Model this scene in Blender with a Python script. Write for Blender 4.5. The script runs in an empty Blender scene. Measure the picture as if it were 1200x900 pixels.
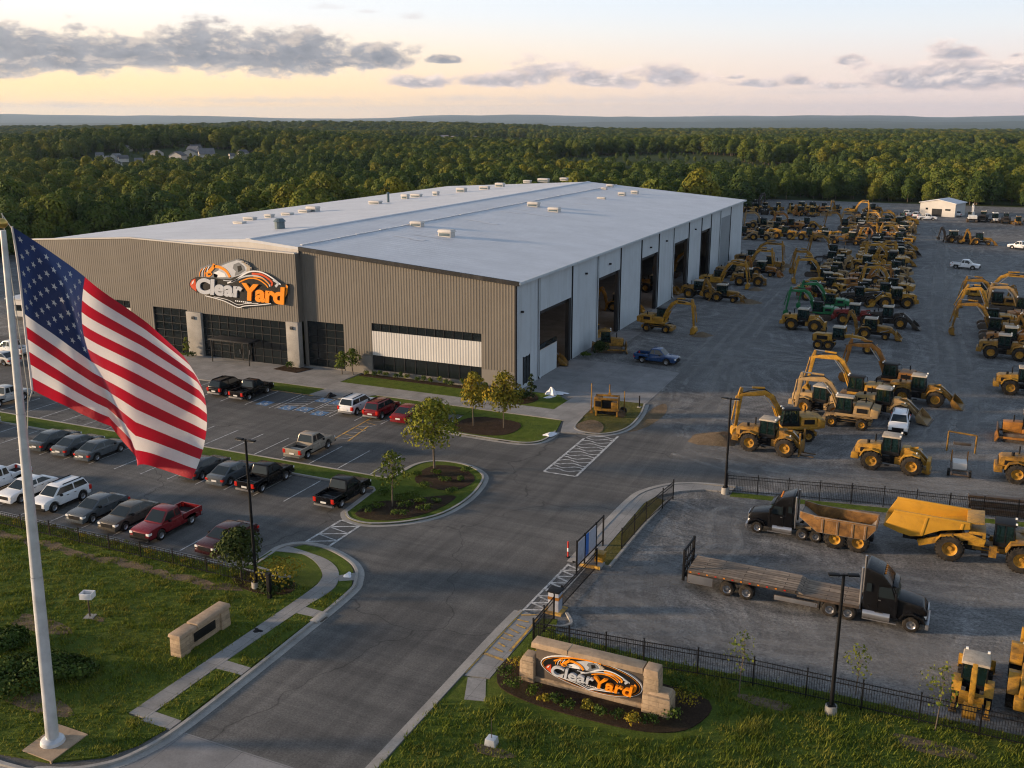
# ---------------------------------------------------------------- light settings
SUN_EL, SUN_E, SUN_ANG, EXPO, HAZE = 9.0, 5.0, 5.0, 0.70, 0.000035
SKY_MIX, SKY_GAIN, NISH_GAIN = 0.90, 9.1, 0.8
SKY_L = [(0.0, (1.04, .68, .32)), (.02, (1.0, .70, .37)), (.04, (.90, .74, .55)), (.06, (.78, .77, .76)), (.11, (.70, .75, .81)), (.22, (.40, .47, .56)), (.4, (.24, .30, .40)), (1, (.10, .145, .23))]
SKY_R = [(0.0, (.74, .56, .50)), (.03, (.72, .62, .58)), (.05, (.66, .67, .69)), (.075, (.56, .65, .75)), (.22, (.34, .42, .53)), (.4, (.21, .28, .39)), (1, (.10, .145, .23))]
import bpy, bmesh, math, random
import numpy as np
from mathutils import Matrix, Vector, noise as mnoise
from mathutils.geometry import tessellate_polygon
rnd = random.Random(7)
scn = bpy.context.scene
COL = scn.collection
R = math.radians
# ---------------------------------------------------------------- camera model (warehouse corner is the origin,
# X runs along the front facade to the yard, Y runs along the long side wall to the back)
AZ = R(24.4); PITCH = math.atan(313/1150); CAM = Vector((43.6, -97.2, 30.0))
FWD = Vector((-math.sin(AZ), math.cos(AZ), 0)); RGT = Vector((math.cos(AZ), math.sin(AZ), 0))
def ray(px, py):
    u = (px-600)/1150; v = (450-py)/1150; c, s = math.cos(PITCH), math.sin(PITCH)
    return RGT*u + FWD*(c+v*s) + Vector((0, 0, -s+v*c))
def g(px, py, z=0.0):
    d = ray(px, py); t = (z-CAM.z)/d.z
    return Vector((CAM.x+d.x*t, CAM.y+d.y*t, z))
def hit(px, py, p, n):
    d = ray(px, py); n = Vector(n); t = (Vector(p)-CAM).dot(n)/d.dot(n)
    return CAM + d*t
# ---------------------------------------------------------------- materials
MAT = {}
def newmat(name):
    m = bpy.data.materials.new(name); m.use_nodes = True; MAT[name] = m
    nt = m.node_tree; b = nt.nodes['Principled BSDF']
    return m, nt, b
def N(nt, t, **kw):
    n = nt.nodes.new(t)
    for k, v in kw.items(): setattr(n, k, v)
    return n
def rgb(c): return (c[0], c[1], c[2], 1)
def ramp(nt, fac, stops):
    r = N(nt, 'ShaderNodeValToRGB'); el = r.color_ramp.elements
    while len(el) < len(stops): el.new(0.5)
    for e, (p, c) in zip(el, stops):
        e.position = p; e.color = rgb(c) if not isinstance(c, float) else (c, c, c, 1)
    nt.links.new(fac, r.inputs[0]); return r.outputs[0]
def coords(nt, kind='pos', scale=(1, 1, 1), rot=0):
    if kind == 'pos':
        o = N(nt, 'ShaderNodeNewGeometry').outputs['Position']
    else:
        o = N(nt, 'ShaderNodeTexCoord').outputs['Object']
    mp = N(nt, 'ShaderNodeMapping'); mp.inputs['Scale'].default_value = scale; mp.inputs['Rotation'].default_value = (0, 0, rot)
    nt.links.new(o, mp.inputs[0]); return mp.outputs[0]
def ntex(nt, vec, scale, detail=5, rough=0.55, dist=0.0):
    n = N(nt, 'ShaderNodeTexNoise'); n.inputs['Scale'].default_value = scale; n.inputs['Detail'].default_value = detail
    n.inputs['Roughness'].default_value = rough; n.inputs['Distortion'].default_value = dist
    nt.links.new(vec, n.inputs['Vector']); return n.outputs['Fac']
def mix(nt, fac, a, b, mode='MIX'):
    m = N(nt, 'ShaderNodeMix', data_type='RGBA', blend_type=mode)
    for s, v in ((m.inputs[0], fac), (m.inputs[6], a), (m.inputs[7], b)):
        if hasattr(v, 'is_linked') or isinstance(v, bpy.types.NodeSocket): nt.links.new(v, s)
        elif isinstance(v, (int, float)): s.default_value = v
        else: s.default_value = rgb(v)
    return m.outputs[2]
def math_(nt, op, a, b=0.0):
    m = N(nt, 'ShaderNodeMath', operation=op)
    for s, v in ((m.inputs[0], a), (m.inputs[1], b)):
        if isinstance(v, bpy.types.NodeSocket): nt.links.new(v, s)
        else: s.default_value = v
    return m.outputs[0]
def bump(nt, b, h, strength=0.3, dist=0.05):
    k = N(nt, 'ShaderNodeBump'); k.inputs['Strength'].default_value = strength; k.inputs['Distance'].default_value = dist
    nt.links.new(h, k.inputs['Height']); nt.links.new(k.outputs[0], b.inputs['Normal'])
def simple(name, c, rough=0.6, metal=0.0, var=0.15, scale=3.0, dirt=None, dirtamt=0.4, coat=0.0, space='obj', spec=0.25, orand=0.0):
    m, nt, b = newmat(name)
    v = coords(nt, space)
    f = ntex(nt, v, scale, 6, 0.6)
    lo = [x*(1-var) for x in c]; hi = [min(1, x*(1+var)) for x in c]
    col = ramp(nt, f, [(0.3, lo), (0.7, hi)])
    if dirt:
        f2 = ntex(nt, v, scale*0.6, 8, 0.7, 1.0); f3 = ntex(nt, v, scale*3.1, 8, 0.75, 0.6)
        col = mix(nt, math_(nt, 'MULTIPLY', ramp(nt, f2, [(0.42, 0.0), (0.68, 1.0)]), dirtamt), col, dirt)
        col = mix(nt, math_(nt, 'MULTIPLY', ramp(nt, f3, [(0.5, 0.0), (0.66, 1.0)]), dirtamt*0.7), col, [x*0.6 for x in dirt])
    if orand:
        oi = N(nt, 'ShaderNodeObjectInfo').outputs['Random']
        col = mix(nt, 1.0, col, ramp(nt, oi, [(0, 1-orand), (1, 1.0)]), 'MULTIPLY')
    nt.links.new(col, b.inputs['Base Color'])
    rr = N(nt, 'ShaderNodeMapRange'); rr.inputs[3].default_value = max(0.05, rough-0.1); rr.inputs[4].default_value = min(1, rough+0.12)
    nt.links.new(f, rr.inputs[0]); nt.links.new(rr.outputs[0], b.inputs['Roughness'])
    b.inputs['Metallic'].default_value = metal; b.inputs['Coat Weight'].default_value = coat
    b.inputs['Specular IOR Level'].default_value = spec
    return m
DIRT = (0.055, 0.038, 0.024)
simple('paint', (0.37, 0.19, 0.024), 0.5, 0, 0.25, 1.6, DIRT, 0.95, orand=0.35)
simple('paint_dusty', (0.34, 0.215, 0.08), 0.6, 0, 0.2, 1.2, (0.18, 0.14, 0.10), 0.8)
simple('paint_clean', (0.46, 0.24, 0.026), 0.45, 0, 0.18, 1.2, DIRT, 0.75)
simple('paint_rust', (0.27, 0.135, 0.04), 0.7, 0, 0.35, 1.4, (0.09, 0.045, 0.02), 0.85)
simple('dump_dust', (0.24, 0.21, 0.18), 0.9, 0, 0.25, 1.2)
simple('paint_bed', (0.47, 0.245, 0.026), 0.5, 0, 0.08, 0.5, DIRT, 0.22)
simple('paint_orange', (0.33, 0.135, 0.022), 0.5, 0, 0.2, 1.3, DIRT, 0.6)
simple('paint_green', (0.012, 0.16, 0.055), 0.4, 0, 0.2, 1.3, DIRT, 0.3)
simple('paint_red', (0.18, 0.015, 0.012), 0.45, 0, 0.2, 1.3, DIRT, 0.4)
simple('paint_dark', (0.030, 0.027, 0.024), 0.5, 0, 0.3, 1.3, DIRT, 0.6)
simple('paint_white', (0.72, 0.72, 0.70), 0.4, 0, 0.1, 1.3, DIRT, 0.3)
simple('black', (0.009, 0.009, 0.010), 0.55, 0, 0.3, 2, spec=.15)
simple('tyre', (0.014, 0.0135, 0.013), 0.9, 0, 0.4, 3, (0.085, 0.072, 0.058), 0.55, spec=.1)
simple('rim', (0.46, 0.235, 0.025), 0.5, 0, 0.3, 2, DIRT, 0.6)
simple('chrome', (0.38, 0.38, 0.39), 0.3, 0.8, 0.1, 1.5)
simple('steel', (0.11, 0.095, 0.08), 0.55, 0.5, 0.35, 2, (0.12, 0.06, 0.03), 0.6)
simple('cabroof', (0.42, 0.36, 0.28), 0.6, 0, 0.15, 2, DIRT, 0.4)
simple('redlight', (0.45, 0.02, 0.012), 0.25, 0, 0.1, 3)
simple('amber', (0.6, 0.2, 0.02), 0.3, 0, 0.1, 3)
simple('lamp_glass', (0.75, 0.75, 0.72), 0.15, 0, 0.1, 3)
simple('plate', (0.6, 0.6, 0.58), 0.5, 0, 0.1, 3)
def glassmat(name, c, rough=0.04, see=0.0):
    m, nt, b = newmat(name); b.inputs['Base Color'].default_value = rgb(c); b.inputs['Roughness'].default_value = rough
    b.inputs['Specular IOR Level'].default_value = 0.4
    v = coords(nt, 'obj'); bump(nt, b, ntex(nt, v, 0.7, 2), 0.05, 0.05)
    if see:
        tr = N(nt, 'ShaderNodeBsdfTransparent'); tr.inputs[0].default_value = (.55, .72, .68, 1); mx = N(nt, 'ShaderNodeMixShader'); mx.inputs[0].default_value = see
        nt.links.new(b.outputs[0], mx.inputs[1]); nt.links.new(tr.outputs[0], mx.inputs[2]); nt.links.new(mx.outputs[0], nt.nodes['Material Output'].inputs[0])
    return m
glassmat('glass', (0.014, 0.020, 0.023)); glassmat('glass_green', (0.010, 0.026, 0.026), 0.04, 0.5); glassmat('window_glass', (0.010, 0.014, 0.016), 0.05)
simple('rod', (0.28, 0.28, 0.28), 0.4, 0.6, 0.1, 2)
for nm, c in dict(white=(0.72, 0.73, 0.74), black=(0.006, 0.006, 0.007), charcoal=(0.045, 0.05, 0.055), grey=(0.085, 0.097, 0.107), darkgrey=(0.06, 0.07, 0.075),
                  red=(0.17, 0.008, 0.012), maroon=(0.045, 0.010, 0.012), beige=(0.30, 0.26, 0.21), blue=(0.012, 0.05, 0.15), silver=(0.42, 0.42, 0.41),
                  bronze=(0.085, 0.075, 0.06)).items():
    simple('car_'+nm, c, 0.25, 0.1 if nm not in ('white', 'black') else 0, 0.06, 0.8, (0.12, 0.11, 0.10), 0.12 if nm != 'black' else .02, coat=0.3 if nm != 'black' else .12, spec=.25 if nm != 'black' else .15)
# ---------------------------------------------------------------- mesh builder
class MB:
    def __init__(s): s.v = []; s.f = []; s.m = []; s.M = Matrix()
    def add(s, vs, fs, m='paint', M=None):
        T = s.M @ M if M is not None else s.M; o = len(s.v)
        s.v += [tuple(T @ Vector(p)) for p in vs]
        for f in fs: s.f.append([i+o for i in f]); s.m.append(m)
        return s
    def box(s, x0, x1, y0, y1, z0, z1, m='paint', M=None, tx=0, ty=0):
        vs = [(x0, y0, z0), (x1, y0, z0), (x1, y1, z0), (x0, y1, z0), (x0+tx, y0+ty, z1), (x1-tx, y0+ty, z1), (x1-tx, y1-ty, z1), (x0+tx, y1-ty, z1)]
        return s.add(vs, [(3, 2, 1, 0), (4, 5, 6, 7), (0, 1, 5, 4), (1, 2, 6, 5), (2, 3, 7, 6), (3, 0, 4, 7)], m, M)
    def prism(s, pts, y0, y1, m='paint', M=None, wf=None):
        """polygon in XZ extruded along Y; wf(x,z) scales half width"""
        a = sum(pts[i][0]*pts[(i+1) % len(pts)][1]-pts[(i+1) % len(pts)][0]*pts[i][1] for i in range(len(pts)))
        if a < 0: pts = pts[::-1]
        n = len(pts); c = (y0+y1)/2; k = wf or (lambda x, z: 1)
        vs = [(x, c+(y0-c)*k(x, z), z) for x, z in pts]+[(x, c+(y1-c)*k(x, z), z) for x, z in pts]
        return s.add(vs, [tuple(range(n)), tuple(range(2*n-1, n-1, -1))]+[(i, i+n, (i+1) % n+n, (i+1) % n) for i in range(n)], m, M)
    def slab(s, pts, z0, z1, m, M=None):
        """polygon in XY extruded along Z"""
        a = sum(pts[i][0]*pts[(i+1) % len(pts)][1]-pts[(i+1) % len(pts)][0]*pts[i][1] for i in range(len(pts)))
        if a < 0: pts = pts[::-1]
        n = len(pts); vs = [(p[0], p[1], z1) for p in pts]+[(p[0], p[1], z0) for p in pts]
        tri = tessellate_polygon([[Vector((p[0], p[1], 0)) for p in pts]])
        fs = []
        for t in tri:
            A, B, C = (Vector((pts[i][0], pts[i][1])) for i in t)
            cr = (B-A).cross(C-A)
            fs.append(tuple(t) if cr > 0 else tuple(t)[::-1])
        fs += [(i, i+n, (i+1) % n+n, (i+1) % n) for i in range(n)]
        return s.add(vs, fs, m, M)
    def cyl(s, p0, p1, r0, r1=None, n=10, m='paint', M=None, caps=True):
        r1 = r0 if r1 is None else r1
        p0, p1 = Vector(p0), Vector(p1); d = (p1-p0).normalized()
        a = d.orthogonal().normalized(); b = d.cross(a)
        vs = []
        for p, r in ((p0, r0), (p1, r1)):
            for i in range(n):
                t = 2*math.pi*i/n; vs.append(p+a*(r*math.cos(t))+b*(r*math.sin(t)))
        fs = [(i, (i+1) % n, (i+1) % n+n, i+n) for i in range(n)]
        if caps: fs += [tuple(range(n-1, -1, -1)), tuple(range(n, 2*n))]
        return s.add(vs, fs, m, M)
    def tube(s, pts, r, n=8, m='paint', M=None):
        for a, b in zip(pts[:-1], pts[1:]): s.cyl(a, b, r, r, n, m, M)
        return s
    def lathe(s, prof, n=20, m='paint', M=None, axis='y'):
        """prof: (r, h) list around the axis"""
        vs = []; k = len(prof)
        for i in range(n):
            t = 2*math.pi*i/n
            for r, h in prof:
                vs.append((r*math.cos(t), h, r*math.sin(t)) if axis == 'y' else (r*math.cos(t), r*math.sin(t), h))
        fs = []
        for i in range(n):
            j = (i+1) % n
            for q in range(k-1): fs.append((i*k+q, j*k+q, j*k+q+1, i*k+q+1) if axis == 'z' else (i*k+q, i*k+q+1, j*k+q+1, j*k+q))
        return s.add(vs, fs, m, M)
    def beam(s, p0, p1, w0, w1, y0, y1, m='paint', M=None):
        d = Vector((p1[0]-p0[0], p1[1]-p0[1])).normalized(); q = Vector((-d.y, d.x))
        pts = [(p0[0]+q.x*w0/2, p0[1]+q.y*w0/2), (p0[0]-q.x*w0/2, p0[1]-q.y*w0/2), (p1[0]-q.x*w1/2, p1[1]-q.y*w1/2), (p1[0]+q.x*w1/2, p1[1]+q.y*w1/2)]
        return s.prism(pts, y0, y1, m, M)
    def spine(s, pts, y0, y1, m='paint', M=None):
        """thick bent arm in XZ: (x, z, width) list"""
        L, Rr = [], []
        for i, (x, z, w) in enumerate(pts):
            a = pts[max(0, i-1)]; b = pts[min(len(pts)-1, i+1)]
            d = Vector((b[0]-a[0], b[1]-a[1])).normalized()
            L.append((x-d.y*w/2, z+d.x*w/2)); Rr.append((x+d.y*w/2, z-d.x*w/2))
        return s.prism(L+Rr[::-1], y0, y1, m, M)
    def mesh(s, name, bevel=0, smooth=False, seg=2):
        keys = list(dict.fromkeys(s.m)) or ['paint']
        me = bpy.data.meshes.new(name); me.from_pydata(s.v, [], s.f)
        for k in keys: me.materials.append(MAT[k])
        ix = {k: i for i, k in enumerate(keys)}
        me.polygons.foreach_set('material_index', [ix[k] for k in s.m])
        bm = bmesh.new(); bm.from_mesh(me); bmesh.ops.recalc_face_normals(bm, faces=bm.faces)
        if bevel:
            ed = [e for e in bm.edges if len(e.link_faces) == 2 and e.calc_face_angle(0) > 0.45]
            try: bmesh.ops.bevel(bm, geom=ed, offset=bevel, segments=seg, profile=0.6, affect='EDGES', clamp_overlap=True)
            except Exception: pass
        bm.to_mesh(me); bm.free()
        if smooth or bevel:
            me.polygons.foreach_set('use_smooth', [True]*len(me.polygons))
            try: me.set_sharp_from_angle(angle=R(38))
            except Exception: pass
        me.update(); return me
    def build(s, name, parent=None, bevel=0, smooth=False, kind=None):
        o = bpy.data.objects.new(name, s.mesh(name, bevel, smooth)); COL.objects.link(o)
        if parent: o.parent = parent
        if kind: o['kind'] = kind
        return o
    def merge(s, other):
        o = len(s.v); s.v += other.v
        for f, m in zip(other.f, other.m): s.f.append([i+o for i in f]); s.m.append(m)
def tag(o, label, cat, group=None):
    o['label'] = label; o['category'] = cat
    if group: o['group'] = group
    return o
def thing(name, label, cat, loc=(0, 0, 0), rz=0.0, group=None):
    o = bpy.data.objects.new(name, None); COL.objects.link(o); o.location = loc; o.rotation_euler = (0, 0, rz); o.empty_display_size = 0.3
    return tag(o, label, cat, group)
def recolor(o, swaps):
    if o.type == 'MESH':
        for sl in o.material_slots:
            if sl.material and sl.material.name in swaps:
                nm = swaps[sl.material.name]; sl.link = 'OBJECT'; sl.material = MAT[nm]
KIDS = {}
def kids(o):
    if o.name not in KIDS: KIDS[o.name] = [c for c in bpy.data.objects if c.parent == o]
    return KIDS[o.name]
def dup(root, loc, rz, label, group=None, swaps=None, scale=1.0):
    r = root.copy(); COL.objects.link(r); r.location = loc; r.rotation_euler = (0, 0, rz); r.scale = (scale,)*3
    r['label'] = label
    if group: r['group'] = group
    elif 'group' in r: del r['group']
    if swaps: recolor(r, swaps)
    for ch in kids(root):
        c = ch.copy(); COL.objects.link(c); c.parent = r
        if swaps: recolor(c, swaps)
        for q in kids(ch):
            d = q.copy(); COL.objects.link(d); d.parent = c
            if swaps: recolor(d, swaps)
    return r
class Kit:
    """collects the parts of one thing; makes it as parts under an Empty, or (far copies) as one joined mesh"""
    def __init__(s): s.parts = []
    def part(s, name, parent=None, bevel=0, smooth=False):
        mb = MB(); s.parts.append((name, parent, mb, bevel, smooth)); return mb
    def wheel(s, x, y, r, w, rimkey='rim', lugs=0, z=None):
        z = r if z is None else z; sg = 1 if y > 0 else -1
        M = Matrix.Translation((x, y, z))
        t = s.part('wheel', None, 0, True)
        t.lathe([(r*0.55, -w/2), (r*0.86, -w/2), (r*0.97, -w*0.42), (r, -w*0.3), (r, w*0.3), (r*0.97, w*0.42), (r*0.86, w/2), (r*0.55, w/2)], 22, 'tyre', M)
        if lugs:
            for i in range(lugs):
                a = 2*math.pi*i/lugs
                for sd in (-1, 1):
                    L = M @ Matrix.Rotation(-a-(0.5*math.pi/lugs if sd > 0 else 0), 4, 'Y') @ Matrix.Translation((r, sd*w*0.25, 0)) @ Matrix.Rotation(sd*0.4, 4, 'X')
                    t.box(-0.03, 0.045, -w*0.24, w*0.24, -r*0.05, r*0.05, 'tyre', L)
        q = s.part('rim', t, 0, True)
        rr = r*0.56
        q.lathe([(0.001, sg*w*0.30), (rr*0.28, sg*w*0.30), (rr*0.32, sg*w*0.12), (rr*0.75, sg*w*0.14), (rr*0.9, sg*w*0.40), (rr, sg*w*0.46), (rr, -sg*w*0.4), (0.001, -sg*w*0.4)], 18, rimkey, M)
        return t
    def make(s, name, label, cat, loc=(0, 0, 0), rz=0, group=None):
        root = thing(name, label, cat, loc, rz, group); made = {}
        for nm, par, mb, bv, sm in s.parts:
            made[id(mb)] = mb.build(nm, made[id(par)] if par is not None else root, bv, sm)
        return root
    def joined(s, name, label, cat, loc=(0, 0, 0), rz=0, group=None):
        a = MB()
        for _, _, mb, _, _ in s.parts: a.merge(mb)
        o = a.build(name); o.location = loc; o.rotation_euler = (0, 0, rz)
        return tag(o, label, cat, group)
# ---------------------------------------------------------------- ground materials
def asphalt():
    m, nt, b = newmat('asphalt'); v = coords(nt)
    big = ntex(nt, v, 0.07, 5, 0.6, 0.6); fine = ntex(nt, v, 9, 8, 0.75)
    st = ntex(nt, coords(nt, 'pos', (0.9, 0.05, 1)), 1.0, 5, 0.6, 0.8)
    st2 = ntex(nt, coords(nt, 'pos', (0.06, 0.8, 1), 0.3), 1.0, 5, 0.6, 1.5)
    c = ramp(nt, big, [(0.28, (0.066, 0.066, 0.065)), (0.5, (0.094, 0.092, 0.088)), (0.75, (0.13, 0.125, 0.117))])
    c = mix(nt, 0.55, c, ramp(nt, st, [(0.35, (0.4, 0.4, 0.4)), (0.65, (0.72, 0.71, 0.70))]), 'OVERLAY')
    c = mix(nt, 0.5, c, ramp(nt, st2, [(0.35, (0.38, 0.38, 0.38)), (0.7, (0.74, 0.73, 0.71))]), 'OVERLAY')
    c = mix(nt, 0.6, c, ramp(nt, fine, [(0.36, (0.25, 0.25, 0.25)), (0.64, (0.78, 0.78, 0.78))]), 'OVERLAY')
    # sealed cracks
    vo = N(nt, 'ShaderNodeTexVoronoi', feature='DISTANCE_TO_EDGE'); vo.inputs['Scale'].default_value = 0.055
    dv = N(nt, 'ShaderNodeVectorMath', operation='ADD'); nz = N(nt, 'ShaderNodeTexNoise'); nz.inputs['Scale'].default_value = 0.4
    nt.links.new(v, nz.inputs['Vector']); sc = N(nt, 'ShaderNodeVectorMath', operation='SCALE'); sc.inputs['Scale'].default_value = 3.0
    nt.links.new(nz.outputs['Color'], sc.inputs[0]); nt.links.new(v, dv.inputs[0]); nt.links.new(sc.outputs[0], dv.inputs[1]); nt.links.new(dv.outputs[0], vo.inputs['Vector'])
    cr = ramp(nt, vo.outputs[0], [(0.0, 0.55), (0.004, 0.0)])
    c = mix(nt, cr, c, (0.018, 0.018, 0.018))
    nt.links.new(c, b.inputs['Base Color']); b.inputs['Roughness'].default_value = 0.88; b.inputs['Specular IOR Level'].default_value = 0.15
    bump(nt, b, fine, 0.25, 0.02)
asphalt()
def gravel():
    m, nt, b = newmat('gravel'); v = coords(nt)
    w = N(nt, 'ShaderNodeTexNoise'); w.inputs['Scale'].default_value = 0.035; w.inputs['Detail'].default_value = 2
    nt.links.new(v, w.inputs['Vector']); sc = N(nt, 'ShaderNodeVectorMath', operation='SCALE'); sc.inputs['Scale'].default_value = 26
    nt.links.new(w.outputs['Color'], sc.inputs[0]); ad = N(nt, 'ShaderNodeVectorMath', operation='ADD'); nt.links.new(v, ad.inputs[0]); nt.links.new(sc.outputs[0], ad.inputs[1])
    mp = N(nt, 'ShaderNodeMapping'); mp.inputs['Scale'].default_value = (0.7, 0.05, 1); mp.inputs['Rotation'].default_value = (0, 0, 0.5); nt.links.new(ad.outputs[0], mp.inputs[0])
    mp2 = N(nt, 'ShaderNodeMapping'); mp2.inputs['Scale'].default_value = (0.045, 0.75, 1); mp2.inputs['Rotation'].default_value = (0, 0, 0.1); nt.links.new(ad.outputs[0], mp2.inputs[0])
    s1 = ntex(nt, mp.outputs[0], 1.0, 8, 0.72, 0.35); s2 = ntex(nt, mp2.outputs[0], 1.0, 8, 0.72, 0.35)
    big = ntex(nt, v, 0.03, 4, 0.6, 0.5); fine = ntex(nt, v, 5, 8, 0.8); mid = ntex(nt, v, 0.6, 7, 0.7)
    c = ramp(nt, big, [(0.3, (0.090, 0.088, 0.086)), (0.55, (0.14, 0.137, 0.131)), (0.75, (0.205, 0.198, 0.184))])
    c = mix(nt, ramp(nt, s1, [(0.47, 0.0), (0.70, 0.7)]), c, (0.29, 0.285, 0.275))
    c = mix(nt, ramp(nt, s2, [(0.49, 0.0), (0.70, 0.6)]), c, (0.30, 0.294, 0.28))
    c = mix(nt, ramp(nt, s2, [(0.26, 0.6), (0.48, 0.0)]), c, (0.052, 0.054, 0.058))
    c = mix(nt, ramp(nt, mid, [(0.52, 0.0), (0.75, 0.3)]), c, (0.14, 0.125, 0.105))
    c = mix(nt, 0.8, c, ramp(nt, fine, [(0.36, (0.16, 0.16, 0.16)), (0.64, (0.84, 0.84, 0.84))]), 'OVERLAY')
    nt.links.new(c, b.inputs['Base Color']); b.inputs['Roughness'].default_value = 0.95; b.inputs['Specular IOR Level'].default_value = 0.1
    bump(nt, b, math_(nt, 'ADD', fine, math_(nt, 'MULTIPLY', s1, 1.5)), 0.6, 0.06)
gravel()
def lawn(name, a, bcol, d, dry=0.5):
    m, nt, b = newmat(name); v = coords(nt)
    big = ntex(nt, v, 0.16, 5, 0.65, 0.5); mid = ntex(nt, v, 1.3, 6, 0.7); fine = ntex(nt, v, 9, 8, 0.8)
    c = ramp(nt, mid, [(0.3, a), (0.7, bcol)])
    c = mix(nt, ramp(nt, big, [(0.52, 0.0), (0.75, dry)]), c, d)
    c = mix(nt, 0.8, c, ramp(nt, fine, [(0.3, (0.15, 0.15, 0.15)), (0.7, (0.85, 0.85, 0.85))]), 'OVERLAY')
    nt.links.new(c, b.inputs['Base Color']); b.inputs['Roughness'].default_value = 0.95; b.inputs['Specular IOR Level'].default_value = 0.08
    bump(nt, b, math_(nt, 'ADD', fine, mid), 0.9, 0.12)
lawn('lawn', (0.050, 0.080, 0.012), (0.105, 0.140, 0.022), (0.14, 0.125, 0.035), 0.4)
lawn('lawn_dry', (0.060, 0.066, 0.018), (0.12, 0.108, 0.03), (0.15, 0.11, 0.05), 0.6)
lawn('terrain', (0.028, 0.045, 0.014), (0.055, 0.070, 0.022), (0.075, 0.07, 0.032), 0.6)
lawn('mulch', (0.030, 0.020, 0.014), (0.055, 0.036, 0.024), (0.05, 0.05, 0.02), 0.4)
lawn('bare_soil', (0.12, 0.088, 0.055), (0.20, 0.15, 0.10), (0.09, 0.08, 0.035), 0.5)
def concrete(name, c, joint=1.6):
    m, nt, b = newmat(name); v = coords(nt)
    f = ntex(nt, v, 0.5, 7, 0.65); fine = ntex(nt, v, 8, 6, 0.7)
    col = ramp(nt, f, [(0.3, [x*0.72 for x in c]), (0.7, [x*1.15 for x in c])])
    col = mix(nt, 0.3, col, ramp(nt, fine, [(0.3, (0.3, 0.3, 0.3)), (0.7, (0.7, 0.7, 0.7))]), 'OVERLAY')
    if joint:
        br = N(nt, 'ShaderNodeTexBrick'); br.offset = 0; br.inputs['Scale'].default_value = 1.0; br.inputs['Mortar Size'].default_value = 0.012
        br.inputs['Brick Width'].default_value = joint; br.inputs['Row Height'].default_value = joint; br.inputs['Mortar Smooth'].default_value = 0.1
        br.inputs['Color1'].default_value = (1, 1, 1, 1); br.inputs['Color2'].default_value = (0.86, 0.86, 0.86, 1); br.inputs['Mortar'].default_value = (0.42, 0.42, 0.42, 1)
        nt.links.new(v, br.inputs['Vector']); col = mix(nt, 1.0, col, br.outputs['Color'], 'MULTIPLY')
    nt.links.new(col, b.inputs['Base Color']); b.inputs['Roughness'].default_value = 0.85
    bump(nt, b, fine, 0.15, 0.02)
concrete('concrete', (0.27, 0.26, 0.245)); concrete('concrete_kerb', (0.30, 0.285, 0.26), 0); concrete('concrete_apron', (0.22, 0.215, 0.21), 3.6)
def linepaint(name, c):
    m, nt, b = newmat(name); v = coords(nt)
    f = ntex(nt, v, 2.5, 8, 0.75)
    col = mix(nt, ramp(nt, f, [(0.42, 0.75), (0.62, 0.0)]), c, (0.10, 0.10, 0.10))
    nt.links.new(col, b.inputs['Base Color']); b.inputs['Roughness'].default_value = 0.7
linepaint('line_white', (0.62, 0.62, 0.60)); linepaint('line_yellow', (0.70, 0.38, 0.03)); linepaint('line_blue', (0.06, 0.22, 0.45))
# ---------------------------------------------------------------- outline helpers
def smooth(pts, n=5, closed=False):
    out = []; k = len(pts)
    rng = range(k if closed else k-1)
    for i in rng:
        P = [Vector((*pts[(i+d) % k if closed else min(max(i+d, 0), k-1)][:2], 0)) for d in (-1, 0, 1, 2)]
        for j in range(n):
            t = j/n
            q = 0.5*((2*P[1])+(-P[0]+P[2])*t+(2*P[0]-5*P[1]+4*P[2]-P[3])*t*t+(-P[0]+3*P[1]-3*P[2]+P[3])*t**3)
            out.append((q.x, q.y))
    if not closed: out.append(tuple(pts[-1][:2]))
    return out
def offset(pts, d, closed=False):
    out = []; k = len(pts)
    for i in range(k):
        a = pts[(i-1) % k] if closed or i > 0 else pts[i]; b = pts[(i+1) % k] if closed or i < k-1 else pts[i]
        t = Vector((b[0]-a[0], b[1]-a[1])).normalized()
        out.append((pts[i][0]-t.y*d, pts[i][1]+t.x*d))
    return out
def ribbon(mb, pts, d0, d1, z0, z1, m, closed=False):
    A = offset(pts, d0, closed); B = offset(pts, d1, closed); n = len(pts)
    vs = [(x, y, z1) for x, y in A]+[(x, y, z1) for x, y in B]+[(x, y, z0) for x, y in A]+[(x, y, z0) for x, y in B]
    fs = []
    for i in range(n if closed else n-1):
        j = (i+1) % n
        fs += [(i, j, n+j, n+i), (i, 2*n+i, 2*n+j, j), (n+i, n+j, 3*n+j, 3*n+i)]
    mb.add(vs, fs, m)
def struct(name, mb, bevel=0): return mb.build(name, None, bevel, kind='structure')
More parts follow.
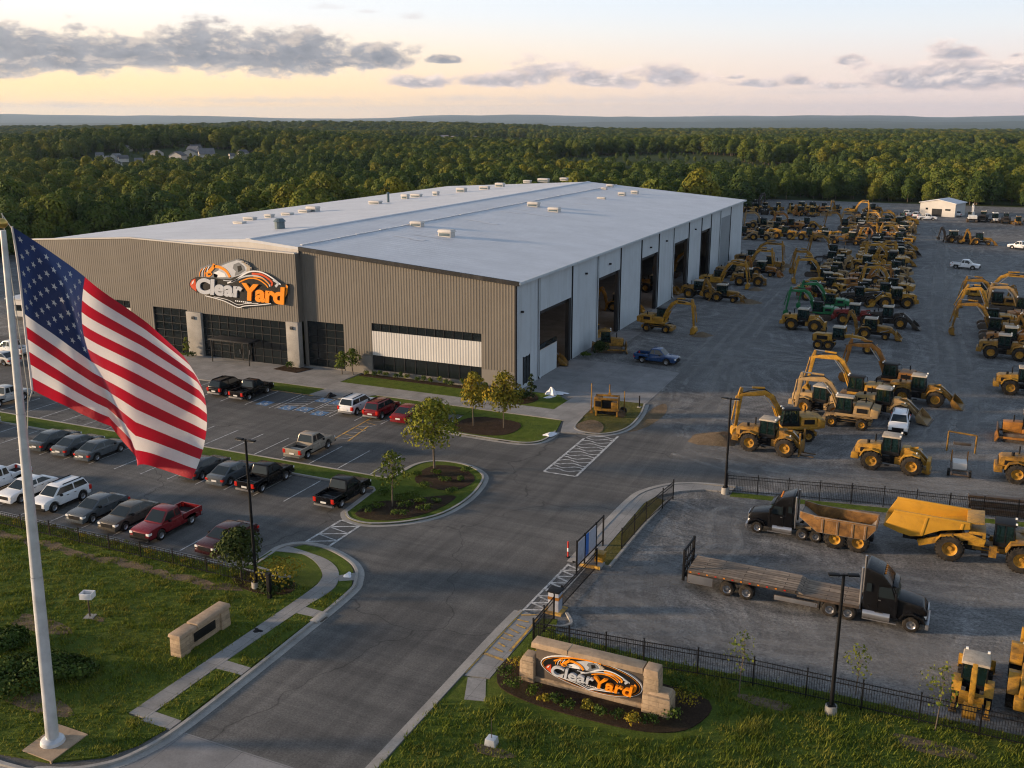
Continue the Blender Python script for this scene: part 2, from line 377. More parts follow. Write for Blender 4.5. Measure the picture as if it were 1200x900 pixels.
# ---------------------------------------------------------------- flat surfaces of the site
mb = MB(); mb.slab([(-14, -62), (230, -62), (230, 286), (-60, 286), (-60, 128), (-2, 128), (-2, -8)], -0.5, 0.0, 'gravel'); struct('gravel_yard', mb)
mb = MB(); mb.slab([(-150, -12), (-74, -12), (-74, 60), (-150, 60)], -0.5, 0.0, 'gravel'); struct('gravel_lot', mb)
edge = smooth([(21.6, -25.5), (22.3, -22.8), (24.5, -20.2), (28.5, -19.0), (31, -17), (29.5, -13), (25, -9.8), (21, -7.5), (18.4, -3.5), (17.2, 3.0), (15, 3.2)], 4)
mb = MB(); mb.slab([(-150, -92), (21.6, -92)]+edge+[(14, -3), (0, -3), (-150, -3)], -0.4, 0.006, 'asphalt'); struct('road', mb)
LAWN_L = [(-150, -48.9), (1.0, -49.0), (1.35, -48.2), (1.3, -45.6), (3.7, -45.1), (5.3, -45.8), (6.6, -46.9), (7.2, -47.9), (7.4, -50), (7.15, -58.5), (7.0, -64.8), (9.7, -64.9), (9.4, -66.5), (8.6, -67.9), (6.5, -69.3), (2, -70.1), (-150, -70.6)]
PATH = smooth([(1.6, -45.5), (3.7, -45.15), (5.3, -45.85), (6.6, -46.95), (7.2, -47.95), (7.42, -50), (7.2, -58.5), (7.0, -64.7)], 4)+smooth([(8.15, -64.7), (8.22, -58), (8.5, -51.7), (8.72, -49.1), (8.4, -47.7), (7.4, -46.2), (5.9, -45.2), (4.1, -44.75), (1.9, -44.45)], 4)
VERGE = smooth([(8.2, -64.7), (8.25, -58), (8.5, -51.7), (8.75, -49.1), (8.42, -47.7), (7.4, -46.2), (5.9, -45.2), (4.1, -44.75), (2.4, -44.5)], 3)+smooth([(2.8, -43.75), (4.8, -43.8), (7.1, -44.75), (8.4, -45.85), (9.15, -47.1), (9.62, -48.3), (9.8, -52), (9.95, -64.7)], 3)
LAWN_R = [(21.2, -100), (21.2, -54.4), (22.7, -54.1), (22.7, -46.6), (23.6, -46.3), (24.0, -47.9), (30, -48.3), (40, -47.7), (150, -47.7), (150, -100)]
mb = MB(); mb.slab(LAWN_L, -0.3, 0.11, 'lawn'); mb.slab(VERGE, -0.3, 0.112, 'lawn'); struct('lawn_by_flagpole', mb)
mb = MB(); mb.slab(LAWN_R, -0.3, 0.10, 'lawn'); struct('lawn_by_sign', mb)
mb = MB(); mb.slab(PATH, -0.3, 0.13, 'concrete')
for y, x0 in ((-51.9, 8.48), (-59.0, 8.2), (-64.5, 8.1)): mb.slab([(x0, y-0.45), (9.95, y-0.4), (9.95, y+0.4), (x0, y+0.45)], -0.3, 0.124, 'concrete')
mb.slab([(7.9, -46.9), (8.7, -46.1), (9.3, -47.0), (8.4, -47.6)], -0.3, 0.124, 'concrete')
struct('path', mb)
KL = smooth([(-150, -48.55), (-60, -48.6), (0.6, -48.7), (1.45, -48.0), (1.5, -46.2), (1.5, -44.6), (2.6, -43.5), (4.8, -43.55), (7.2, -44.5), (8.6, -45.6), (9.45, -47), (9.9, -48.3), (10.1, -52), (10.25, -58), (10.3, -64.2), (10.0, -66.6), (9.1, -68.4), (6.8, -69.8), (2, -70.5), (-30, -70.9), (-150, -71)], 5)
KR = smooth([(20.95, -100), (20.95, -60), (20.95, -50), (21.05, -46.2)], 4)
KU = smooth([(21.5, -38.3), (21.5, -32), (21.65, -26), (22.1, -23.3), (23.8, -20.8), (26.2, -19.6), (28.8, -19.2)], 6)
mb = MB()
for P in (KL, KR, KU):
    ribbon(mb, P, 0, -0.2, -0.2, 0.145, 'concrete_kerb')
    ribbon(mb, P, 0, 0.42, -0.2, 0.026, 'concrete_kerb')
struct('kerb', mb)
# islands and planting beds
MED = [(-62, -31.9), (1.5, -31.9), (1.9, -34), (2.1, -37.4)]
ISL = smooth([(2.1, -37.4), (3.2, -38.4), (5.2, -38.5), (7.6, -36.9), (9.2, -34.4), (9.6, -30.6), (8.9, -26.6), (7.7, -24.8), (5.5, -23.7), (3, -23.9), (1.7, -25.4), (1.5, -28.1), (1.4, -29.6)], 4)
ISLAND = MED[:3]+ISL+[(-62, -29.6)]
BED2 = [(-1.2, -8.0), (-1.2, -15.2)]+smooth([(-0.8, -16.0), (3, -16.2), (7.6, -16.2), (9.2, -15.2), (9.6, -13.4), (9.5, -11.5)], 4)+[(8.7, -8.0)]
YEL = [(9.9, 1.2)]+smooth([(10.1, -6), (10.6, -9.6), (12.2, -10.7), (14.3, -10.2), (15.6, -7.6), (15.5, -3), (14.7, 1.4)], 4)
mb = MB(); mb.slab(ISLAND, -0.3, 0.11, 'lawn'); mb.slab([(-28.2, -10.3), (-20.6, -10.3), (-20.4, -7.9), (-27.6, -7.9)], -0.3, 0.11, 'lawn')
mb.slab(BED2, -0.3, 0.11, 'lawn'); mb.slab([(-15.2, -10.2), (-1.3, -10.2), (-1.3, -7.9), (-13.6, -7.9)], -0.3, 0.112, 'lawn')
mb.slab([(-20.4, -4.6), (0.6, -4.6), (6.4, -6.2), (6.6, -1.0), (4.6, 1.0), (0.0, 0.5), (-20, 0.5)], -0.3, 0.115, 'lawn')
mb.slab([(-60, -4.5), (-47, -4.5), (-46.4, -1), (-60, -0.5)], -0.3, 0.14, 'lawn')
mb.slab([(22.95, -37.9), (24.1, -37.9), (24.1, -30), (24.4, -24.8), (23.2, -24.2), (22.95, -26)], -0.3, 0.11, 'lawn_dry')
mb.slab([(28.8, -21.4), (60, -17.0), (60, -16.2), (28.8, -20.5)], -0.3, 0.05, 'lawn'); mb.slab(YEL, -0.3, 0.11, 'lawn_dry')
struct('verge', mb)
mb = MB()
mb.slab(smooth([(3.0, -37.4), (5.2, -37.8), (7.2, -36.4), (8.4, -34), (8.6, -31), (7.0, -31.5), (5.0, -33.5), (3.4, -34.5)], 3, True), -0.1, 0.14, 'mulch')
mb.slab(smooth([(4, -29.5), (7.5, -30), (8.3, -27), (6, -24.8), (3.6, -25), (3, -27)], 3, True), -0.1, 0.14, 'mulch')
mb.slab(smooth([(0, -15.3), (4, -15.5), (5.8, -13.8), (5.2, -10.6), (1, -10.2), (-0.6, -12)], 3, True), -0.1, 0.14, 'mulch')
mb.slab([(-20, -1.4), (0.4, -1.4), (0.4, -0.3), (-20, -0.3)], -0.1, 0.15, 'mulch'); mb.slab([(-31.3, -3.0), (-27.6, -3.4), (-26.9, -0.9), (-31.0, -0.9)], -0.1, 0.17, 'mulch')
mb.slab(smooth([(0.6, -4.0), (2.6, -4.4), (3.6, -2), (2.0, 0.2), (0.4, 0.2)], 3, True), -0.1, 0.15, 'mulch')
mb.slab(smooth([(23.2, -51.5), (23.2, -54.2), (25.4, -55.2), (29, -55.4), (32.2, -55.1), (34.0, -53.8), (34.2, -51.2), (30, -50.6)], 4, True), -0.1, 0.15, 'mulch')
mb.slab(smooth([(2.2, -48.6), (4.6, -48.9), (6.2, -49.2), (6.3, -50.6), (4.2, -51.2), (1.8, -50.4)], 4, True), -0.1, 0.14, 'mulch')
mb.slab(smooth([(10.6, -8.6), (11.5, -10.3), (13.6, -10.2), (13.0, -7.6), (11.4, -6.6)], 4, True), -0.1, 0.14, 'bare_soil')
mb.slab(smooth([(15.9, -8.5), (17.2, -6.0), (17.6, -1), (16.6, 2.6), (15.8, 0), (15.9, -4)], 4, True), -0.1, 0.012, 'bare_soil')
for i in range(40):
    x = -40+i*1.08+rnd.uniform(-.2, .2); y = -51.5+rnd.uniform(-.25, .25); a = rnd.uniform(.5, .9)
    mb.slab([(x+a*1.2*math.cos(t)*(1+.3*math.sin(3*t+i)), y+a*.55*math.sin(t)) for t in [k*math.pi/5 for k in range(10)]], -0.1, 0.122+0.0004*(i % 7), 'bare_soil')
for x, y, a in ((37, -50.1, 0.9), (45, -50.6, 1.2), (25.6, -59.8, 0.7), (-5, -60, 1.5), (-2.4, -58, 0.5), (2, -66, 1.4)):
    mb.slab([(x+a*1.5*math.cos(t)*(1+.25*math.sin(3*t+x)), y+a*.6*math.sin(t)*(1+.2*math.cos(2*t))) for t in [k*math.pi/8 for k in range(16)]], -0.1, 0.118, 'bare_soil')
struct('ground_beds', mb)
mb = MB()
def kerb_line(pts, side=1, gut=True, m='concrete_kerb'):
    ribbon(mb, pts, 0, 0.18*side, -0.2, 0.15, m)
    if gut: ribbon(mb, pts, 0, -0.4*side, -0.2, 0.022, 'concrete_kerb')
kerb_line([(1.7, -33)]+ISL+[(1.4, -28.0)], 1)
kerb_line([(-62, -32.05), (1.3, -32.05), (1.65, -32.5), (1.75, -33.2)], 1, False); kerb_line([(1.2, -29.45), (-62, -29.45)], 1, False)
kerb_line(BED2[1:-1], 1); kerb_line(YEL[1:], 1); kerb_line([(22.95, -38), (24.2, -38), (24.25, -30), (24.5, -24.6)], 1, False)
kerb_line(smooth([(23.4, -47.4), (24.3, -47.0), (24.6, -46.3), (23.9, -45.3)], 4), 1, False)
struct('island_kerb', mb)
# pavements
mb = MB()
mb.slab([(-56, -10.45), (-28.4, -10.45), (-27.8, -7.8), (-20.2, -7.8), (-20.6, -10.45), (-15.4, -10.45), (-13.7, -7.75), (6.2, -7.75), (8.9, -7.9), (10.0, -11.6), (12.4, -11.0), (10.4, -9.0), (9.8, 1.0), (6.7, 1.0), (6.5, -4.65), (-20.5, -4.65), (-20.5, 0.6), (-46.3, 0.6), (-47, -4.6), (-56, -4.6)], -0.3, 0.12, 'concrete')
mb.slab([(21.25, -54.3), (22.65, -54.0), (22.65, -46.6), (21.25, -46.2)], -0.3, 0.11, 'concrete')
mb.slab([(21.5, -54.4), (22.5, -54.15), (23.4, -56.1), (22.3, -56.4)], -0.3, 0.115, 'concrete')
mb.slab(smooth([(21.7, -38), (21.7, -32), (21.85, -26), (22.4, -23.4), (24.0, -21.0), (26.2, -19.95), (28.8, -19.6)], 4)+[(28.8, -20.6), (26.6, -21.0), (24.8, -22.2), (23.4, -24), (22.9, -26), (22.9, -38)], -0.3, 0.12, 'concrete')
struct('sidewalk', mb)
mb = MB(); mb.slab([(0.0, 0.6), (14.7, 1.6), (14.5, 16.2), (9, 17.5), (0, 17.6)], -0.3, 0.016, 'concrete_apron')
for y0, y1 in ((27, 36.5), (46.5, 55.8), (65, 74.6), (84, 91.4)): mb.slab([(0, y0-0.3), (3.4, y0-0.3), (3.4, y1+0.3), (0, y1+0.3)], -0.3, 0.016, 'concrete_apron')
struct('apron', mb)
mb = MB(); mb.slab([(10.35, -64.7), (20.9, -64.7), (20.9, -100), (-150, -100), (-150, -71.4), (2, -70.95), (7, -70.2), (9.5, -68.6), (10.35, -66.7)], -0.3, 0.014, 'concrete_apron'); struct('street_crossing', mb)
# ---------------------------------------------------------------- painted markings
mb = MB()
ZL = [0.020]
def line(p, q, w=0.12, m='line_white', z=0.0):
    d = Vector((q[0]-p[0], q[1]-p[1])).normalized(); n = Vector((-d.y, d.x))*w/2
    ZL[0] = 0.019+z
    zz = ZL[0]
    mb.add([(p[0]-n.x, p[1]-n.y, zz), (q[0]-n.x, q[1]-n.y, zz), (q[0]+n.x, q[1]+n.y, zz), (p[0]+n.x, p[1]+n.y, zz)], [(0, 1, 2, 3)], m)
for k in range(32):
    x = -1.6-3.2*k
    line((x, -48.1), (x, -43.4))
for k in range(20):
    x = -3.8-3.05*k
    if x > -60: line((x, -37.4), (x, -32.25)); line((x-0.4, -29.2), (x-0.4, -23.9))
line((-0.8, -29.2), (-0.8, -23.9))
for x in (-1.4, -4.5, -7.6, -10.7, -13.8, -17.0, -21.5, -24.7, -28, -31.2, -34.4, -37.6, -40.8, -44): line((x, -16.5), (x, -10.7))
# accessible bays
for x0, x1 in ((-20.9, -18.6), (-16.6, -14.4)):
    n = 6
    for i in range(n): y = -16+i*0.9; line((x0, y), (x1, y+0.9), 0.1)
    line((x0, -16.3), (x0, -10.9)); line((x1, -16.3), (x1, -10.9))
def disc(c, r, m, z, n=14, sx=1, sy=1):
    mb.add([(c[0]+r*sx*math.cos(2*math.pi*i/n), c[1]+r*sy*math.sin(2*math.pi*i/n), z) for i in range(n)], [tuple(range(n))], m)
for cx, cy in ((-23.0, -15.2), (-19.7, -15.6), (-17.7, -15.3), (-17.9, -11.6), (-15.9, -11.8), (-14.0, -12.2), (-15.4, -15.9)):
    mb.add([(cx-0.75, cy-0.75, 0.028), (cx+0.75, cy-0.75, 0.028), (cx+0.75, cy+0.75, 0.028), (cx-0.75, cy+0.75, 0.028)], [(0, 1, 2, 3)], 'line_blue')
    disc((cx-0.1, cy+0.5), 0.13, 'line_white', 0.034)
    for a in range(9):
        t0 = math.pi*0.95+a*math.pi*1.3/9; t1 = t0+math.pi*1.3/9
        mb.add([(cx+r*math.cos(t), cy-0.2+r*math.sin(t), 0.034) for r, t in ((0.34, t0), (0.44, t0), (0.44, t1), (0.34, t1))], [(0, 1, 2, 3)], 'line_white')
    for p, q in (((-0.1, 0.35), (-0.05, -0.1)), ((-0.05, -0.1), (0.25, -0.1)), ((0.25, -0.1), (0.45, -0.5)), ((-0.1, 0.15), (0.25, 0.15))):
        line((cx+p[0], cy+p[1]), (cx+q[0], cy+q[1]), 0.1, 'line_white', 0.015)
# yellow edged walkway across the aisle
line((-9.2, -22.8), (-9.8, -11.2), 0.18, 'line_yellow'); line((-7.6, -22.4), (-8.4, -17.5), 0.18, 'line_yellow'); line((-9.0, -10.7), (-15, -10.6), 0.15, 'line_yellow'); line((-20, -10.55), (-28, -10.55), 0.15, 'line_yellow')
for k in range(5):
    y = -22+k*2.0; line((-9.2-k*.05, y), (-8.2, y+0.3), 0.1, 'line_white', 0.004); line((-8.2, y+0.3), (-7.8, y+1.1), 0.1, 'line_white', 0.004); line((-7.8, y+1.1), (-9.2, y+1.4), 0.1, 'line_yellow', 0.004)
# pedestrian crossing by the left path
for p, q in (((2.5, -43.3), (2.6, -38.7)), ((4.5, -43.3), (4.5, -38.6)), ((2.5, -43.3), (4.5, -43.3)), ((2.6, -38.7), (4.5, -38.6))): line(p, q, 0.2)
for k in range(3): y = -43+k*1.45; line((2.6, y), (4.4, y+0.9), 0.17, z=.004); line((4.4, y+1.0), (2.6, y+1.4), 0.12, z=.004)
# crossing by the building corner, wavy hatch
line((12.7, -22.3), (12.7, -12.2), 0.22); line((15.7, -22.3), (15.5, -10.2), 0.22); line((12.7, -22.3), (15.7, -22.3), 0.2)
for k in range(13):
    y = -21.4+k*0.84; pr = None
    for i in range(7):
        x = 12.8+i*0.47; yy = y+0.28*math.sin(i*1.3+k*1.9)+0.05*i
        if pr: line(pr, (x, yy), 0.17, z=.004)
        pr = (x, yy)
# gate crossing: zigzag
line((21.15, -46.1), (21.35, -38.6), 0.16); line((22.5, -46.1), (22.6, -38.8), 0.16)
for k in range(7):
    y = -45.9+k*1.02; line((21.2, y), (22.5, y+0.55), 0.17, z=.004); line((22.5, y+0.55), (21.3, y+1.02), 0.17, z=.004)
struct('road_markings', mb)
m, nt, b = newmat('dusty_track'); v = coords(nt); f = ntex(nt, v, 0.8, 9, 0.75, 0.5); f2 = ntex(nt, v, 0.12, 4); b.inputs['Base Color'].default_value = (.33, .32, .30, 1); b.inputs['Roughness'].default_value = .95; b.inputs['Specular IOR Level'].default_value = .1
nt.links.new(math_(nt, 'MULTIPLY', ramp(nt, f, [(.40, 0.0), (.66, .7)]), ramp(nt, f2, [(.35, .25), (.65, 1.0)])), b.inputs['Alpha'])
m, nt, b = newmat('dusty_lane'); v = coords(nt); f = ntex(nt, v, 0.5, 9, 0.75, 0.6); f2 = ntex(nt, v, 0.09, 4); b.inputs['Base Color'].default_value = (.27, .262, .248, 1); b.inputs['Roughness'].default_value = .95; b.inputs['Specular IOR Level'].default_value = .1
nt.links.new(math_(nt, 'MULTIPLY', ramp(nt, f, [(.36, 0.0), (.70, .6)]), ramp(nt, f2, [(.35, .2), (.65, 1.0)])), b.inputs['Alpha'])
mb = MB()
for j, P in enumerate([[(24, -42), (29, -43.5), (36, -42.5), (46, -41), (60, -40)], [(24, -39), (28, -37), (30.5, -32), (29.5, -27), (30, -24.5), (36, -23.6), (50, -22)], [(24.5, -40.5), (33, -34.5), (44, -32), (60, -30)], [(26, -44.5), (34, -46), (45, -45), (58, -43.5)],
  [(18, -6), (15.5, 10), (14.5, 30), (13.5, 60), (12, 100), (10, 150)], [(22, -8), (21, 8), (18.5, 28), (17, 60), (16, 90), (12, 130), (5, 150)], [(24, -11), (34, -13.2), (46, -12.4), (64, -9)], [(22, -12), (30, -14.6), (44, -14), (60, -11)],
  [(60, 25), (48, 27), (40, 29.5), (30, 30), (20, 27), (16, 20)], [(62, 31), (48, 31.5), (38, 33), (27, 33), (17, 38)], [(43, -4), (44.2, 12), (43.5, 40), (42, 70), (41, 110), (40, 160), (38, 205)], [(46, -6), (46.2, 14), (45.6, 34), (44, 62), (44.5, 100), (47, 140), (50, 200)], [(70, 95), (58, 100), (48, 108), (43, 120), (40.5, 150)], [(66, 130), (54, 134), (46, 146), (41, 170), (36, 200), (20, 206), (0, 200)], [(8, 145), (18, 143), (24, 150)], [(28, 9), (22, 14), (18, 26)]]):
    q = smooth(P, 8)
    for d in (-1.0, 1.0):
        if d > 0: ribbon(mb, q, -1.9, 1.9, 0.003+j*.00008, .0066+j*.00008, 'dusty_lane')
        for w_, dz in ((.7, 0.0), (.36, .0016)):
            ribbon(mb, q, d-w_/2, d+w_/2, 0.004+j*.0001+dz, .0078+j*.00012+dz, 'dusty_track')
struct('wheel_tracks_ground', mb)
mb = MB(); ZS = 0.0
def yline(p, q, w=0.22): line(p, q, w, 'line_yellow', 0.108)
yline((21.1, -54.1), (21.15, -46.2), 0.28)
yline((21.2, -51.8), (22.6, -52.0)); yline((22.5, -51.0), (22.5, -46.8), 0.16)
for k in range(8): y = -51+k*0.6; yline((21.3+rnd.random()*.3, y), (22.0+rnd.random()*.4, y+rnd.uniform(-.3, .5)), 0.14)
struct('kerb_markings', mb)
# ---------------------------------------------------------------- warehouse
def metal(name, c, rough, ribscale=None, axis=0, stain=(0.16, 0.15, 0.14), amt=0.25, spec=0.22, sheet=None):
    m, nt, b = newmat(name); v = coords(nt)
    f = ntex(nt, v, 0.25, 6, 0.6); f2 = ntex(nt, coords(nt, 'pos', (1.2, 1.2, 0.08)), 1.0, 6, 0.7, 0.3); f3 = ntex(nt, v, 3, 6, 0.7)
    col = ramp(nt, f, [(0.3, [x*0.90 for x in c]), (0.7, [x*1.06 for x in c])])
    col = mix(nt, math_(nt, 'MULTIPLY', ramp(nt, f2, [(0.5, 0.0), (0.8, 1.0)]), amt), col, stain)
    if sheet:
        br = N(nt, 'ShaderNodeTexBrick'); br.offset = 0.35; br.inputs['Scale'].default_value = 1; br.inputs['Brick Width'].default_value = sheet[0]; br.inputs['Row Height'].default_value = sheet[1]
        br.inputs['Mortar Size'].default_value = 0.03; br.inputs['Color1'].default_value = (1, 1, 1, 1); br.inputs['Color2'].default_value = (0.96, 0.96, 0.965, 1); br.inputs['Mortar'].default_value = (0.93, 0.93, 0.94, 1)
        nt.links.new(v, br.inputs['Vector']); col = mix(nt, 1.0, col, br.outputs['Color'], 'MULTIPLY')
    nt.links.new(col, b.inputs['Base Color']); b.inputs['Specular IOR Level'].default_value = spec
    r = N(nt, 'ShaderNodeMapRange'); r.inputs[3].default_value = rough-0.08; r.inputs[4].default_value = rough+0.15; nt.links.new(f3, r.inputs[0]); nt.links.new(r.outputs[0], b.inputs['Roughness'])
metal('cladding', (0.150, 0.135, 0.114), 0.55, amt=0.15); metal('side_panel', (0.47, 0.515, 0.545), 0.6, stain=(0.20, 0.20, 0.19), amt=0.4)
metal('roof_sheet', (0.56, 0.575, 0.60), 0.5, stain=(0.36, 0.37, 0.39), amt=0.3, sheet=(9.0, 0.62)); metal('trim_dark', (0.016, 0.017, 0.019), 0.6); metal('trim_pale', (0.52, 0.49, 0.45), 0.5)
metal('white_panel', (0.50, 0.49, 0.47), 0.5, stain=(0.4, 0.38, 0.35)); metal('base_block', (0.20, 0.185, 0.165), 0.8); metal('grey_door', (0.22, 0.25, 0.27), 0.6)
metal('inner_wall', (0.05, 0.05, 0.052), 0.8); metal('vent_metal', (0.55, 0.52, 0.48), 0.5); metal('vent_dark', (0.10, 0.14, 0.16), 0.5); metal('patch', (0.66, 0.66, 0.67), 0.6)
m, nt, b = newmat('bulb'); b.inputs['Emission Color'].default_value = (1, .65, .3, 1); b.inputs['Emission Strength'].default_value = 12; b.inputs['Base Color'].default_value = (1, .8, .5, 1)
EAVE, RIDGE, XR, XL, DEP = 12.6, 15.5, -36.0, -72.5, 121.0
ZLE = 13.5
def roofz(x): return EAVE+(RIDGE-EAVE)*(-x/36) if x > XR else RIDGE+(ZLE-RIDGE)*((XR-x)/(XR-XL))
wh = thing('warehouse', 'long brown and grey metal warehouse with a pale roof and open truck doors', 'warehouse', (0, 0, 0))
mb = MB()  # roof
x0, x1 = 0.45, XL-0.4
mb.add([(x, y, z) for y in (-0.25, DEP+0.3) for x, z in ((x0, EAVE-0.03), (XR, RIDGE), (x1, ZLE-.02), (x1, ZLE-.3), (XR, RIDGE-.35), (x0, EAVE-.3))],
       [(0, 1, 7, 6), (1, 2, 8, 7), (2, 3, 9, 8), (3, 4, 10, 9), (4, 5, 11, 10), (5, 0, 6, 11), (5, 4, 1, 0), (4, 3, 2, 1), (6, 7, 10, 11), (7, 8, 9, 10)], 'roof_sheet')
roof = mb.build('roof', wh)
mb = MB(); mb.add([(-28.65, -.2, 12.5), (-28.65, -.2, roofz(-28.65)-.02), (XR, -.2, RIDGE-.02), (XL+.2, -.2, ZLE-.02), (XL+.2, -.2, 12.5)], [(0, 1, 2, 3, 4)], 'trim_pale'); mb.build('gable', roof)
mb = MB()
for i in range(1, 99):
    y = i*1.22
    for xa, xb in ((0.4, XR+0.6), (XR-0.6, XL)):
        za, zb = roofz(xa), roofz(xb)
        mb.add([(xa, y-.03, za), (xb, y-.03, zb), (xb, y+.03, zb), (xa, y+.03, za), (xa, y-.015, za+.009), (xb, y-.015, zb+.009), (xb, y+.015, zb+.009), (xa, y+.015, za+.009)],
               [(4, 5, 6, 7), (0, 1, 5, 4), (2, 3, 7, 6), (0, 4, 7, 3), (1, 2, 6, 5)], 'roof_sheet')
mb.build('roof_seams', roof)
mb = MB(); mb.box(XR-0.55, XR+0.55, -0.3, DEP+0.3, RIDGE-.02, RIDGE+.09, 'roof_sheet', tx=0.3); mb.build('ridge_cap', roof, 0.03)
mb = MB()
for y in np.arange(1, DEP, 2.0): mb.box(-29.2, -28.9, y, y+1.9, roofz(-29)+.02, roofz(-29)+.1+0.06*rnd.random(), 'patch')
mb.build('conduit', roof)
mb = MB(); mb.box(0.45, 0.62, -0.25, DEP+.3, EAVE-0.33, EAVE-0.02, 'side_panel'); mb.build('gutter', wh, 0.02)
# side wall on the yard
DOORS = [(6.6, 17.0, 8.1), (27.0, 36.3, 9.0), (46.6, 55.6, 9.2), (65.0, 74.5, 9.35), (84.0, 91.2, 9.5)]
mb = MB(); y = 0.0
for a, b_, h in DOORS:
    mb.box(-.3, 0, y, a, 0, EAVE-.05, 'side_panel'); mb.box(-.3, -.012, a, b_, h, EAVE-.05, 'side_panel'); y = b_
mb.box(-.3, 0, y, DEP, 0, EAVE-.05, 'side_panel')
sw = mb.build('side_wall', wh)
for yy in [6.45, 17.15, 26.85, 36.45, 46.4, 55.75, 64.85, 74.65, 83.85, 91.35, 99.4, 108.6]: mb = MB(); mb.box(0.0, 0.14, yy-.09, yy+.09, 0.1, EAVE-.3, 'trim_dark'); mb.build('wall_trim', sw)
for i, yy in enumerate((6.2, 26.6, 64.6, 99.1)):
    mb = MB(); mb.tube([(0.16, yy, EAVE-.3), (0.16, yy, 0.5), (0.4, yy, 0.2)], 0.07, 8, 'side_panel'); mb.build('downpipe', wh)
for a, b_, h in DOORS:
    mb = MB(); mb.box(-.5, -.02, b_-0.75, b_-.01, 0.02, h-.01, 'trim_dark'); mb.box(-.5, -.05, a+.01, a+.14, 0.02, h-.01, 'trim_dark'); mb.box(-.8, -.31, a, b_, h-.5, h-.02, 'trim_dark'); mb.build('door_frame', wh)
mb = MB(); mb.box(-.2, .02, 99.6, 108.5, 0, 10.5, 'grey_door')
for i in range(20): mb.box(.02, .05, 99.6, 108.5, 0.3+i*.52, 0.34+i*.52, 'grey_door')
mb.build('roller_door', wh)
mb = MB(); mb.box(-.22, -.06, 6.75, 12.4, 0.02, 3.3, 'side_panel'); mb.box(-.06, -.03, 6.75, 12.4, 3.3, 3.4, 'trim_pale'); mb.build('low_partition', wh)
mb = MB(); mb.box(-.25, -.1, 6.75, 12.4, 3.42, 4.0, 'glass'); mb.build('partition_glass', wh)
mb = MB(); mb.box(-.02, .05, 2.0, 3.7, 0.5, 3.6, 'glass'); mb.box(-.01, .09, 1.9, 2.0, .4, 3.7, 'trim_dark'); mb.box(-.01, .09, 3.7, 3.8, .4, 3.7, 'trim_dark'); mb.box(-.01, .085, 2.82, 2.9, .45, 3.65, 'trim_dark'); mb.build('side_window', wh)
for yy in (1.4, 22.0, 31.5, 60.0, 79.0, 51.0):
    mb = MB(); zz = 10.3 if yy > 20 else 8.9; mb.box(0.0, .3, yy-.15, yy+.15, zz, zz+.22, 'trim_dark'); mb.box(0.05, .27, yy-.12, yy+.12, zz-.03, zz, 'lamp_glass'); mb.build('wall_light', wh)
# back, left, inner walls, floor
mb = MB(); mb.box(XL, -.3, DEP-.3, DEP, 0, 12.3, 'side_panel'); mb.add([(XL, DEP-.02, 12.2), (-.02, DEP-.02, 12.2), (-.02, DEP-.02, EAVE-.3), (XR, DEP-.02, RIDGE-.36), (XL, DEP-.02, ZLE-.3)], [(0, 1, 2, 3, 4)], 'side_panel')
mb.build('back_wall', wh)
mb = MB(); mb.box(XL, XL+.3, 0.3, DEP-.3, 0, ZLE-.3, 'side_panel'); mb.build('left_wall', wh)
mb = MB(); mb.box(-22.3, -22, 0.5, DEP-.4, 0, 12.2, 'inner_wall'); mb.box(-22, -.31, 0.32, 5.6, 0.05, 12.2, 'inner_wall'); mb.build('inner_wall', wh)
mb = MB(); mb.box(-21.9, -.31, 5.7, DEP-.4, -.2, 0.02, 'concrete_apron'); mb.build('inner_floor', wh)
for k_, (xx, yy) in enumerate(((-3.5, 12.5), (-3.2, 31.5), (-3.5, 51.0), (-3.5, 70.0))):
    mb = MB(); mb.cyl((xx, yy, 8.4 if k_ else 7.4), (xx, yy, 12.2), .03, .03, 6, 'trim_dark'); mb.lathe([(.08, .35), (.3, .1), (.34, 0)], 16, 'trim_dark', Matrix.Translation((xx, yy, 8.1 if k_ else 7.1)), 'z'); fx_ = mb.build('bay_lamp', wh)
    mb = MB(); mb.lathe([(.001, -.1), (.1, -.06), (.12, .05), (.001, .1)], 12, 'bulb', Matrix.Translation((xx, yy, 8.1 if k_ else 7.1)), 'z'); mb.build('bulb', fx_)
    pl_ = bpy.data.lights.new('bay_light', 'POINT'); pl_.energy = 75; pl_.color = (1, .62, .3); pl_.shadow_soft_size = .2; po_ = bpy.data.objects.new('bay_light', pl_); COL.objects.link(po_); po_.location = (xx, yy, (8.1 if k_ else 7.1)-.4)
# front facade
def ribs(mb, xa, xb, y, ztop, holes, zbot=0.0, m='cladding', step=0.36, w=0.12, d=0.022):
    x = xa+step/2
    while x < xb:
        segs = [(zbot, ztop(x))]
        for hx0, hx1, hz0, hz1 in holes:
            if hx0-.1 < x < hx1+.1:
                ns = []
                for z0, z1 in segs:
                    if hz0 > z0: ns.append((z0, min(z1, hz0)))
                    if hz1 < z1: ns.append((max(z0, hz1), z1))
                segs = [q for q in ns if q[1]-q[0] > .05]
        for z0, z1 in segs:
            mb.add([(x-w/2-.05, y, z0), (x-w/2, y-d, z0), (x+w/2, y-d, z0), (x+w/2+.05, y, z0), (x-w/2-.05, y, z1), (x-w/2, y-d, z1), (x+w/2, y-d, z1), (x+w/2+.05, y, z1)],
                   [(0, 1, 5, 4), (1, 2, 6, 5), (2, 3, 7, 6), (4, 5, 6, 7)], m)
        x += step
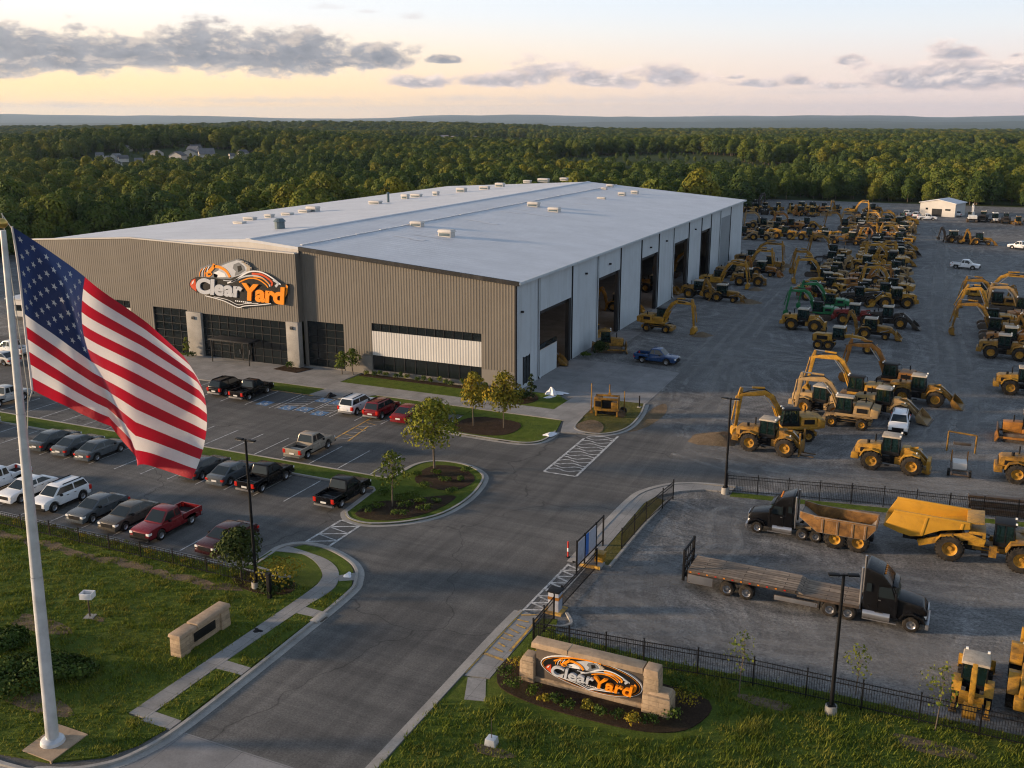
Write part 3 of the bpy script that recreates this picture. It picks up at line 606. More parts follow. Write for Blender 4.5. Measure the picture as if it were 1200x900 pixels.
def wall_with_holes(mb, xa, xb, y0, y1, ztop, holes, m):
    xs = sorted({xa, xb, XR if xa < XR < xb else xa, *[h[0] for h in holes], *[h[1] for h in holes], *([-54.6] if xa < -54.6 < xb else [])}); xs = [x for x in xs if xa <= x <= xb]
    for a, b_ in zip(xs[:-1], xs[1:]):
        mid = (a+b_)/2; hs = sorted([h for h in holes if h[0] < mid < h[1]], key=lambda h: h[2]); z = 0.0
        for h in hs:
            if h[2] > z: mb.box(a, b_, y0, y1, z, h[2], m)
            z = h[3]
        mb.add([(a, y0, z), (b_, y0, z), (b_, y1, z), (a, y1, z), (a, y0, ztop(a)), (b_, y0, ztop(b_)), (b_, y1, ztop(b_)), (a, y1, ztop(a))], [(3, 2, 1, 0), (4, 5, 6, 7), (0, 1, 5, 4), (1, 2, 6, 5), (2, 3, 7, 6), (3, 0, 4, 7)], m)
HR = [(-28.1, -22.8, 0.3, 5.9), (-18.8, -4.3, 0.7, 6.4)]
mb = MB(); zt = lambda x: min(roofz(x)-.32, 14.9)
wall_with_holes(mb, -28.6, 0, 0.0, 0.3, zt, HR, 'cladding'); ribs(mb, -28.5, -.2, 0.0, zt, HR, 2.35)
fw = mb.build('front_wall', wh)
mb = MB(); mb.box(-22.7, -18.9, -.05, 0, 0, 2.34, 'base_block'); mb.box(-4.25, -.01, -.05, 0, 0, 2.34, 'base_block'); mb.box(-18.8, -4.3, -.12, 0, 0, .7, 'base_block'); mb.box(-28.1, -22.8, -.06, 0.05, 0, .3, 'base_block'); mb.build('base_band', fw)
mb = MB(); mb.box(-.14, .04, -.1, .08, 0, EAVE-.3, 'trim_dark'); mb.build('corner_trim', fw)
mb = MB()
mb.add([(x, y, z) for y in (-.3, -.02) for x, z in ((.45, EAVE-.45), (.45, EAVE+.02), (-28.6, roofz(-28.6)+.03), (-28.6, roofz(-28.6)-.45))], [(0, 1, 2, 3), (4, 5, 6, 7), (0, 1, 5, 4), (1, 2, 6, 5), (2, 3, 7, 6), (3, 0, 4, 7)], 'trim_dark'); mb.build('fascia', fw)
PZ = [(-72.7, 13.65), (-54.6, 14.75), (-28.6, 14.15)]
def pz(x):
    for (a, za), (b_, zb) in zip(PZ[:-1], PZ[1:]):
        if a <= x <= b_+1e-6: return za+(zb-za)*(x-a)/(b_-a)
    return PZ[-1][1]
HB = [(-70.4, -55.8, 0.7, 6.4), (-51.8, -46.1, 0.1, 6.0), (-43.7, -30.4, 0.05, 5.72)]
BY = -1.0
mb = MB(); wall_with_holes(mb, -72.7, -28.6, BY, BY+.35, pz, HB+[(-46.1, -43.7, 0, 5.85), (-30.4, -28.6, 0, 5.8)], 'cladding'); ribs(mb, -72.6, -28.7, BY, pz, HB+[(-46.1, -43.7, 0, 5.85), (-30.4, -28.6, 0, 5.8)])
mb.box(-28.9, -28.6, BY+.35, 0.0, 5.8, 14.1, 'cladding')
eb = mb.build('entrance_block', wh)
mb = MB(); ribbon(mb, [(x, 0) for x, _ in PZ], 0, 0, 0, 0, 'trim_pale') if False else None
for (a, za), (b_, zb) in zip(PZ[:-1], PZ[1:]):
    mb.add([(a, BY-.14, za), (b_, BY-.14, zb), (b_, BY+.45, zb), (a, BY+.45, za), (a, BY-.14, za+.16), (b_, BY-.14, zb+.16), (b_, BY+.45, zb+.16), (a, BY+.45, za+.16)], [(3, 2, 1, 0), (4, 5, 6, 7), (0, 1, 5, 4), (1, 2, 6, 5), (2, 3, 7, 6), (3, 0, 4, 7)], 'trim_pale')
mb.build('parapet_cap', eb)
for xa, xb in ((-46.1, -43.7), (-30.4, -28.6)):
    mb = MB(); mb.box(xa, xb, BY-.25, BY+.6, 0.1, 5.82, 'concrete_kerb'); mb.box((xa+xb)/2-.2, (xa+xb)/2+.2, BY-.45, BY-.25, 4.9, 5.3, 'trim_dark'); mb.build('column', wh, 0.03)
def glazing(xa, xb, z0, z1, y, cols, rows, name='window'):
    w = MB(); w.box(xa, xb, y+.1, y+.14, z0, z1, 'window_glass'); o = w.build(name, wh)
    f = MB()
    for i in range(cols+1): x = xa+(xb-xa)*i/cols; f.box(max(xa, x-.03), min(xb, x+.03), y+.04, y+.1, z0, z1, 'trim_dark')
    for i in range(rows+1): z = z0+(z1-z0)*i/rows; f.box(xa, xb, y, y+.085, max(z0, z-.03), min(z1, z+.03), 'trim_dark')
    f.build('window_frame', o)
glazing(-28.1, -22.8, .3, 5.9, .06, 4, 6); glazing(-51.8, -46.1, .1, 6.0, BY+.1, 4, 6); glazing(-43.7, -30.4, .05, 5.72, BY+.1, 10, 6)
for xa, xb, y in ((-18.8, -4.3, .03), (-70.4, -55.8, BY+.05)):
    glazing(xa, xb, 5.45, 6.4, y, 12, 1); glazing(xa, xb, .7, 2.5, y, 10, 1)
    mb = MB(); mb.box(xa, xb, y-.02, y+.2, 2.5, 5.45, 'white_panel'); ribs(mb, xa, xb, y-.02, lambda x: 5.45, [], 2.5, 'white_panel', 0.35, .13, .02); mb.build('white_panel', wh)
mb = MB(); mb.box(-41.0, -34.6, BY-2.3, BY-.05, 2.95, 3.12, 'trim_dark'); mb.box(-40.9, -34.7, BY-2.2, BY-.1, 3.12, 3.16, 'trim_dark'); cn = mb.build('canopy', wh, .02)
for x in (-40.7, -34.9):
    mb = MB(); mb.box(x-.05, x+.05, BY-2.1, BY-2.0, 0.12, 2.95, 'trim_dark'); mb.build('canopy_post', cn)
for x in (-39.0, -37.5):
    mb = MB(); mb.box(x, x+1.4, BY+.0, BY+.06, 0.14, 2.75, 'trim_dark'); mb.box(x+.12, x+1.28, BY-.02, BY+.0, 0.4, 2.6, 'window_glass'); mb.box(x+1.1, x+1.15, BY-.09, BY-.02, 1.0, 1.6, 'chrome'); mb.build('entrance_door', wh)
# roof vents, each where it stands on the roof slopes
nR = (-(EAVE-RIDGE)/36*-1, 0, 1)
def onroof(px, py):
    nrm = Vector((RIDGE-EAVE, 0, 36)); p = hit(px, py, (0, 0, EAVE), nrm)
    if p.x < XR: p = hit(px, py, (XR, 0, RIDGE), Vector((ZLE-RIDGE, 0, (XR-XL))) * 1.0)
    return p
VENTS = [(489, 265, 2.0, 1.3, .95), (523.5, 277, 2.2, 1.6, 1.25), (625.6, 242, 2.2, 1.6, 1.1), (649.6, 248, 2.2, 1.6, 1.0), (729, 229, 1.6, 1.4, .9), (744, 227, 1.6, 1.4, .9), (715, 219, 1.6, 1.3, .8), (708, 222, 1.3, 1.2, .6), (705, 233, 1.8, 1, .5),
         (661, 211, 2, 1.6, .8), (637, 213, 3, 1.6, 1.1), (618, 214, 2, 1.4, .8), (586, 219, 2.2, 1.6, 1.2), (568, 222, 2.4, 1.4, 1), (541, 225, 2.2, 1.6, 1.2), (511, 229, 1.2, 1.2, 1.1), (488, 231, 2.4, 1.4, .9), (475, 233, 1.5, 1.2, 1.2), (440, 239, 2.5, 1.5, .8), (367, 248, 2.2, 1.6, 1.2), (357, 249, 2, 1.4, .7), (337, 252, 2, 1.4, .6), (316, 255, 1.4, 1.2, .8), (293, 258, 2.2, 1.2, .7), (281, 262, 2, 1.2, .5)]
for px, py, w, d, h in VENTS:
    w *= .85; d *= .85; h *= .8
    p = onroof(px, py); mb = MB(); z = p.z-.1
    mb.box(p.x-w/2, p.x+w/2, p.y-d/2, p.y+d/2, z, z+h*.7, 'vent_metal'); mb.box(p.x-w/2-.12, p.x+w/2+.12, p.y-d/2-.12, p.y+d/2+.12, z+h*.7+.02, z+h+.05, 'vent_metal', tx=.12, ty=.12)
    mb.box(p.x-w/2+.1, p.x+w/2-.1, p.y-d/2-.01, p.y-d/2, z+.2, z+h*.6, 'vent_dark')
    mb.build('roof_vent', roof, 0.03)
p = onroof(328, 268); mb = MB(); mb.cyl(p, p+Vector((0, 0, 1.0)), .7, .7, 14, 'vent_dark'); mb.cyl(p+Vector((0, 0, 1.0)), p+Vector((0, 0, 1.4)), .9, .5, 14, 'vent_dark'); mb.build('exhaust_fan', roof)
p = onroof(455, 237); mb = MB(); mb.cyl(p, p+Vector((0, 0, 1.6)), .25, .25, 10, 'vent_dark'); mb.cyl(p+Vector((0, 0, 1.6)), p+Vector((0, 0, 1.9)), .45, .1, 10, 'vent_dark'); mb.build('exhaust_fan', roof)
mb = MB()
for px, py, w, d in ((475, 278, 3.2, 1.0), (600, 249, 4, .8), (612, 246, 3.5, .8), (560, 259, 4, .7), (575, 262, 2.5, .9), (682, 239, 3, .6), (690, 233, 4, .6), (632, 252, 5, .8), (490, 281, 2, 1.2), (505, 278, 5, .35)):
    p = onroof(px, py); s_ = (EAVE-RIDGE)/36; h0 = .03
    mb.add([(p.x-w/2, p.y-d/2, p.z+s_*(-w/2)+h0), (p.x+w/2, p.y-d/2, p.z+s_*w/2+h0), (p.x+w/2, p.y+d/2, p.z+s_*w/2+h0), (p.x-w/2, p.y+d/2, p.z-s_*w/2+h0)], [(0, 1, 2, 3)], 'patch')
mb.build('roof_patch', roof)
# ---------------------------------------------------------------- logo signs
for nm, c, r in (('sign_black', (0.012, 0.012, 0.012), .4), ('sign_white', (0.72, 0.72, 0.72), .45), ('sign_grey', (0.45, 0.47, 0.50), .4), ('sign_midgrey', (0.16, 0.17, 0.18), .45), ('sign_orange', (0.80, 0.26, 0.012), .4), ('sign_red', (0.55, 0.07, 0.02), .4)):
    simple(nm, c, r, 0, 0.08, 2)
def text_mesh(body, x0, y0, x1, y1, z0, z1, m, slope, shear=0.12, off=.045):
    cu = bpy.data.curves.new('lettering', 'FONT'); cu.body = body; cu.extrude = 0.5; cu.offset = off; cu.shear = shear; cu.space_character = 0.98; cu.resolution_u = 4
    ob = bpy.data.objects.new('lettering_tmp', cu); COL.objects.link(ob); dg = bpy.context.evaluated_depsgraph_get()
    me = bpy.data.meshes.new_from_object(ob.evaluated_get(dg)); bpy.data.objects.remove(ob)
    vs = [v.co.copy() for v in me.vertices]; xs = [v.x for v in vs]; ys = [v.y for v in vs]; zs = [v.z for v in vs]
    f = lambda a, lo, hi, p, q: p+(a-lo)/(hi-lo)*(q-p)
    out = []
    for v in vs:
        x = f(v.x, min(xs), max(xs), x0, x1); out.append((x, f(v.y, min(ys), max(ys), y0, y1)+slope*(x-x0), f(v.z, min(zs), max(zs), z0, z1)))
    mb = MB(); mb.add(out, [tuple(p.vertices) for p in me.polygons], m); return mb
def logo(root, S, oval):
    """traced in the picture of the sign, laid out in metres: x right, y up, z out of the board"""
    KY = .86 if oval else 1.0
    P = lambda zx, zy: ((zx-575)/65*S, (-(zy-330-.085*(zx-70))/81*S+0.55*S)*KY)
    pl = lambda L: [P(*q) for q in L]
    T = 0.02
    def poly(mb, L, lv, m, d=T): mb.slab(pl(L) if not hasattr(L[0], 'x') else L, (lv-1)*T+.1 if lv else -.15, lv*T+.1, m)
    def stroke(mb, L, w, lv, m):
        q = smooth(pl(L), 5); ribbon(mb, q, -w*S/2, w*S/2, lv*T+.06, lv*T+.1, m)
    main = [(150, 240), (300, 238), (420, 260), (500, 262), (570, 235), (640, 207), (720, 178), (800, 188), (880, 218), (940, 262), (1000, 308), (1075, 308), (1062, 400), (1035, 500), (900, 492), (720, 472), (560, 445), (430, 432), (280, 418), (150, 397), (95, 355), (75, 310), (100, 265)]
    tail = [(240, 428), (420, 482), (575, 552), (700, 522), (920, 500), (905, 490), (560, 440)]
    top = [(190, 215), (210, 150), (300, 120), (420, 122), (500, 92), (600, 64), (690, 100), (730, 150), (720, 185), (640, 212), (540, 250), (380, 250), (240, 245)]
    b_ = MB()
    if oval:
        n = 48; cx, cy = P(585, 322); c0 = 10.0
        def ell(k, ky): return [(cx+S*8.6*k*math.cos(2*math.pi*i/n), cy+S*2.75*ky*math.sin(2*math.pi*i/n)*(1+0.1*math.cos(2*math.pi*i/n))-0.02*S*8*math.cos(2*math.pi*i/n)) for i in range(n)]
        b_.slab(ell(1, 1), -.06, .085, 'sign_white'); b_.slab(ell(.985, .972), -.05, .092, 'sign_black'); b_.slab(ell(.96, .93), -.05, .1, 'sign_orange'); b_.slab(ell(.95, .91), -.05, .107, 'sign_black')
    else:
        b_.slab(offset(pl(main), -.10*S, True), -.12, .09, 'sign_white'); b_.slab(offset(pl(tail), .09*S, True), -.12, .085, 'sign_white')
        b_.slab(offset(pl(top), .12*S, True), -.12, .082, 'sign_midgrey')
    b_.slab(pl(main), -.1, .115, 'sign_black'); b_.slab(pl(tail), -.1, .112, 'sign_black')
    b_.build('sign_board', root)
    a = MB()
    poly(a, [(150, 252), (112, 268), (86, 312), (102, 350), (150, 388)], 2, 'sign_red'); poly(a, [(135, 268), (112, 290), (104, 318), (125, 300)], 3, 'sign_white')
    poly(a, [(1062, 312), (1080, 330), (1070, 400), (1050, 440), (1058, 360)], 2, 'sign_orange')
    poly(a, [(380, 205), (420, 128), (500, 98), (590, 70), (645, 80), (700, 130), (722, 178), (640, 212), (540, 242), (380, 242)], 1, 'sign_grey')
    poly(a, [(545, 150), (560, 110), (610, 92), (660, 130), (672, 172), (600, 215), (560, 225), (575, 180)], 2, 'sign_midgrey')
    poly(a, [(640, 80), (720, 130), (722, 172), (680, 185), (690, 140)], 2, 'cabroof'); poly(a, [(595, 130), (630, 122), (640, 165), (600, 190)], 3, 'sign_black')
    poly(a, [(345, 196), (400, 172), (465, 205), (472, 240), (350, 242)], 2, 'sign_white'); poly(a, [(262, 205), (320, 190), (390, 215), (380, 242), (262, 242)], 2, 'sign_midgrey')
    stroke(a, [(275, 215), (310, 175), (345, 140), (362, 105)], .42, 3, 'sign_orange'); stroke(a, [(355, 128), (420, 140), (480, 180), (512, 240)], .36, 3, 'sign_orange')
    poly(a, [(262, 190), (320, 182), (335, 210), (300, 238), (270, 232)], 4, 'sign_orange'); poly(a, [(285, 200), (315, 198), (318, 212), (292, 220)], 5, 'sign_black')
    for k in range(4): stroke(a, [(198+k*26, 232), (205+k*26, 185-k*6), (235+k*24, 150-k*8)], .10, 2, 'sign_white' if k % 2 else 'sign_orange')
    for k in range(5): stroke(a, [(640+k*20, 90+k*14), (665+k*18, 82+k*16)], .14, 3, 'cabroof')
    stroke(a, [(480, 300), (560, 270), (640, 220), (730, 182), (840, 195), (940, 255), (1010, 315)], .16, 2, 'sign_white')
    stroke(a, [(520, 292), (620, 245), (720, 225), (820, 240), (890, 300), (905, 335)], .18, 2, 'sign_grey')
    stroke(a, [(600, 290), (700, 252), (790, 262), (860, 310), (885, 345)], .15, 2, 'sign_orange'); stroke(a, [(735, 205), (830, 215), (900, 260), (930, 300), (918, 325)], .26, 3, 'sign_red' if not oval else 'sign_orange')
    stroke(a, [(750, 235), (830, 250), (880, 290), (900, 310)], .13, 3, 'sign_orange'); stroke(a, [(940, 265), (985, 300), (960, 335)], .3, 3, 'sign_grey'); stroke(a, [(440, 270), (520, 278), (600, 262)], .10, 2, 'sign_grey')
    stroke(a, [(240, 430), (330, 452), (430, 482), (500, 515), (575, 548), (640, 532), (760, 522), (905, 505)], .10, 3, 'sign_white'); stroke(a, [(330, 440), (470, 470), (575, 520), (660, 505), (780, 505)], .06, 3, 'sign_white')
    for k in range(9): poly(a, [(548+k*19, 474+k*2.2), (560+k*19, 475+k*2.2), (560+k*19, 487+k*2.2), (548+k*19, 486+k*2.2)], 3, 'sign_white')
    if oval: stroke(a, [(1040, 380), (1075, 345), (1068, 420), (1030, 470)], .3, 3, 'sign_orange'); stroke(a, [(180, 180), (330, 90), (520, 70), (700, 90)], .2, 2, 'sign_orange')
    a.build('logo_art', root)
    x0, y0 = P(158, 402); x1, _ = P(636, 400); text_mesh('Clear', x0, y0-.04*S, x1, y0+2.02*S*KY, .1, .28, 'sign_grey', -.012, .12, .02 if oval else .045).build('lettering', root)
    x0, y0 = P(632, 466); x1, _ = P(1055, 400); text_mesh('Yard', x0, y0-.06*S, x1, y0+2.12*S*KY, .1, .3, 'sign_orange', -.022, .12, .02 if oval else .045).build('lettering', root)
ls = thing('logo_sign', 'ClearYard logo sign mounted high on the brown front wall of the warehouse', 'sign', (-37.4, BY-.2, 8.65))
ls.rotation_euler = (R(90), 0, 0)
logo(ls, 1.0, False)
# stone monument sign
def stone(name, c):
    m, nt, b = newmat(name); v = coords(nt, 'obj'); br = N(nt, 'ShaderNodeTexBrick'); br.inputs['Scale'].default_value = 1; br.inputs['Brick Width'].default_value = .85; br.inputs['Row Height'].default_value = .27; br.offset = .37; br.squash = 1.5; br.squash_frequency = 3; br.inputs['Mortar Size'].default_value = .008; br.inputs['Mortar Smooth'].default_value = .6
    br.inputs['Color1'].default_value = rgb(c); br.inputs['Color2'].default_value = rgb([x*.68 for x in c]); br.inputs['Mortar'].default_value = rgb([x*.4 for x in c])
    sx = N(nt, 'ShaderNodeSeparateXYZ'); nt.links.new(v, sx.inputs[0]); cb = N(nt, 'ShaderNodeCombineXYZ'); nt.links.new(math_(nt, 'ADD', sx.outputs[0], sx.outputs[1]), cb.inputs[0]); nt.links.new(sx.outputs[2], cb.inputs[1]); nt.links.new(cb.outputs[0], br.inputs['Vector'])
    f = ntex(nt, v, 4, 7, .7); col = mix(nt, .6, br.outputs['Color'], ramp(nt, f, [(.3, (.3, .3, .3)), (.7, (.75, .75, .75))]), 'OVERLAY'); nt.links.new(col, b.inputs['Base Color']); b.inputs['Roughness'].default_value = .9
    bump(nt, b, math_(nt, 'ADD', f, br.outputs['Fac']), .6, .05)
stone('stone', (0.36, 0.265, 0.17)); simple('capstone', (0.37, 0.27, 0.18), .85, 0, .2, 2, (0.2, 0.15, 0.1), .4); simple('stucco', (0.095, 0.076, 0.06), .95, 0, .12, 4, space='pos')
ms = thing('monument_sign', 'low stone monument sign with an oval ClearYard logo beside the road', 'sign', (28.45, -53.0, 0.1), R(-0.6))
mb = MB(); mb.box(-3.35, 3.35, -.26, .26, .32, 2.12, 'stucco'); mb.build('panel', ms, .02)
mb = MB(); mb.box(-3.4, 3.4, -.36, .36, -.1, .32, 'stone'); mb.build('plinth', ms, .03)
mb = MB(); mb.box(-3.6, 2.72, -.42, .42, 2.12, 2.42, 'capstone', tx=.03, ty=.03); mb.box(-1.5, -1.48, -.425, .425, 2.12, 2.43, 'stucco'); mb.box(2.74, 3.55, -.44, .44, 2.05, 2.44, 'capstone', tx=.04, ty=.04); mb.build('capstone', ms, .03)
mb = MB(); mb.box(2.72, 3.62, -.4, .4, .3, 2.05, 'stone', tx=.05); mb.build('stone_pier', ms, .05)
mb = MB(); mb.box(2.75, 4.3, -.62, .5, -.1, 1.05, 'stone', tx=.03, ty=.03); mb.box(3.0, 4.25, -.5, .45, 1.05, 1.25, 'capstone', tx=.1, ty=.12); mb.build('stone_pier', ms, .06)
mb = MB(); mb.box(-4.25, -3.37, -.55, .5, -.1, 1.25, 'stone', tx=.03, ty=.03); mb.box(-4.2, -3.37, -.5, .45, 1.25, 1.5, 'capstone', tx=.12, ty=.12); mb.build('stone_pier', ms, .06)
lg = bpy.data.objects.new('logo_panel', None); lg.location = (-.2, -.30, .92); lg.rotation_euler = (R(90), 0, 0); lg.parent = ms; COL.objects.link(lg)
logo(lg, 0.335, True)
# small stone wall sign on the lawn
ss = thing('stone_wall_sign', 'small pale stone wall with a dark plaque standing on the lawn by the path', 'sign', (5.3, -57.3, 0.1), R(90))
mb = MB(); mb.box(-1.5, 1.5, -.28, .28, -.1, 1.05, 'stone'); mb.build('panel', ss, .03)
for x in (-1.75, 1.75):
    mb = MB(); mb.box(x-.4, x+.4, -.42, .4, -.1, 1.2, 'stone', tx=.03, ty=.03); mb.build('stone_pier', ss, .06)
mb = MB(); mb.box(-2.2, -.75, -.48, .44, 1.2, 1.4, 'capstone', tx=.04, ty=.04); mb.box(-.7, 2.2, -.46, .44, 1.18, 1.42, 'capstone', tx=.04, ty=.04); mb.build('capstone', ss, .04)
mb = MB(); mb.box(-.9, .9, -.34, -.28, .38, .92, 'sign_black'); mb.build('plaque', ss, .01)
# ---------------------------------------------------------------- flagpole and flag
simple('galvanised', (0.56, 0.57, 0.58), .4, .3, .15, 1.5, space='pos'); simple('gold', (0.55, 0.36, 0.10), .3, .8, .1, 2); simple('rope', (0.5, 0.48, 0.42), .9)
PB = g(62, 870, .12)
ptop = None
lean = Vector((0, 0, 1))+RGT*-0.0
best = 1e9
for L_ in np.arange(-.05, .05, .002):
    d = (Vector((0, 0, 1))+RGT*float(L_)); q = PB+d*25.4-CAM
    c_, s_ = math.cos(PITCH), math.sin(PITCH); zc = q.dot(FWD)*c_-q.z*s_; xx = 600+1150*q.dot(RGT)/zc
    if abs(xx-3) < best: best = abs(xx-3); lean = d
def pole_at(h): return PB+lean*h
fp = thing('flagpole', 'tall tapered silver flagpole standing on a square concrete pad in the lawn', 'flagpole', (0, 0, 0))
mb = MB(); mb.cyl(pole_at(.1), pole_at(9), .31, .27, 20, 'galvanised', caps=False); mb.cyl(pole_at(9.01), pole_at(17), .26, .2, 20, 'galvanised', caps=False); mb.cyl(pole_at(17.01), pole_at(25.2), .19, .12, 20, 'galvanised'); mb.build('pole', fp, 0, True)
mb = MB(); mb.lathe([(.05, .32), (.42, .3), (.55, .2), (.6, .0), (.05, 0)], 24, 'galvanised', Matrix.Translation(PB), 'z'); mb.build('base_collar', fp, 0, True)
mb = MB(); mb.lathe([(.001, -.22), (.12, -.19), (.2, -.1), (.23, 0), (.2, .1), (.12, .19), (.001, .22)], 18, 'gold', Matrix.Translation(pole_at(25.5)), 'z'); mb.build('finial', fp, 0, True)
mb = MB(); q = [g(*a, .12) for a in ((26, 880), (68, 849), (103, 861), (60, 893))]; mb.slab([(p.x, p.y) for p in q], -.1, .16, 'concrete_kerb'); MAT_pad = mb.build('concrete_pad', fp); recolor(MAT_pad, {'concrete_kerb': 'capstone'})
FN = (Vector((CAM.x, CAM.y, 0))-Vector((PB.x, PB.y, 0))).normalized()
FN = (FN + RGT*0.25).normalized()
PT = PB + FN*0.35
def fpt(px, py): return hit(px, py, PT, FN)
rope = MB(); rope.tube([fpt(2, 250)-FN*.1, fpt(14, 268)], .02, 6, 'rope'); rope.tube([fpt(3, 250)-FN*.1, fpt(33, 460), fpt(34, 545)-FN*.3, fpt(46, 760)-FN*.1], .018, 6, 'rope'); rope.tube([fpt(38, 457), fpt(34, 470)], .02, 6, 'rope'); rope.build('halyard', fp)
def interp(L, u):
    for (a, p, q), (b_, r, s_) in zip(L[:-1], L[1:]):
        if u <= b_+1e-9:
            t = (u-a)/(b_-a); return p+(r-p)*t, q+(s_-q)*t
    return L[-1][1], L[-1][2]
TOP = [(0, 13, 265), (.2, 58, 295), (.4, 103, 326), (.7, 169, 377), (.9, 215, 418), (1, 234, 439)]
MIDL = [(0, 29, 361), (.2, 62, 385), (.4, 99, 413), (.5, 120, 425), (.7, 170, 450), (.9, 222, 477), (1, 239, 488)]
BOT = [(0, 38, 457), (.14, 67, 472), (.3, 93, 484), (.45, 124, 495), (.58, 146, 524), (.68, 162, 547), (.85, 192, 554), (1, 217, 556)]
def flag_px(u, v):
    a, m_, b_ = interp(TOP, u), interp(MIDL, u), interp(BOT, u)
    w = ((1-v)*(1-2*v), 4*v*(1-v), v*(2*v-1))
    return tuple(w[0]*a[i]+w[1]*m_[i]+w[2]*b_[i] for i in (0, 1))
def flag_at(u, v, lift=0.0):
    px, py = flag_px(u, v)
    ph = 10.5*u-3.2*v
    dep = (.25+.75*u)*math.sin(ph)+.16*math.sin(21*u+5*v+1)+.3*u*math.sin(5*v+7*u)+1.1*math.exp(-((u-(.40+.45*(v-.55)))/.07)**2)*(0.15+1.0*v)
    p = hit(px, py, PT, FN); return p+FN*(dep+lift)
def cloth(name, c):
    m, nt, b = newmat(name); v = coords(nt); f = ntex(nt, v, 3, 6, .6)
    nt.links.new(ramp(nt, f, [(.3, [x*.9 for x in c]), (.7, c)]), b.inputs['Base Color']); b.inputs['Roughness'].default_value = .75; b.inputs['Sheen Weight'].default_value = .2
    tr = N(nt, 'ShaderNodeBsdfTranslucent'); tr.inputs[0].default_value = rgb(c); mx = N(nt, 'ShaderNodeMixShader'); mx.inputs[0].default_value = .3
    nt.links.new(b.outputs[0], mx.inputs[1]); nt.links.new(tr.outputs[0], mx.inputs[2]); nt.links.new(mx.outputs[0], nt.nodes['Material Output'].inputs[0])
    bump(nt, b, ntex(nt, v, 1.6, 3, .5), .35, .2)
cloth('flag_red', (0.44, 0.008, 0.024)); cloth('flag_white', (0.74, 0.71, 0.70)); cloth('flag_blue', (0.011, 0.026, 0.105))
NU, NV = 100, 78
mb = MB(); vs = [flag_at(i/NU, j/NV) for j in range(NV+1) for i in range(NU+1)]
fr, fw_, fb = [], [], []
for j in range(NV):
    st = j*13//NV
    for i in range(NU):
        q = (j*(NU+1)+i, (j+1)*(NU+1)+i, (j+1)*(NU+1)+i+1, j*(NU+1)+i+1)
        (fb if st < 7 and i < 40 else (fr if st % 2 == 0 else fw_)).append(q)
flag_mb = MB(); flag_mb.v = [tuple(p) for p in vs]
for L_, m_ in ((fr, 'flag_red'), (fw_, 'flag_white'), (fb, 'flag_blue')):
    flag_mb.f += L_; flag_mb.m += [m_]*len(L_)
flag = flag_mb.build('flag', None, 0, True); tag(flag, 'large red, white and blue stars and stripes flag flying from the silver pole', 'flag')
st = MB()
for r_ in range(9):
    for c_ in range(6 if r_ % 2 == 0 else 5):
        u0 = .4*((c_*2+(1 if r_ % 2 == 0 else 2))/12.0); v0 = (7/13)*((r_+1)/10.0)
        for sd in (1, -1):
            pts = [flag_at(u0, v0, .02*sd)]+[flag_at(u0+.0155*rr*math.cos(a), v0+.0215*rr*math.sin(a), .02*sd) for k in range(10) for rr, a in ((1.0 if k % 2 == 0 else .42, -math.pi/2+k*math.pi/5),)]
            st.add(pts, [(0, 1+k, 1+(k+1) % 10) for k in range(10)], 'flag_white')
st.build('stars', flag)
hd = MB(); hp = [flag_at(0, j/20) for j in range(21)]; hd.tube(hp, .05, 6, 'flag_white'); hd.build('heading', flag)
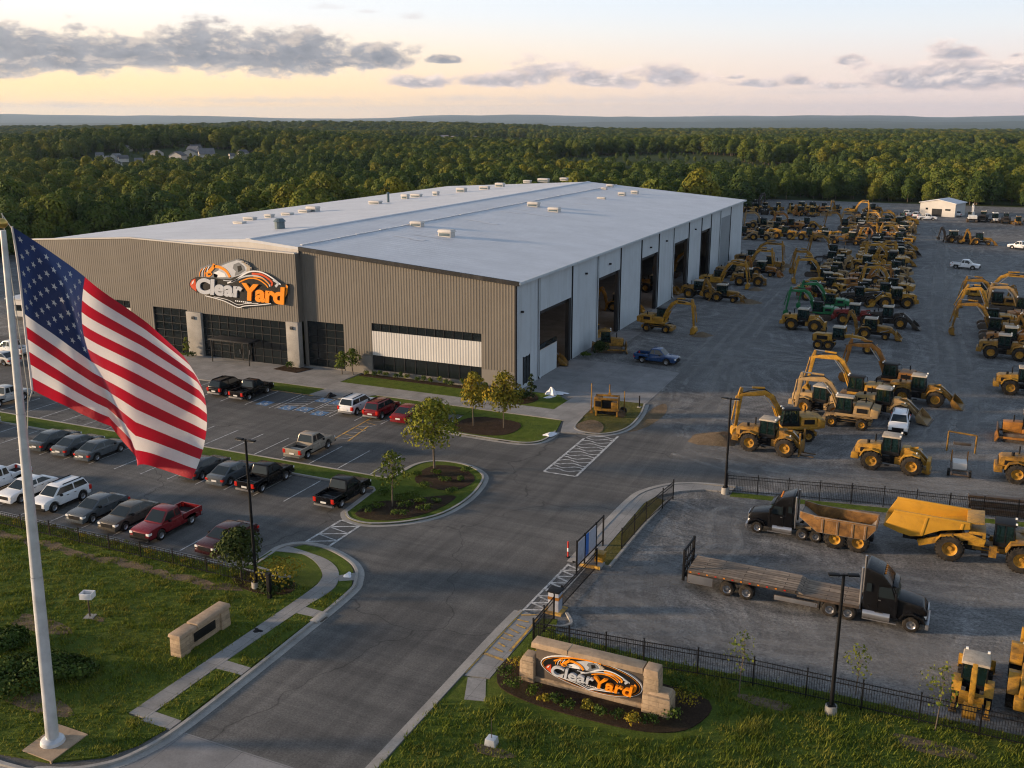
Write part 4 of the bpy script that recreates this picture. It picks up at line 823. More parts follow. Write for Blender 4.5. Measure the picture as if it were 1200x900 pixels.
# ---------------------------------------------------------------- cars (nose along +x)
def arc(cx, cz, r, a0, a1, n=7): return [(cx+r*math.cos(R(a0+(a1-a0)*i/n)), cz+r*math.sin(R(a0+(a1-a0)*i/n))) for i in range(n+1)]
def car_kit(kind):
    k = Kit(); W = 1.86 if kind != 'pickup' else 1.95; r = .37 if kind == 'sedan' else .42
    fx, rx = (1.42, -1.38) if kind == 'sedan' else ((1.55, -1.62) if kind == 'pickup' else (1.4, -1.4))
    L = 2.35 if kind == 'sedan' else (2.75 if kind == 'pickup' else 2.3)
    zb = .28 if kind == 'sedan' else .38; zs = 1.02 if kind == 'sedan' else 1.16
    fa = arc(fx, r, r+.07, 0, 180); ra = arc(rx, r, r+.07, 0, 180)
    clip = lambda A: [(x, max(z, zb)) for x, z in A]
    low = [(L-.03, zb), (L+.03, zs*.45), (L+.02, zs*.72), (L-.08, zs*.87), (L-.4, zs*.95), (1.2, zs*1.01), (.3, zs)]
    tx = -.75
    if kind == 'pickup': low += [(tx, zs), (tx-.02, zs*.7), (-L, zs*.7), (-L, zb)]
    else: low += [(-1.4, zs*1.02), (-L+.18, zs*(1.0 if kind == 'sedan' else 1.02)), (-L-.02, zs*.85), (-L, zs*.55), (-L+.04, zb)]
    low += clip(ra)[::-1]+clip(fa)[::-1]
    wf = lambda x, z: (1.0 if z < zs*.75 else .965)*(1-.07*max(0, abs(x)-L+.7))
    b = k.part('body', None, .095)
    b.prism(low, -W/2, W/2, 'car', wf=wf)
    if kind == 'sedan': gb, gt, h, wt = (1.38, -1.95), (.42, -.95), 1.56, .74
    elif kind == 'pickup': gb, gt, h, wt = (1.42, -.78), (.58, -.56), 1.95, .78
    else: gb, gt, h, wt = (1.36, -2.22), (.55, -1.85), 1.84, .77
    w0 = W*.925; z0 = zs-.03
    def gw(z): return w0/2*(1+(wt-1)*(z-z0)/(h-z0)*.9)
    A = [(gb[0], z0), (gt[0], h-.04), (gt[0]-.15, h), (gt[1]+.15, h), (gt[1], h-.04), (gb[1], z0)]
    b.prism(A, -w0/2, w0/2, 'car', wf=lambda x, z: gw(z)/(w0/2))
    def pt(t, e, u):  # point on front/rear pane
        x = gb[e]+(gt[e]-gb[e])*t; z = z0+(h-.04-z0)*t; return x, z, gw(z)*u
    e_ = .012
    for e, nm in ((0, 'windscreen'), (1, 'rear_window')):
        sgn = 1 if e == 0 else -1; gp = k.part(nm)
        q = [pt(.12, e, -.88), pt(.12, e, .88), pt(.93, e, .86), pt(.93, e, -.86)]
        gp.add([(x+sgn*e_, y, z+e_) for x, z, y in q], [(0, 1, 2, 3)], 'glass')
    for sgn in (1, -1):
        gp = k.part('side_window')
        xs0 = lambda t: gb[0]+(gt[0]-gb[0])*t-.13; xs1 = lambda t: gb[1]+(gt[1]-gb[1])*t+.12
        xm = (gt[0]+gt[1])/2-.05
        for a, c in ((lambda t: xs0(t), lambda t: xm+.05), (lambda t: xm-.05, lambda t: xs1(t))):
            q = [(a(.2), .2), (c(.2), .2), (c(.88), .88), (a(.88), .88)]
            gp.add([(x, sgn*(gw(z0+(h-.04-z0)*t)+e_), z0+(h-.04-z0)*t) for x, t in q], [(0, 1, 2, 3)], 'glass')
        m = k.part('wing_mirror', None, .02); m.box(.62, .8, sgn*W*.5-.02, sgn*(W*.5+.17), zs+.0, zs+.16, 'black')
        d = k.part('door_handle'); [d.box(x-.1, x+.1, sgn*(W*.482)-.02, sgn*(W*.482)+.02, zs*.86, zs*.89, 'black') for x in (.02, -.72)]
        hl = k.part('headlight', None, .02); hl.box(L-.32, L+.02, sgn*W*.33, sgn*W*.475, zs*.64, zs*.8, 'lamp_glass')
        tl = k.part('taillight', None, .015); zt = (zs*.62, zs*.8) if kind == 'sedan' else (zs*.62, zs*.95); tl.box(-L-.025, -L+.2, sgn*W*.36, sgn*(W*.5+.005), zt[0], zt[1], 'redlight')
        for x in (fx, rx): k.wheel(x, sgn*(W/2-.13), r, .24, 'chrome')
    bp = k.part('bumper', None, .03); bp.box(L-.12, L+.07, -W*.47, W*.47, zb, zb+.24, 'car' if kind == 'sedan' else 'black'); bp.box(-L-.08, -L+.1, -W*.47, W*.47, zb, zb+.22, 'car' if kind == 'sedan' else 'chrome')
    gr = k.part('grille'); gr.box(L-.1, L+.045, -W*.29, W*.29, zs*.5, zs*.76, 'black')
    pl = k.part('licence_plate'); pl.box(-L-.04, -L-.0, -.26, .26, zb+.28, zb+.43, 'plate')
    un = k.part('underbody'); un.box(-L+.3, L-.3, -W*.38, W*.38, zb-.1, zb+.3, 'black')
    if kind == 'pickup':
        bd = k.part('cargo_bed', None, .02); zf = zs*.7
        for sgn in (1, -1): bd.box(-L, tx-.03, sgn*W*.482-.06, sgn*W*.482+.05, zf, zs+.02, 'car')
        bd.box(-L-.01, -L+.09, -W*.45, W*.45, zf-.1, zs+.01, 'car'); ln = k.part('bed_liner'); ln.box(-L+.1, tx-.04, -W*.445, W*.445, zf, zf+.03, 'black')
    if kind == 'suv':
        rk = k.part('roof_rack'); [rk.box(-1.7, .15, s_*.6-.02, s_*.6+.02, h+.0, h+.07, 'black') for s_ in (1, -1)]
    if kind != 'sedan':
        for sgn in (1, -1): st_ = k.part('side_step'); st_.box(-1.1, 1.0, sgn*W*.47-.06, sgn*W*.47+.06, zb-.03, zb+.05, 'black')
    return k
simple('car', (0.5, 0.5, 0.5), 0.3, 0.0, 0.05, 1, coat=.6)
PROTO = {}
def park(kind, colour, x, y, rz, label, group=None, name=None, z=0.012, sc=1.0):
    nm = name or {'sedan': 'parked_car', 'pickup': 'pickup_truck', 'suv': 'sport_utility_car'}[kind]; cat = {'sedan': 'car', 'pickup': 'pickup truck', 'suv': 'suv'}[kind]
    if kind not in PROTO:
        PROTO[kind] = car_kit(kind).make(nm, label, cat)
        o = PROTO[kind]; o.location = (x, y, z); o.rotation_euler = (0, 0, R(rz)); bpy.context.view_layer.update()
        o['proto'] = 1; del o['proto']; PROTO[kind+'_c'] = colour
        if group: o['group'] = group
        return o
    o = dup(PROTO[kind], (x, y, z), R(rz), label, group, {'car': 'car_'+colour}, sc)
    return o
GA = 'cars parked along the front grass kerb'; GB = 'cars parked with tails to the middle aisle'; GD = 'cars parked in the stalls nearest the warehouse'
CARS = [('pickup', 'red', -8.2, -45.7, -90, 'bright red pickup truck with an empty black bed, nose towards the lawn fence', GA),
 ('sedan', 'maroon', -2.3, -45.9, -92, 'dark maroon car alone at the road end of the grass kerb row', GA),
 ('suv', 'white', -19.6, -45.3, -90, 'big white boxy suv beside the grey car at the lawn fence', GA),
 ('sedan', 'grey', -15.2, -45.6, -90, 'slate grey car parked right beside the big white suv', GA),
 ('sedan', 'bronze', -11.8, -45.7, -90, 'bronze grey car parked right beside the bright red pickup', GA),
 ('sedan', 'white', -23.6, -45.0, -90, 'white car partly behind the flagpole beside the big white suv', GA),
 ('pickup', 'white', -27.4, -44.9, -90, 'white pickup at the far edge of the lawn row beyond the flagpole', GA),
 ('sedan', 'darkgrey', -32.0, -34.9, 90, 'dark grey car with red tail lights, next to empty stalls left of the flag', GB),
 ('sedan', 'grey', -28.9, -35.0, 90, 'silvery grey car, middle of three parked under the flag', GB),
 ('sedan', 'grey', -25.9, -35.1, 90, 'grey car whose roof is half hidden by the hanging flag tip', GB),
 ('sedan', 'charcoal', -14.0, -34.9, 90, 'charcoal car nearest the flag in the row beside the lamp post', GB),
 ('sedan', 'grey', -10.9, -35.0, 90, 'mid grey car between the charcoal car and the black pickup at the lamp post', GB),
 ('pickup', 'black', -7.5, -34.9, 90, 'black pickup truck just behind the tall lamp post', GB),
 ('pickup', 'black', 0.35, -35.0, 90, 'black pickup truck parked alone beside the planted island', GB),
 ('sedan', 'silver', -43.5, -34.6, 90, 'silver car at the far left end of the middle row', GB),
 ('pickup', 'beige', -9.0, -26.5, 90, 'beige pickup truck alone on the grass strip by the yellow walkway lines', None),
 ('pickup', 'silver', -48.8, -26.6, 90, 'silver pickup seen behind the flagpole at mid height', None),
 ('suv', 'black', -29.6, -13.4, 90, 'black suv at the stalls beside the accessible bays', GD),
 ('pickup', 'black', -26.2, -13.4, 90, 'black pickup truck right beside the blue accessible bays', GD),
 ('suv', 'white', -12.3, -13.5, 90, 'white suv beside the accessible bays facing the warehouse', GD),
 ('suv', 'red', -9.15, -13.7, 90, 'red suv between the white suv and the dark red car', GD),
 ('sedan', 'red', -5.9, -13.6, 90, 'dark red car in the stall nearest the young yellow trees', GD),
 ('pickup', 'white', -67.5, -10.4, 180, 'white pickup far away behind the flagpole near the warehouse end', None),
 ('sedan', 'silver', -64.5, -14.4, 180, 'small silver car far away beside the far white pickup', None),
 ('pickup', 'blue', 10.5, 20.0, -3, 'blue pickup truck beside the concrete apron of the first truck door', None)]
for c in CARS: park(*c)
# ---------------------------------------------------------------- construction machines (front along +x)
def cab(k, x0, x1, y0, y1, z0, z1, roof='cabroof', glass='glass_green', lean=.12):
    c = k.part('cab', None, .03); t = .09
    for x, dx in ((x0, lean*.4), (x1-t, -lean)):
        for y in (y0, y1-t): c.add([(x, y, z0), (x+t, y, z0), (x+t, y+t, z0), (x, y+t, z0), (x+dx, y, z1), (x+t+dx, y, z1), (x+t+dx, y+t, z1), (x+dx, y+t, z1)], [(3, 2, 1, 0), (4, 5, 6, 7), (0, 1, 5, 4), (1, 2, 6, 5), (2, 3, 7, 6), (3, 0, 4, 7)], 'black')
    c.box(x0, x1, y0, y1, z0-.1, z0+.22, 'black')
    gl = k.part('cab_glass', c); gl.prism([(x0+.03, z0+.2), (x1-.03, z0+.2), (x1-lean-.03, z1), (x0+lean*.4+.03, z1)], y0+.03, y1-.03, glass)
    se = k.part('cab_frame', c)
    for y in (y0-.005, y1-.055): se.box((x0+x1)/2-.04, (x0+x1)/2+.04, y, y+.06, z0, z1, 'black')
    st_ = k.part('cab_seat', c); xm = (x0+x1)/2; ym = (y0+y1)/2; st_.box(xm-.4, xm+.15, ym-.25, ym+.25, z0+.15, z0+.5, 'black'); st_.box(xm-.45, xm-.3, ym-.25, ym+.25, z0+.5, z0+1.1, 'black'); st_.box(x1-.35, x1-.2, ym-.1, ym+.1, z0+.2, z0+.75, 'black')
    rf = k.part('cab_roof', c, .05); rf.box(x0-.08, x1+.02, y0-.07, y1+.07, z1, z1+.16, roof, tx=.05, ty=.05)
    wl = k.part('work_light', c)
    for y in (y0+.05, y1-.2): wl.box(x1-.12, x1+.02, y, y+.15, z1+.16, z1+.28, 'lamp_glass')
    return c
def wheel_loader(attach='bucket', dirty=False):
    k = Kit(); P = 'paint_dusty' if dirty else 'paint'; r = .86
    ch = k.part('chassis', None, .04); ch.box(-2.6, -.2, -.5, .5, .62, 1.15, 'black'); ch.box(.15, 2.1, -.52, .52, .6, 1.3, P); ch.box(-.3, .3, -.35, .35, .55, 1.25, 'black')
    h = k.part('engine_hood', None, .07); h.prism([(-3.1, 1.0), (-3.15, 1.95), (-2.9, 2.12), (-1.0, 2.3), (-.9, 1.1)], -.78, .78, P, wf=lambda x, z: 1 if z < 1.9 else .93)
    q = k.part('grille', h); q.box(-3.19, -3.12, -.55, .55, 1.15, 1.85, 'black'); [q.box(-2.7, -1.5, s*.785-.01, s*.785+.01, 1.45, 1.85, 'black') for s in (1, -1)]
    cw = k.part('counterweight', None, .08); cw.box(-3.45, -2.75, -.95, .95, .75, 1.35, P, tx=.05)
    ex = k.part('exhaust'); ex.cyl((-1.6, .35, 2.2), (-1.6, .35, 2.9), .07, .06, 10, 'black'); ex.cyl((-2.1, -.3, 2.15), (-2.1, -.3, 2.5), .13, .13, 12, 'black')
    cab(k, -.95, .55, -.72, .72, 1.55, 3.0)
    for s in (1, -1):
        for x in (-1.65, 1.65):
            f = k.part('fender', None, .03); f.spine([(x-.98, r+.3, .1), (x-.7, r+.82, .1), (x, r+1.03, .1), (x+.6, r+.88, .1)], s*1.0-.32, s*1.0+.32, P)
            k.wheel(x, s*1.0, r, .62, 'rim', 20)
        st = k.part('ladder'); [st.box(-.55, -.15, s*.95-.1, s*.95+.15, .55+i*.35, .6+i*.35, 'black') for i in range(3)]
        hl = k.part('headlight', None, .02); hl.box(1.9, 2.0, s*.62-.12, s*.62+.12, 1.75, 1.98, 'lamp_glass')
    tw = k.part('loader_frame', None, .03); tw.prism([(.5, 1.2), (.7, 2.2), (1.3, 2.25), (2.0, 1.2)], -.5, .5, P)
    if attach == 'bucket': a = [(1.0, 2.0, .36), (2.2, 1.75, .42), (3.2, .75, .34)]; tip = (3.2, .55)
    elif attach == 'raised': a = [(1.0, 2.0, .36), (2.3, 2.3, .42), (3.5, 2.0, .34)]; tip = (3.5, 1.8)
    else: a = [(1.0, 2.0, .36), (2.0, 1.7, .42), (2.8, .95, .34)]; tip = (2.8, .7)
    for s in (1, -1):
        ar = k.part('lift_arm', None, .02); ar.spine(a, s*.48-.09, s*.48+.09, P)
        hy = k.part('hydraulic_cylinder', None, 0, True); hy.cyl((.9, s*.48, 1.1), (1.9, s*.48, 1.5), .09, .09, 10, P); hy.cyl((1.9, s*.48, 1.5), (2.3, s*.48, 1.6), .05, .05, 8, 'rod')
    hy = k.part('hydraulic_cylinder', None, 0, True); hy.cyl((1.1, 0, 2.1), (2.0, 0, 2.25), .1, .1, 10, P); hy.cyl((2.0, 0, 2.25), (tip[0], 0, tip[1]+.7), .06, .06, 8, 'rod')
    x, z = tip
    if attach in ('bucket', 'raised'):
        bk = k.part('bucket', None, .015)
        prof = [(x+.1, z+.65), (x-.05, z+.2), (x+.15, z-.3), (x+1.15, z-.45)]
        inn = [(px+.07, pz+.07) for px, pz in prof[::-1]]; inn[0] = (x+1.15, z-.40)
        bk.prism(prof+inn, -1.35, 1.35, P)
        for s in (1, -1): bk.prism([(x+.1, z+.65), (x-.05, z+.2), (x+.15, z-.3), (x+1.15, z-.45), (x+.75, z+.1)], s*1.33-.04, s*1.33+.04, P)
        bk.box(x+1.1, x+1.3, -1.36, 1.36, z-.48, z-.42, 'steel')
    elif attach == 'forks':
        bk = k.part('fork_carriage', None, .02); bk.box(x, x+.15, -.9, .9, z-.4, z+.7, P)
        for s in (1, -1): bk.box(x, x+.14, s*.8-.1, s*.8+.1, z-.55, z+1.7, P); bk.box(x+.1, x+1.3, s*.45-.08, s*.45+.08, z-.55, z-.45, 'steel')
    else:
        bk = k.part('coupler', None, .02); bk.box(x, x+.3, -.8, .8, z-.5, z+.7, P); bk.box(x-.3, x+.4, -.75, .75, z-.45, z-.2, P)
    return k
def bucket_shape(bk, x, z, w, P, sc=1.0, flip=1):
    o = [(0, .15), (-.35, -.1), (-.45, -.6), (-.2, -1.0), (.35, -1.05)]
    o = [(x+a*flip*sc, z+b*sc) for a, b in o]; i = [(x+.08*flip*sc, z+.1*sc), (x+.4*flip*sc, z-.95*sc)]
    prof = o+[(px+(.09*flip*sc), pz+.05*sc) for px, pz in o[::-1]]
    bk.prism(prof, -w/2, w/2, P)
    for s in (1, -1): bk.prism(o+[(x+.35*flip*sc, z-.3*sc)], s*w/2-.03, s*w/2+.03, P)
    for t in range(4): y = -w/2+w*(t+.5)/4; bk.box(x+.3*flip*sc, x+.55*flip*sc, y-.06, y+.06, z-1.08*sc, z-1.0*sc, 'steel')
def excavator(base='tracks', elbow=(5.2, 4.5), tip=(5.7, 1.15), dirty=False, rot=0):
    k = Kit(); P = 'paint_dusty' if dirty else 'paint'
    if base == 'tracks':
        z0 = 1.1
        for s in (1, -1):
            t = k.part('track', None, .03); pr = arc(-1.75, .48, .48, 90, 270, 7)+arc(1.75, .48, .48, -90, 90, 7); t.prism(pr, s*1.2-.3, s*1.2+.3, 'steel')
            for i in range(17): x = -1.8+i*.225; t.box(x-.05, x+.05, s*1.2-.31, s*1.2+.31, .955, 1.0, 'black')
            ro = k.part('track_roller', t, 0, True)
            for i in range(6): x = -1.4+i*.56; ro.cyl((x, s*1.2-.34, .3), (x, s*1.2+.34, .3), .16, .16, 10, 'steel')
            for x in (-1.75, 1.75): ro.cyl((x, s*1.2-.34, .48), (x, s*1.2+.34, .48), .33, .33, 14, 'steel')
        u = k.part('undercarriage', None, .03); u.box(-1.2, 1.2, -1.0, 1.0, .5, .85, 'steel'); u.cyl((0, 0, .8), (0, 0, 1.12), .75, .75, 18, 'black')
    else:
        z0 = 1.3; u = k.part('undercarriage', None, .04); u.box(-2.1, 2.1, -.5, .5, .6, 1.05, P); u.box(-1.0, 1.0, -.9, .9, .7, 1.0, 'black'); u.cyl((0, 0, 1.0), (0, 0, 1.32), .7, .7, 18, 'black'); u.box(2.0, 2.35, -1.1, 1.1, .35, .9, P); u.box(-2.3, -2.0, -.9, .9, .5, .9, P)
        for x in (-1.45, 1.45):
            for s in (1, -1): k.wheel(x, s*.95, .56, .45, 'rim', 14)
    d = k.part('upper_deck', None, .04); d.box(-2.4, 1.15, -1.25, 1.25, z0, z0+.28, P)
    h = k.part('engine_hood', None, .06); h.box(-2.2, -.55, -1.22, 1.22, z0+.28, z0+1.15, P, tx=.1, ty=.06); h.box(-.55, 1.0, -1.2, -.45, z0+.28, z0+.95, P)
    lv = k.part('grille', h); [lv.box(-1.9, -.9, s*1.235-.01, s*1.235+.01, z0+.5, z0+.95, 'black') for s in (1, -1)]
    cw = k.part('counterweight', None, .1); cw.prism([(-2.15, z0+.05), (-2.9, z0+.1), (-2.95, z0+.9), (-2.2, z0+1.05)], -1.25, 1.25, P)
    ex = k.part('exhaust'); ex.cyl((-1.5, -.7, z0+1.1), (-1.5, -.7, z0+1.65), .07, .07, 10, 'black')
    cab(k, -.45, 1.2, .28, 1.2, z0+.38, z0+1.85, 'black' if not dirty else 'cabroof', lean=.2)
    hr = k.part('handrail'); hr.tube([(.95, -1.15, z0+.95), (.95, -1.15, z0+1.5), (-.5, -1.15, z0+1.5), (-.5, -1.15, z0+1.1)], .03, 6, 'black')
    ex_, ez = elbow; bx, bz = .75, z0+.6; mx, mz = bx+(ex_-bx)*.46, max(ez, bz)+.12+(.1 if ez > 3 else 0)
    b = k.part('boom', None, .03); b.spine([(bx, bz, .4), (bx+(mx-bx)*.3, bz+(mz-bz)*.45, .46), (bx+(mx-bx)*.65, bz+(mz-bz)*.84, .52), (mx, mz-.05, .54), (mx+(ex_-mx)*.45, mz-.05+(ez-mz)*.4, .44), (ex_, ez, .28)], -.37, .02, P)
    for s in (-.55, .2):
        hy = k.part('boom_cylinder', None, 0, True); m_ = (bx+(mx-bx)*.5, s, bz+(mz-bz)*.45); hy.cyl((1.1, s, z0+.3), m_, .1, .1, 10, P); hy.cyl(m_, (mx+.1, s, mz-.25), .06, .06, 8, 'rod')
    ho = k.part('hydraulic_hose'); ho.tube([(bx+.1, -.05, bz+.35), (bx+(mx-bx)*.5, -.05, bz+(mz-bz)*.72+.35), (mx, -.05, mz+.3), (mx+(ex_-mx)*.6, -.05, mz+(ez-mz)*.6+.32), (ex_+.1, -.05, ez+.1)], .05, 6, 'black'); ho.box(mx+.2, mx+(ex_-mx)*.55, -.385, -.37, mz-.1, mz+.06, 'black')
    tx_, tz = tip; up = (ex_+(ex_-tx_)*.28, ez+(ez-tz)*.22)
    st = k.part('stick', None, .03); st.spine([(up[0], up[1], .24), (ex_, ez, .46), (ex_+(tx_-ex_)*.3, ez+(tz-ez)*.3, .38), (tx_, tz, .24)], -.33, -.02, P)
    hy = k.part('stick_cylinder', None, 0, True); a_ = (mx, -.17, mz+.4); m_ = (mx+(up[0]-mx)*.55, -.17, a_[2]+(up[1]-a_[2])*.55); hy.cyl(a_, m_, .11, .11, 10, P); hy.cyl(m_, (up[0], -.17, up[1]), .07, .07, 8, 'rod')
    hy = k.part('bucket_cylinder', None, 0, True); hy.cyl((ex_+.35, -.17, ez-.1), (tx_+.4, -.17, tz+.7), .08, .08, 8, P); hy.cyl((tx_+.4, -.17, tz+.7), (tx_+.2, -.17, tz+.1), .05, .05, 8, 'rod')
    bk = k.part('bucket', None, .01); bucket_shape(bk, tx_, tz, 1.1, P, 1.0, -1)
    for i in range(len(bk.v)): bk.v[i] = (bk.v[i][0], bk.v[i][1]-.17, bk.v[i][2])
    return k
def backhoe():
    k = Kit(); P = 'paint'
    ch = k.part('chassis', None, .04); ch.box(-1.9, 2.3, -.4, .4, .55, .95, 'black')
    h = k.part('engine_hood', None, .06); h.prism([(.55, .95), (2.55, .95), (2.6, 1.55), (2.3, 1.75), (.55, 1.9)], -.5, .5, P)
    q = k.part('grille', h); q.box(2.57, 2.63, -.38, .38, 1.0, 1.5, 'black')
    cab(k, -1.15, .55, -.75, .75, 1.25, 2.75)
    for s in (1, -1):
        k.wheel(1.75, s*.85, .48, .36, 'rim', 12); k.wheel(-1.0, s*.9, .78, .5, 'rim', 18)
        f = k.part('fender', None, .03); f.spine([(-1.85, 1.15, .1), (-1.5, 1.62, .1), (-.7, 1.7, .1), (-.2, 1.4, .1)], s*.9-.27, s*.9+.27, P)
        a = k.part('lift_arm', None, .02); a.spine([(.7, 1.75, .26), (2.2, 1.55, .3), (3.1, .7, .26)], s*.62-.07, s*.62+.07, P)
        hy = k.part('hydraulic_cylinder', None, 0, True); hy.cyl((1.0, s*.62, 1.0), (2.1, s*.62, 1.35), .07, .05, 8, 'rod')
        sb = k.part('stabiliser', None, .02); sb.beam((-1.9, 1.0), (-2.3, .15), .25, .2, s*.95-.12, s*.95+.12, P); sb.box(-2.5, -2.1, s*.95-.2, s*.95+.2, .02, .14, 'steel')
    bk = k.part('bucket', None, .01); bk.prism([(3.0, 1.15), (2.95, .5), (3.15, .12), (3.95, .05), (3.95, .12), (3.25, .22), (3.1, .55), (3.12, 1.15)], -1.1, 1.1, P); [bk.prism([(3.0, 1.15), (2.95, .5), (3.15, .12), (3.95, .05), (3.6, .6)], s*1.08-.03, s*1.08+.03, P) for s in (1, -1)]
    sw = k.part('swing_frame', None, .03); sw.box(-2.3, -1.85, -.7, .7, .5, 1.3, P)
    b = k.part('boom', None, .02); b.spine([(-2.2, 1.2, .4), (-2.5, 2.6, .5), (-3.2, 3.5, .34)], -.17, .17, P)
    s_ = k.part('stick', None, .02); s_.spine([(-2.9, 3.75, .24), (-3.25, 3.5, .4), (-3.75, 1.5, .22)], -.14, .14, P)
    hy = k.part('boom_cylinder', None, 0, True); hy.cyl((-2.15, 0, 2.0), (-2.75, 0, 3.7), .09, .06, 8, P)
    eb = k.part('digging_bucket', None, .01); bucket_shape(eb, -3.75, 1.45, .7, P, .8, 1)
    return k
def grader():
    k = Kit(); P = 'paint'
    h = k.part('engine_hood', None, .06); h.prism([(-3.7, .95), (-3.75, 1.9), (-3.4, 2.05), (-1.2, 2.1), (-1.2, .95)], -.62, .62, P)
    q = k.part('grille', h); q.box(-3.8, -3.72, -.5, .5, 1.05, 1.8, 'black'); [q.box(-3.2, -1.8, s*.63-.01, s*.63+.01, 1.3, 1.8, 'black') for s in (1, -1)]
    fr = k.part('frame', None, .04); fr.spine([(-1.0, 1.5, .5), (.9, 2.0, .42), (2.6, 1.8, .4), (3.5, 1.2, .45)], -.22, .22, P); fr.box(-3.4, -.8, -.45, .45, .6, .98, 'black'); fr.box(3.2, 3.7, -.8, .8, .6, .8, P)
    cab(k, -1.2, .35, -.7, .7, 1.55, 3.0)
    for s in (1, -1):
        for x in (-2.9, -1.55, 3.45): k.wheel(x, s*.98, .63, .42, 'rim', 14)
        tp = k.part('tandem_case', None, .03); tp.box(-3.1, -1.35, s*.68-.1, s*.68+.1, .5, .85, P)
        hy = k.part('hydraulic_cylinder', None, 0, True); hy.cyl((1.2, s*.45, 2.3), (1.3, s*.6, 1.0), .08, .06, 8, P)
    cb = k.part('circle_frame', None, .02); cb.cyl((1.1, 0, .75), (1.1, 0, .9), .75, .75, 20, 'steel'); cb.beam((1.1, .85), (3.3, 1.0), .15, .12, -.1, .1, P)
    bl = k.part('blade', None, .01); bl.prism([(1.0, .15), (.9, .45), (1.05, .85), (1.12, .85), (.98, .45), (1.08, .15)], -1.9, 1.9, P, Matrix.Rotation(R(12), 4, 'Z'))
    fb = k.part('front_blade', None, .02); fb.prism([(4.3, .15), (4.15, .5), (4.3, 1.0), (4.4, 1.0), (4.25, .5), (4.4, .15)], -1.3, 1.3, P); fb.box(3.7, 4.25, -.4, .4, .45, .75, P)
    ex = k.part('exhaust'); ex.cyl((-2.2, .3, 2.05), (-2.2, .3, 2.8), .06, .06, 8, 'black')
    return k
def dozer():
    k = Kit(); P = 'paint'
    for s in (1, -1):
        t = k.part('track', None, .03); t.prism(arc(-1.4, .5, .5, 90, 270, 7)+arc(1.3, .42, .42, -90, 90, 7), s*1.0-.26, s*1.0+.26, 'steel')
        ro = k.part('track_roller', t, 0, True); [ro.cyl((x, s*1.0-.29, .3), (x, s*1.0+.29, .3), .17, .17, 10, 'steel') for x in (-.9, -.3, .3, .9)]
        pa = k.part('push_arm', None, .02); pa.beam((-.3, .5), (2.0, .45), .22, .2, s*1.38-.08, s*1.38+.08, P)
    h = k.part('engine_hood', None, .06); h.prism([(.1, .75), (1.75, .75), (1.8, 1.75), (.1, 1.9)], -.55, .55, P); h.box(-1.7, .1, -.7, .7, .7, 1.3, P)
    q = k.part('grille', h); q.box(1.78, 1.84, -.45, .45, .85, 1.65, 'black')
    cab(k, -1.2, .15, -.68, .68, 1.3, 2.75, 'paint')
    bl = k.part('blade', None, .01); bl.prism([(2.25, .05), (2.0, .5), (2.2, 1.15), (2.3, 1.15), (2.12, .5), (2.38, .05)], -1.65, 1.65, P)
    rp = k.part('ripper', None, .02); rp.box(-2.3, -1.7, -.6, .6, .7, 1.1, P); [rp.beam((-2.2, 1.2), (-2.35, .1), .2, .12, y-.08, y+.08, 'steel') for y in (-.45, .45)]
    ex = k.part('exhaust'); ex.cyl((.9, .2, 1.8), (.9, .2, 2.5), .06, .06, 8, 'black')
    return k
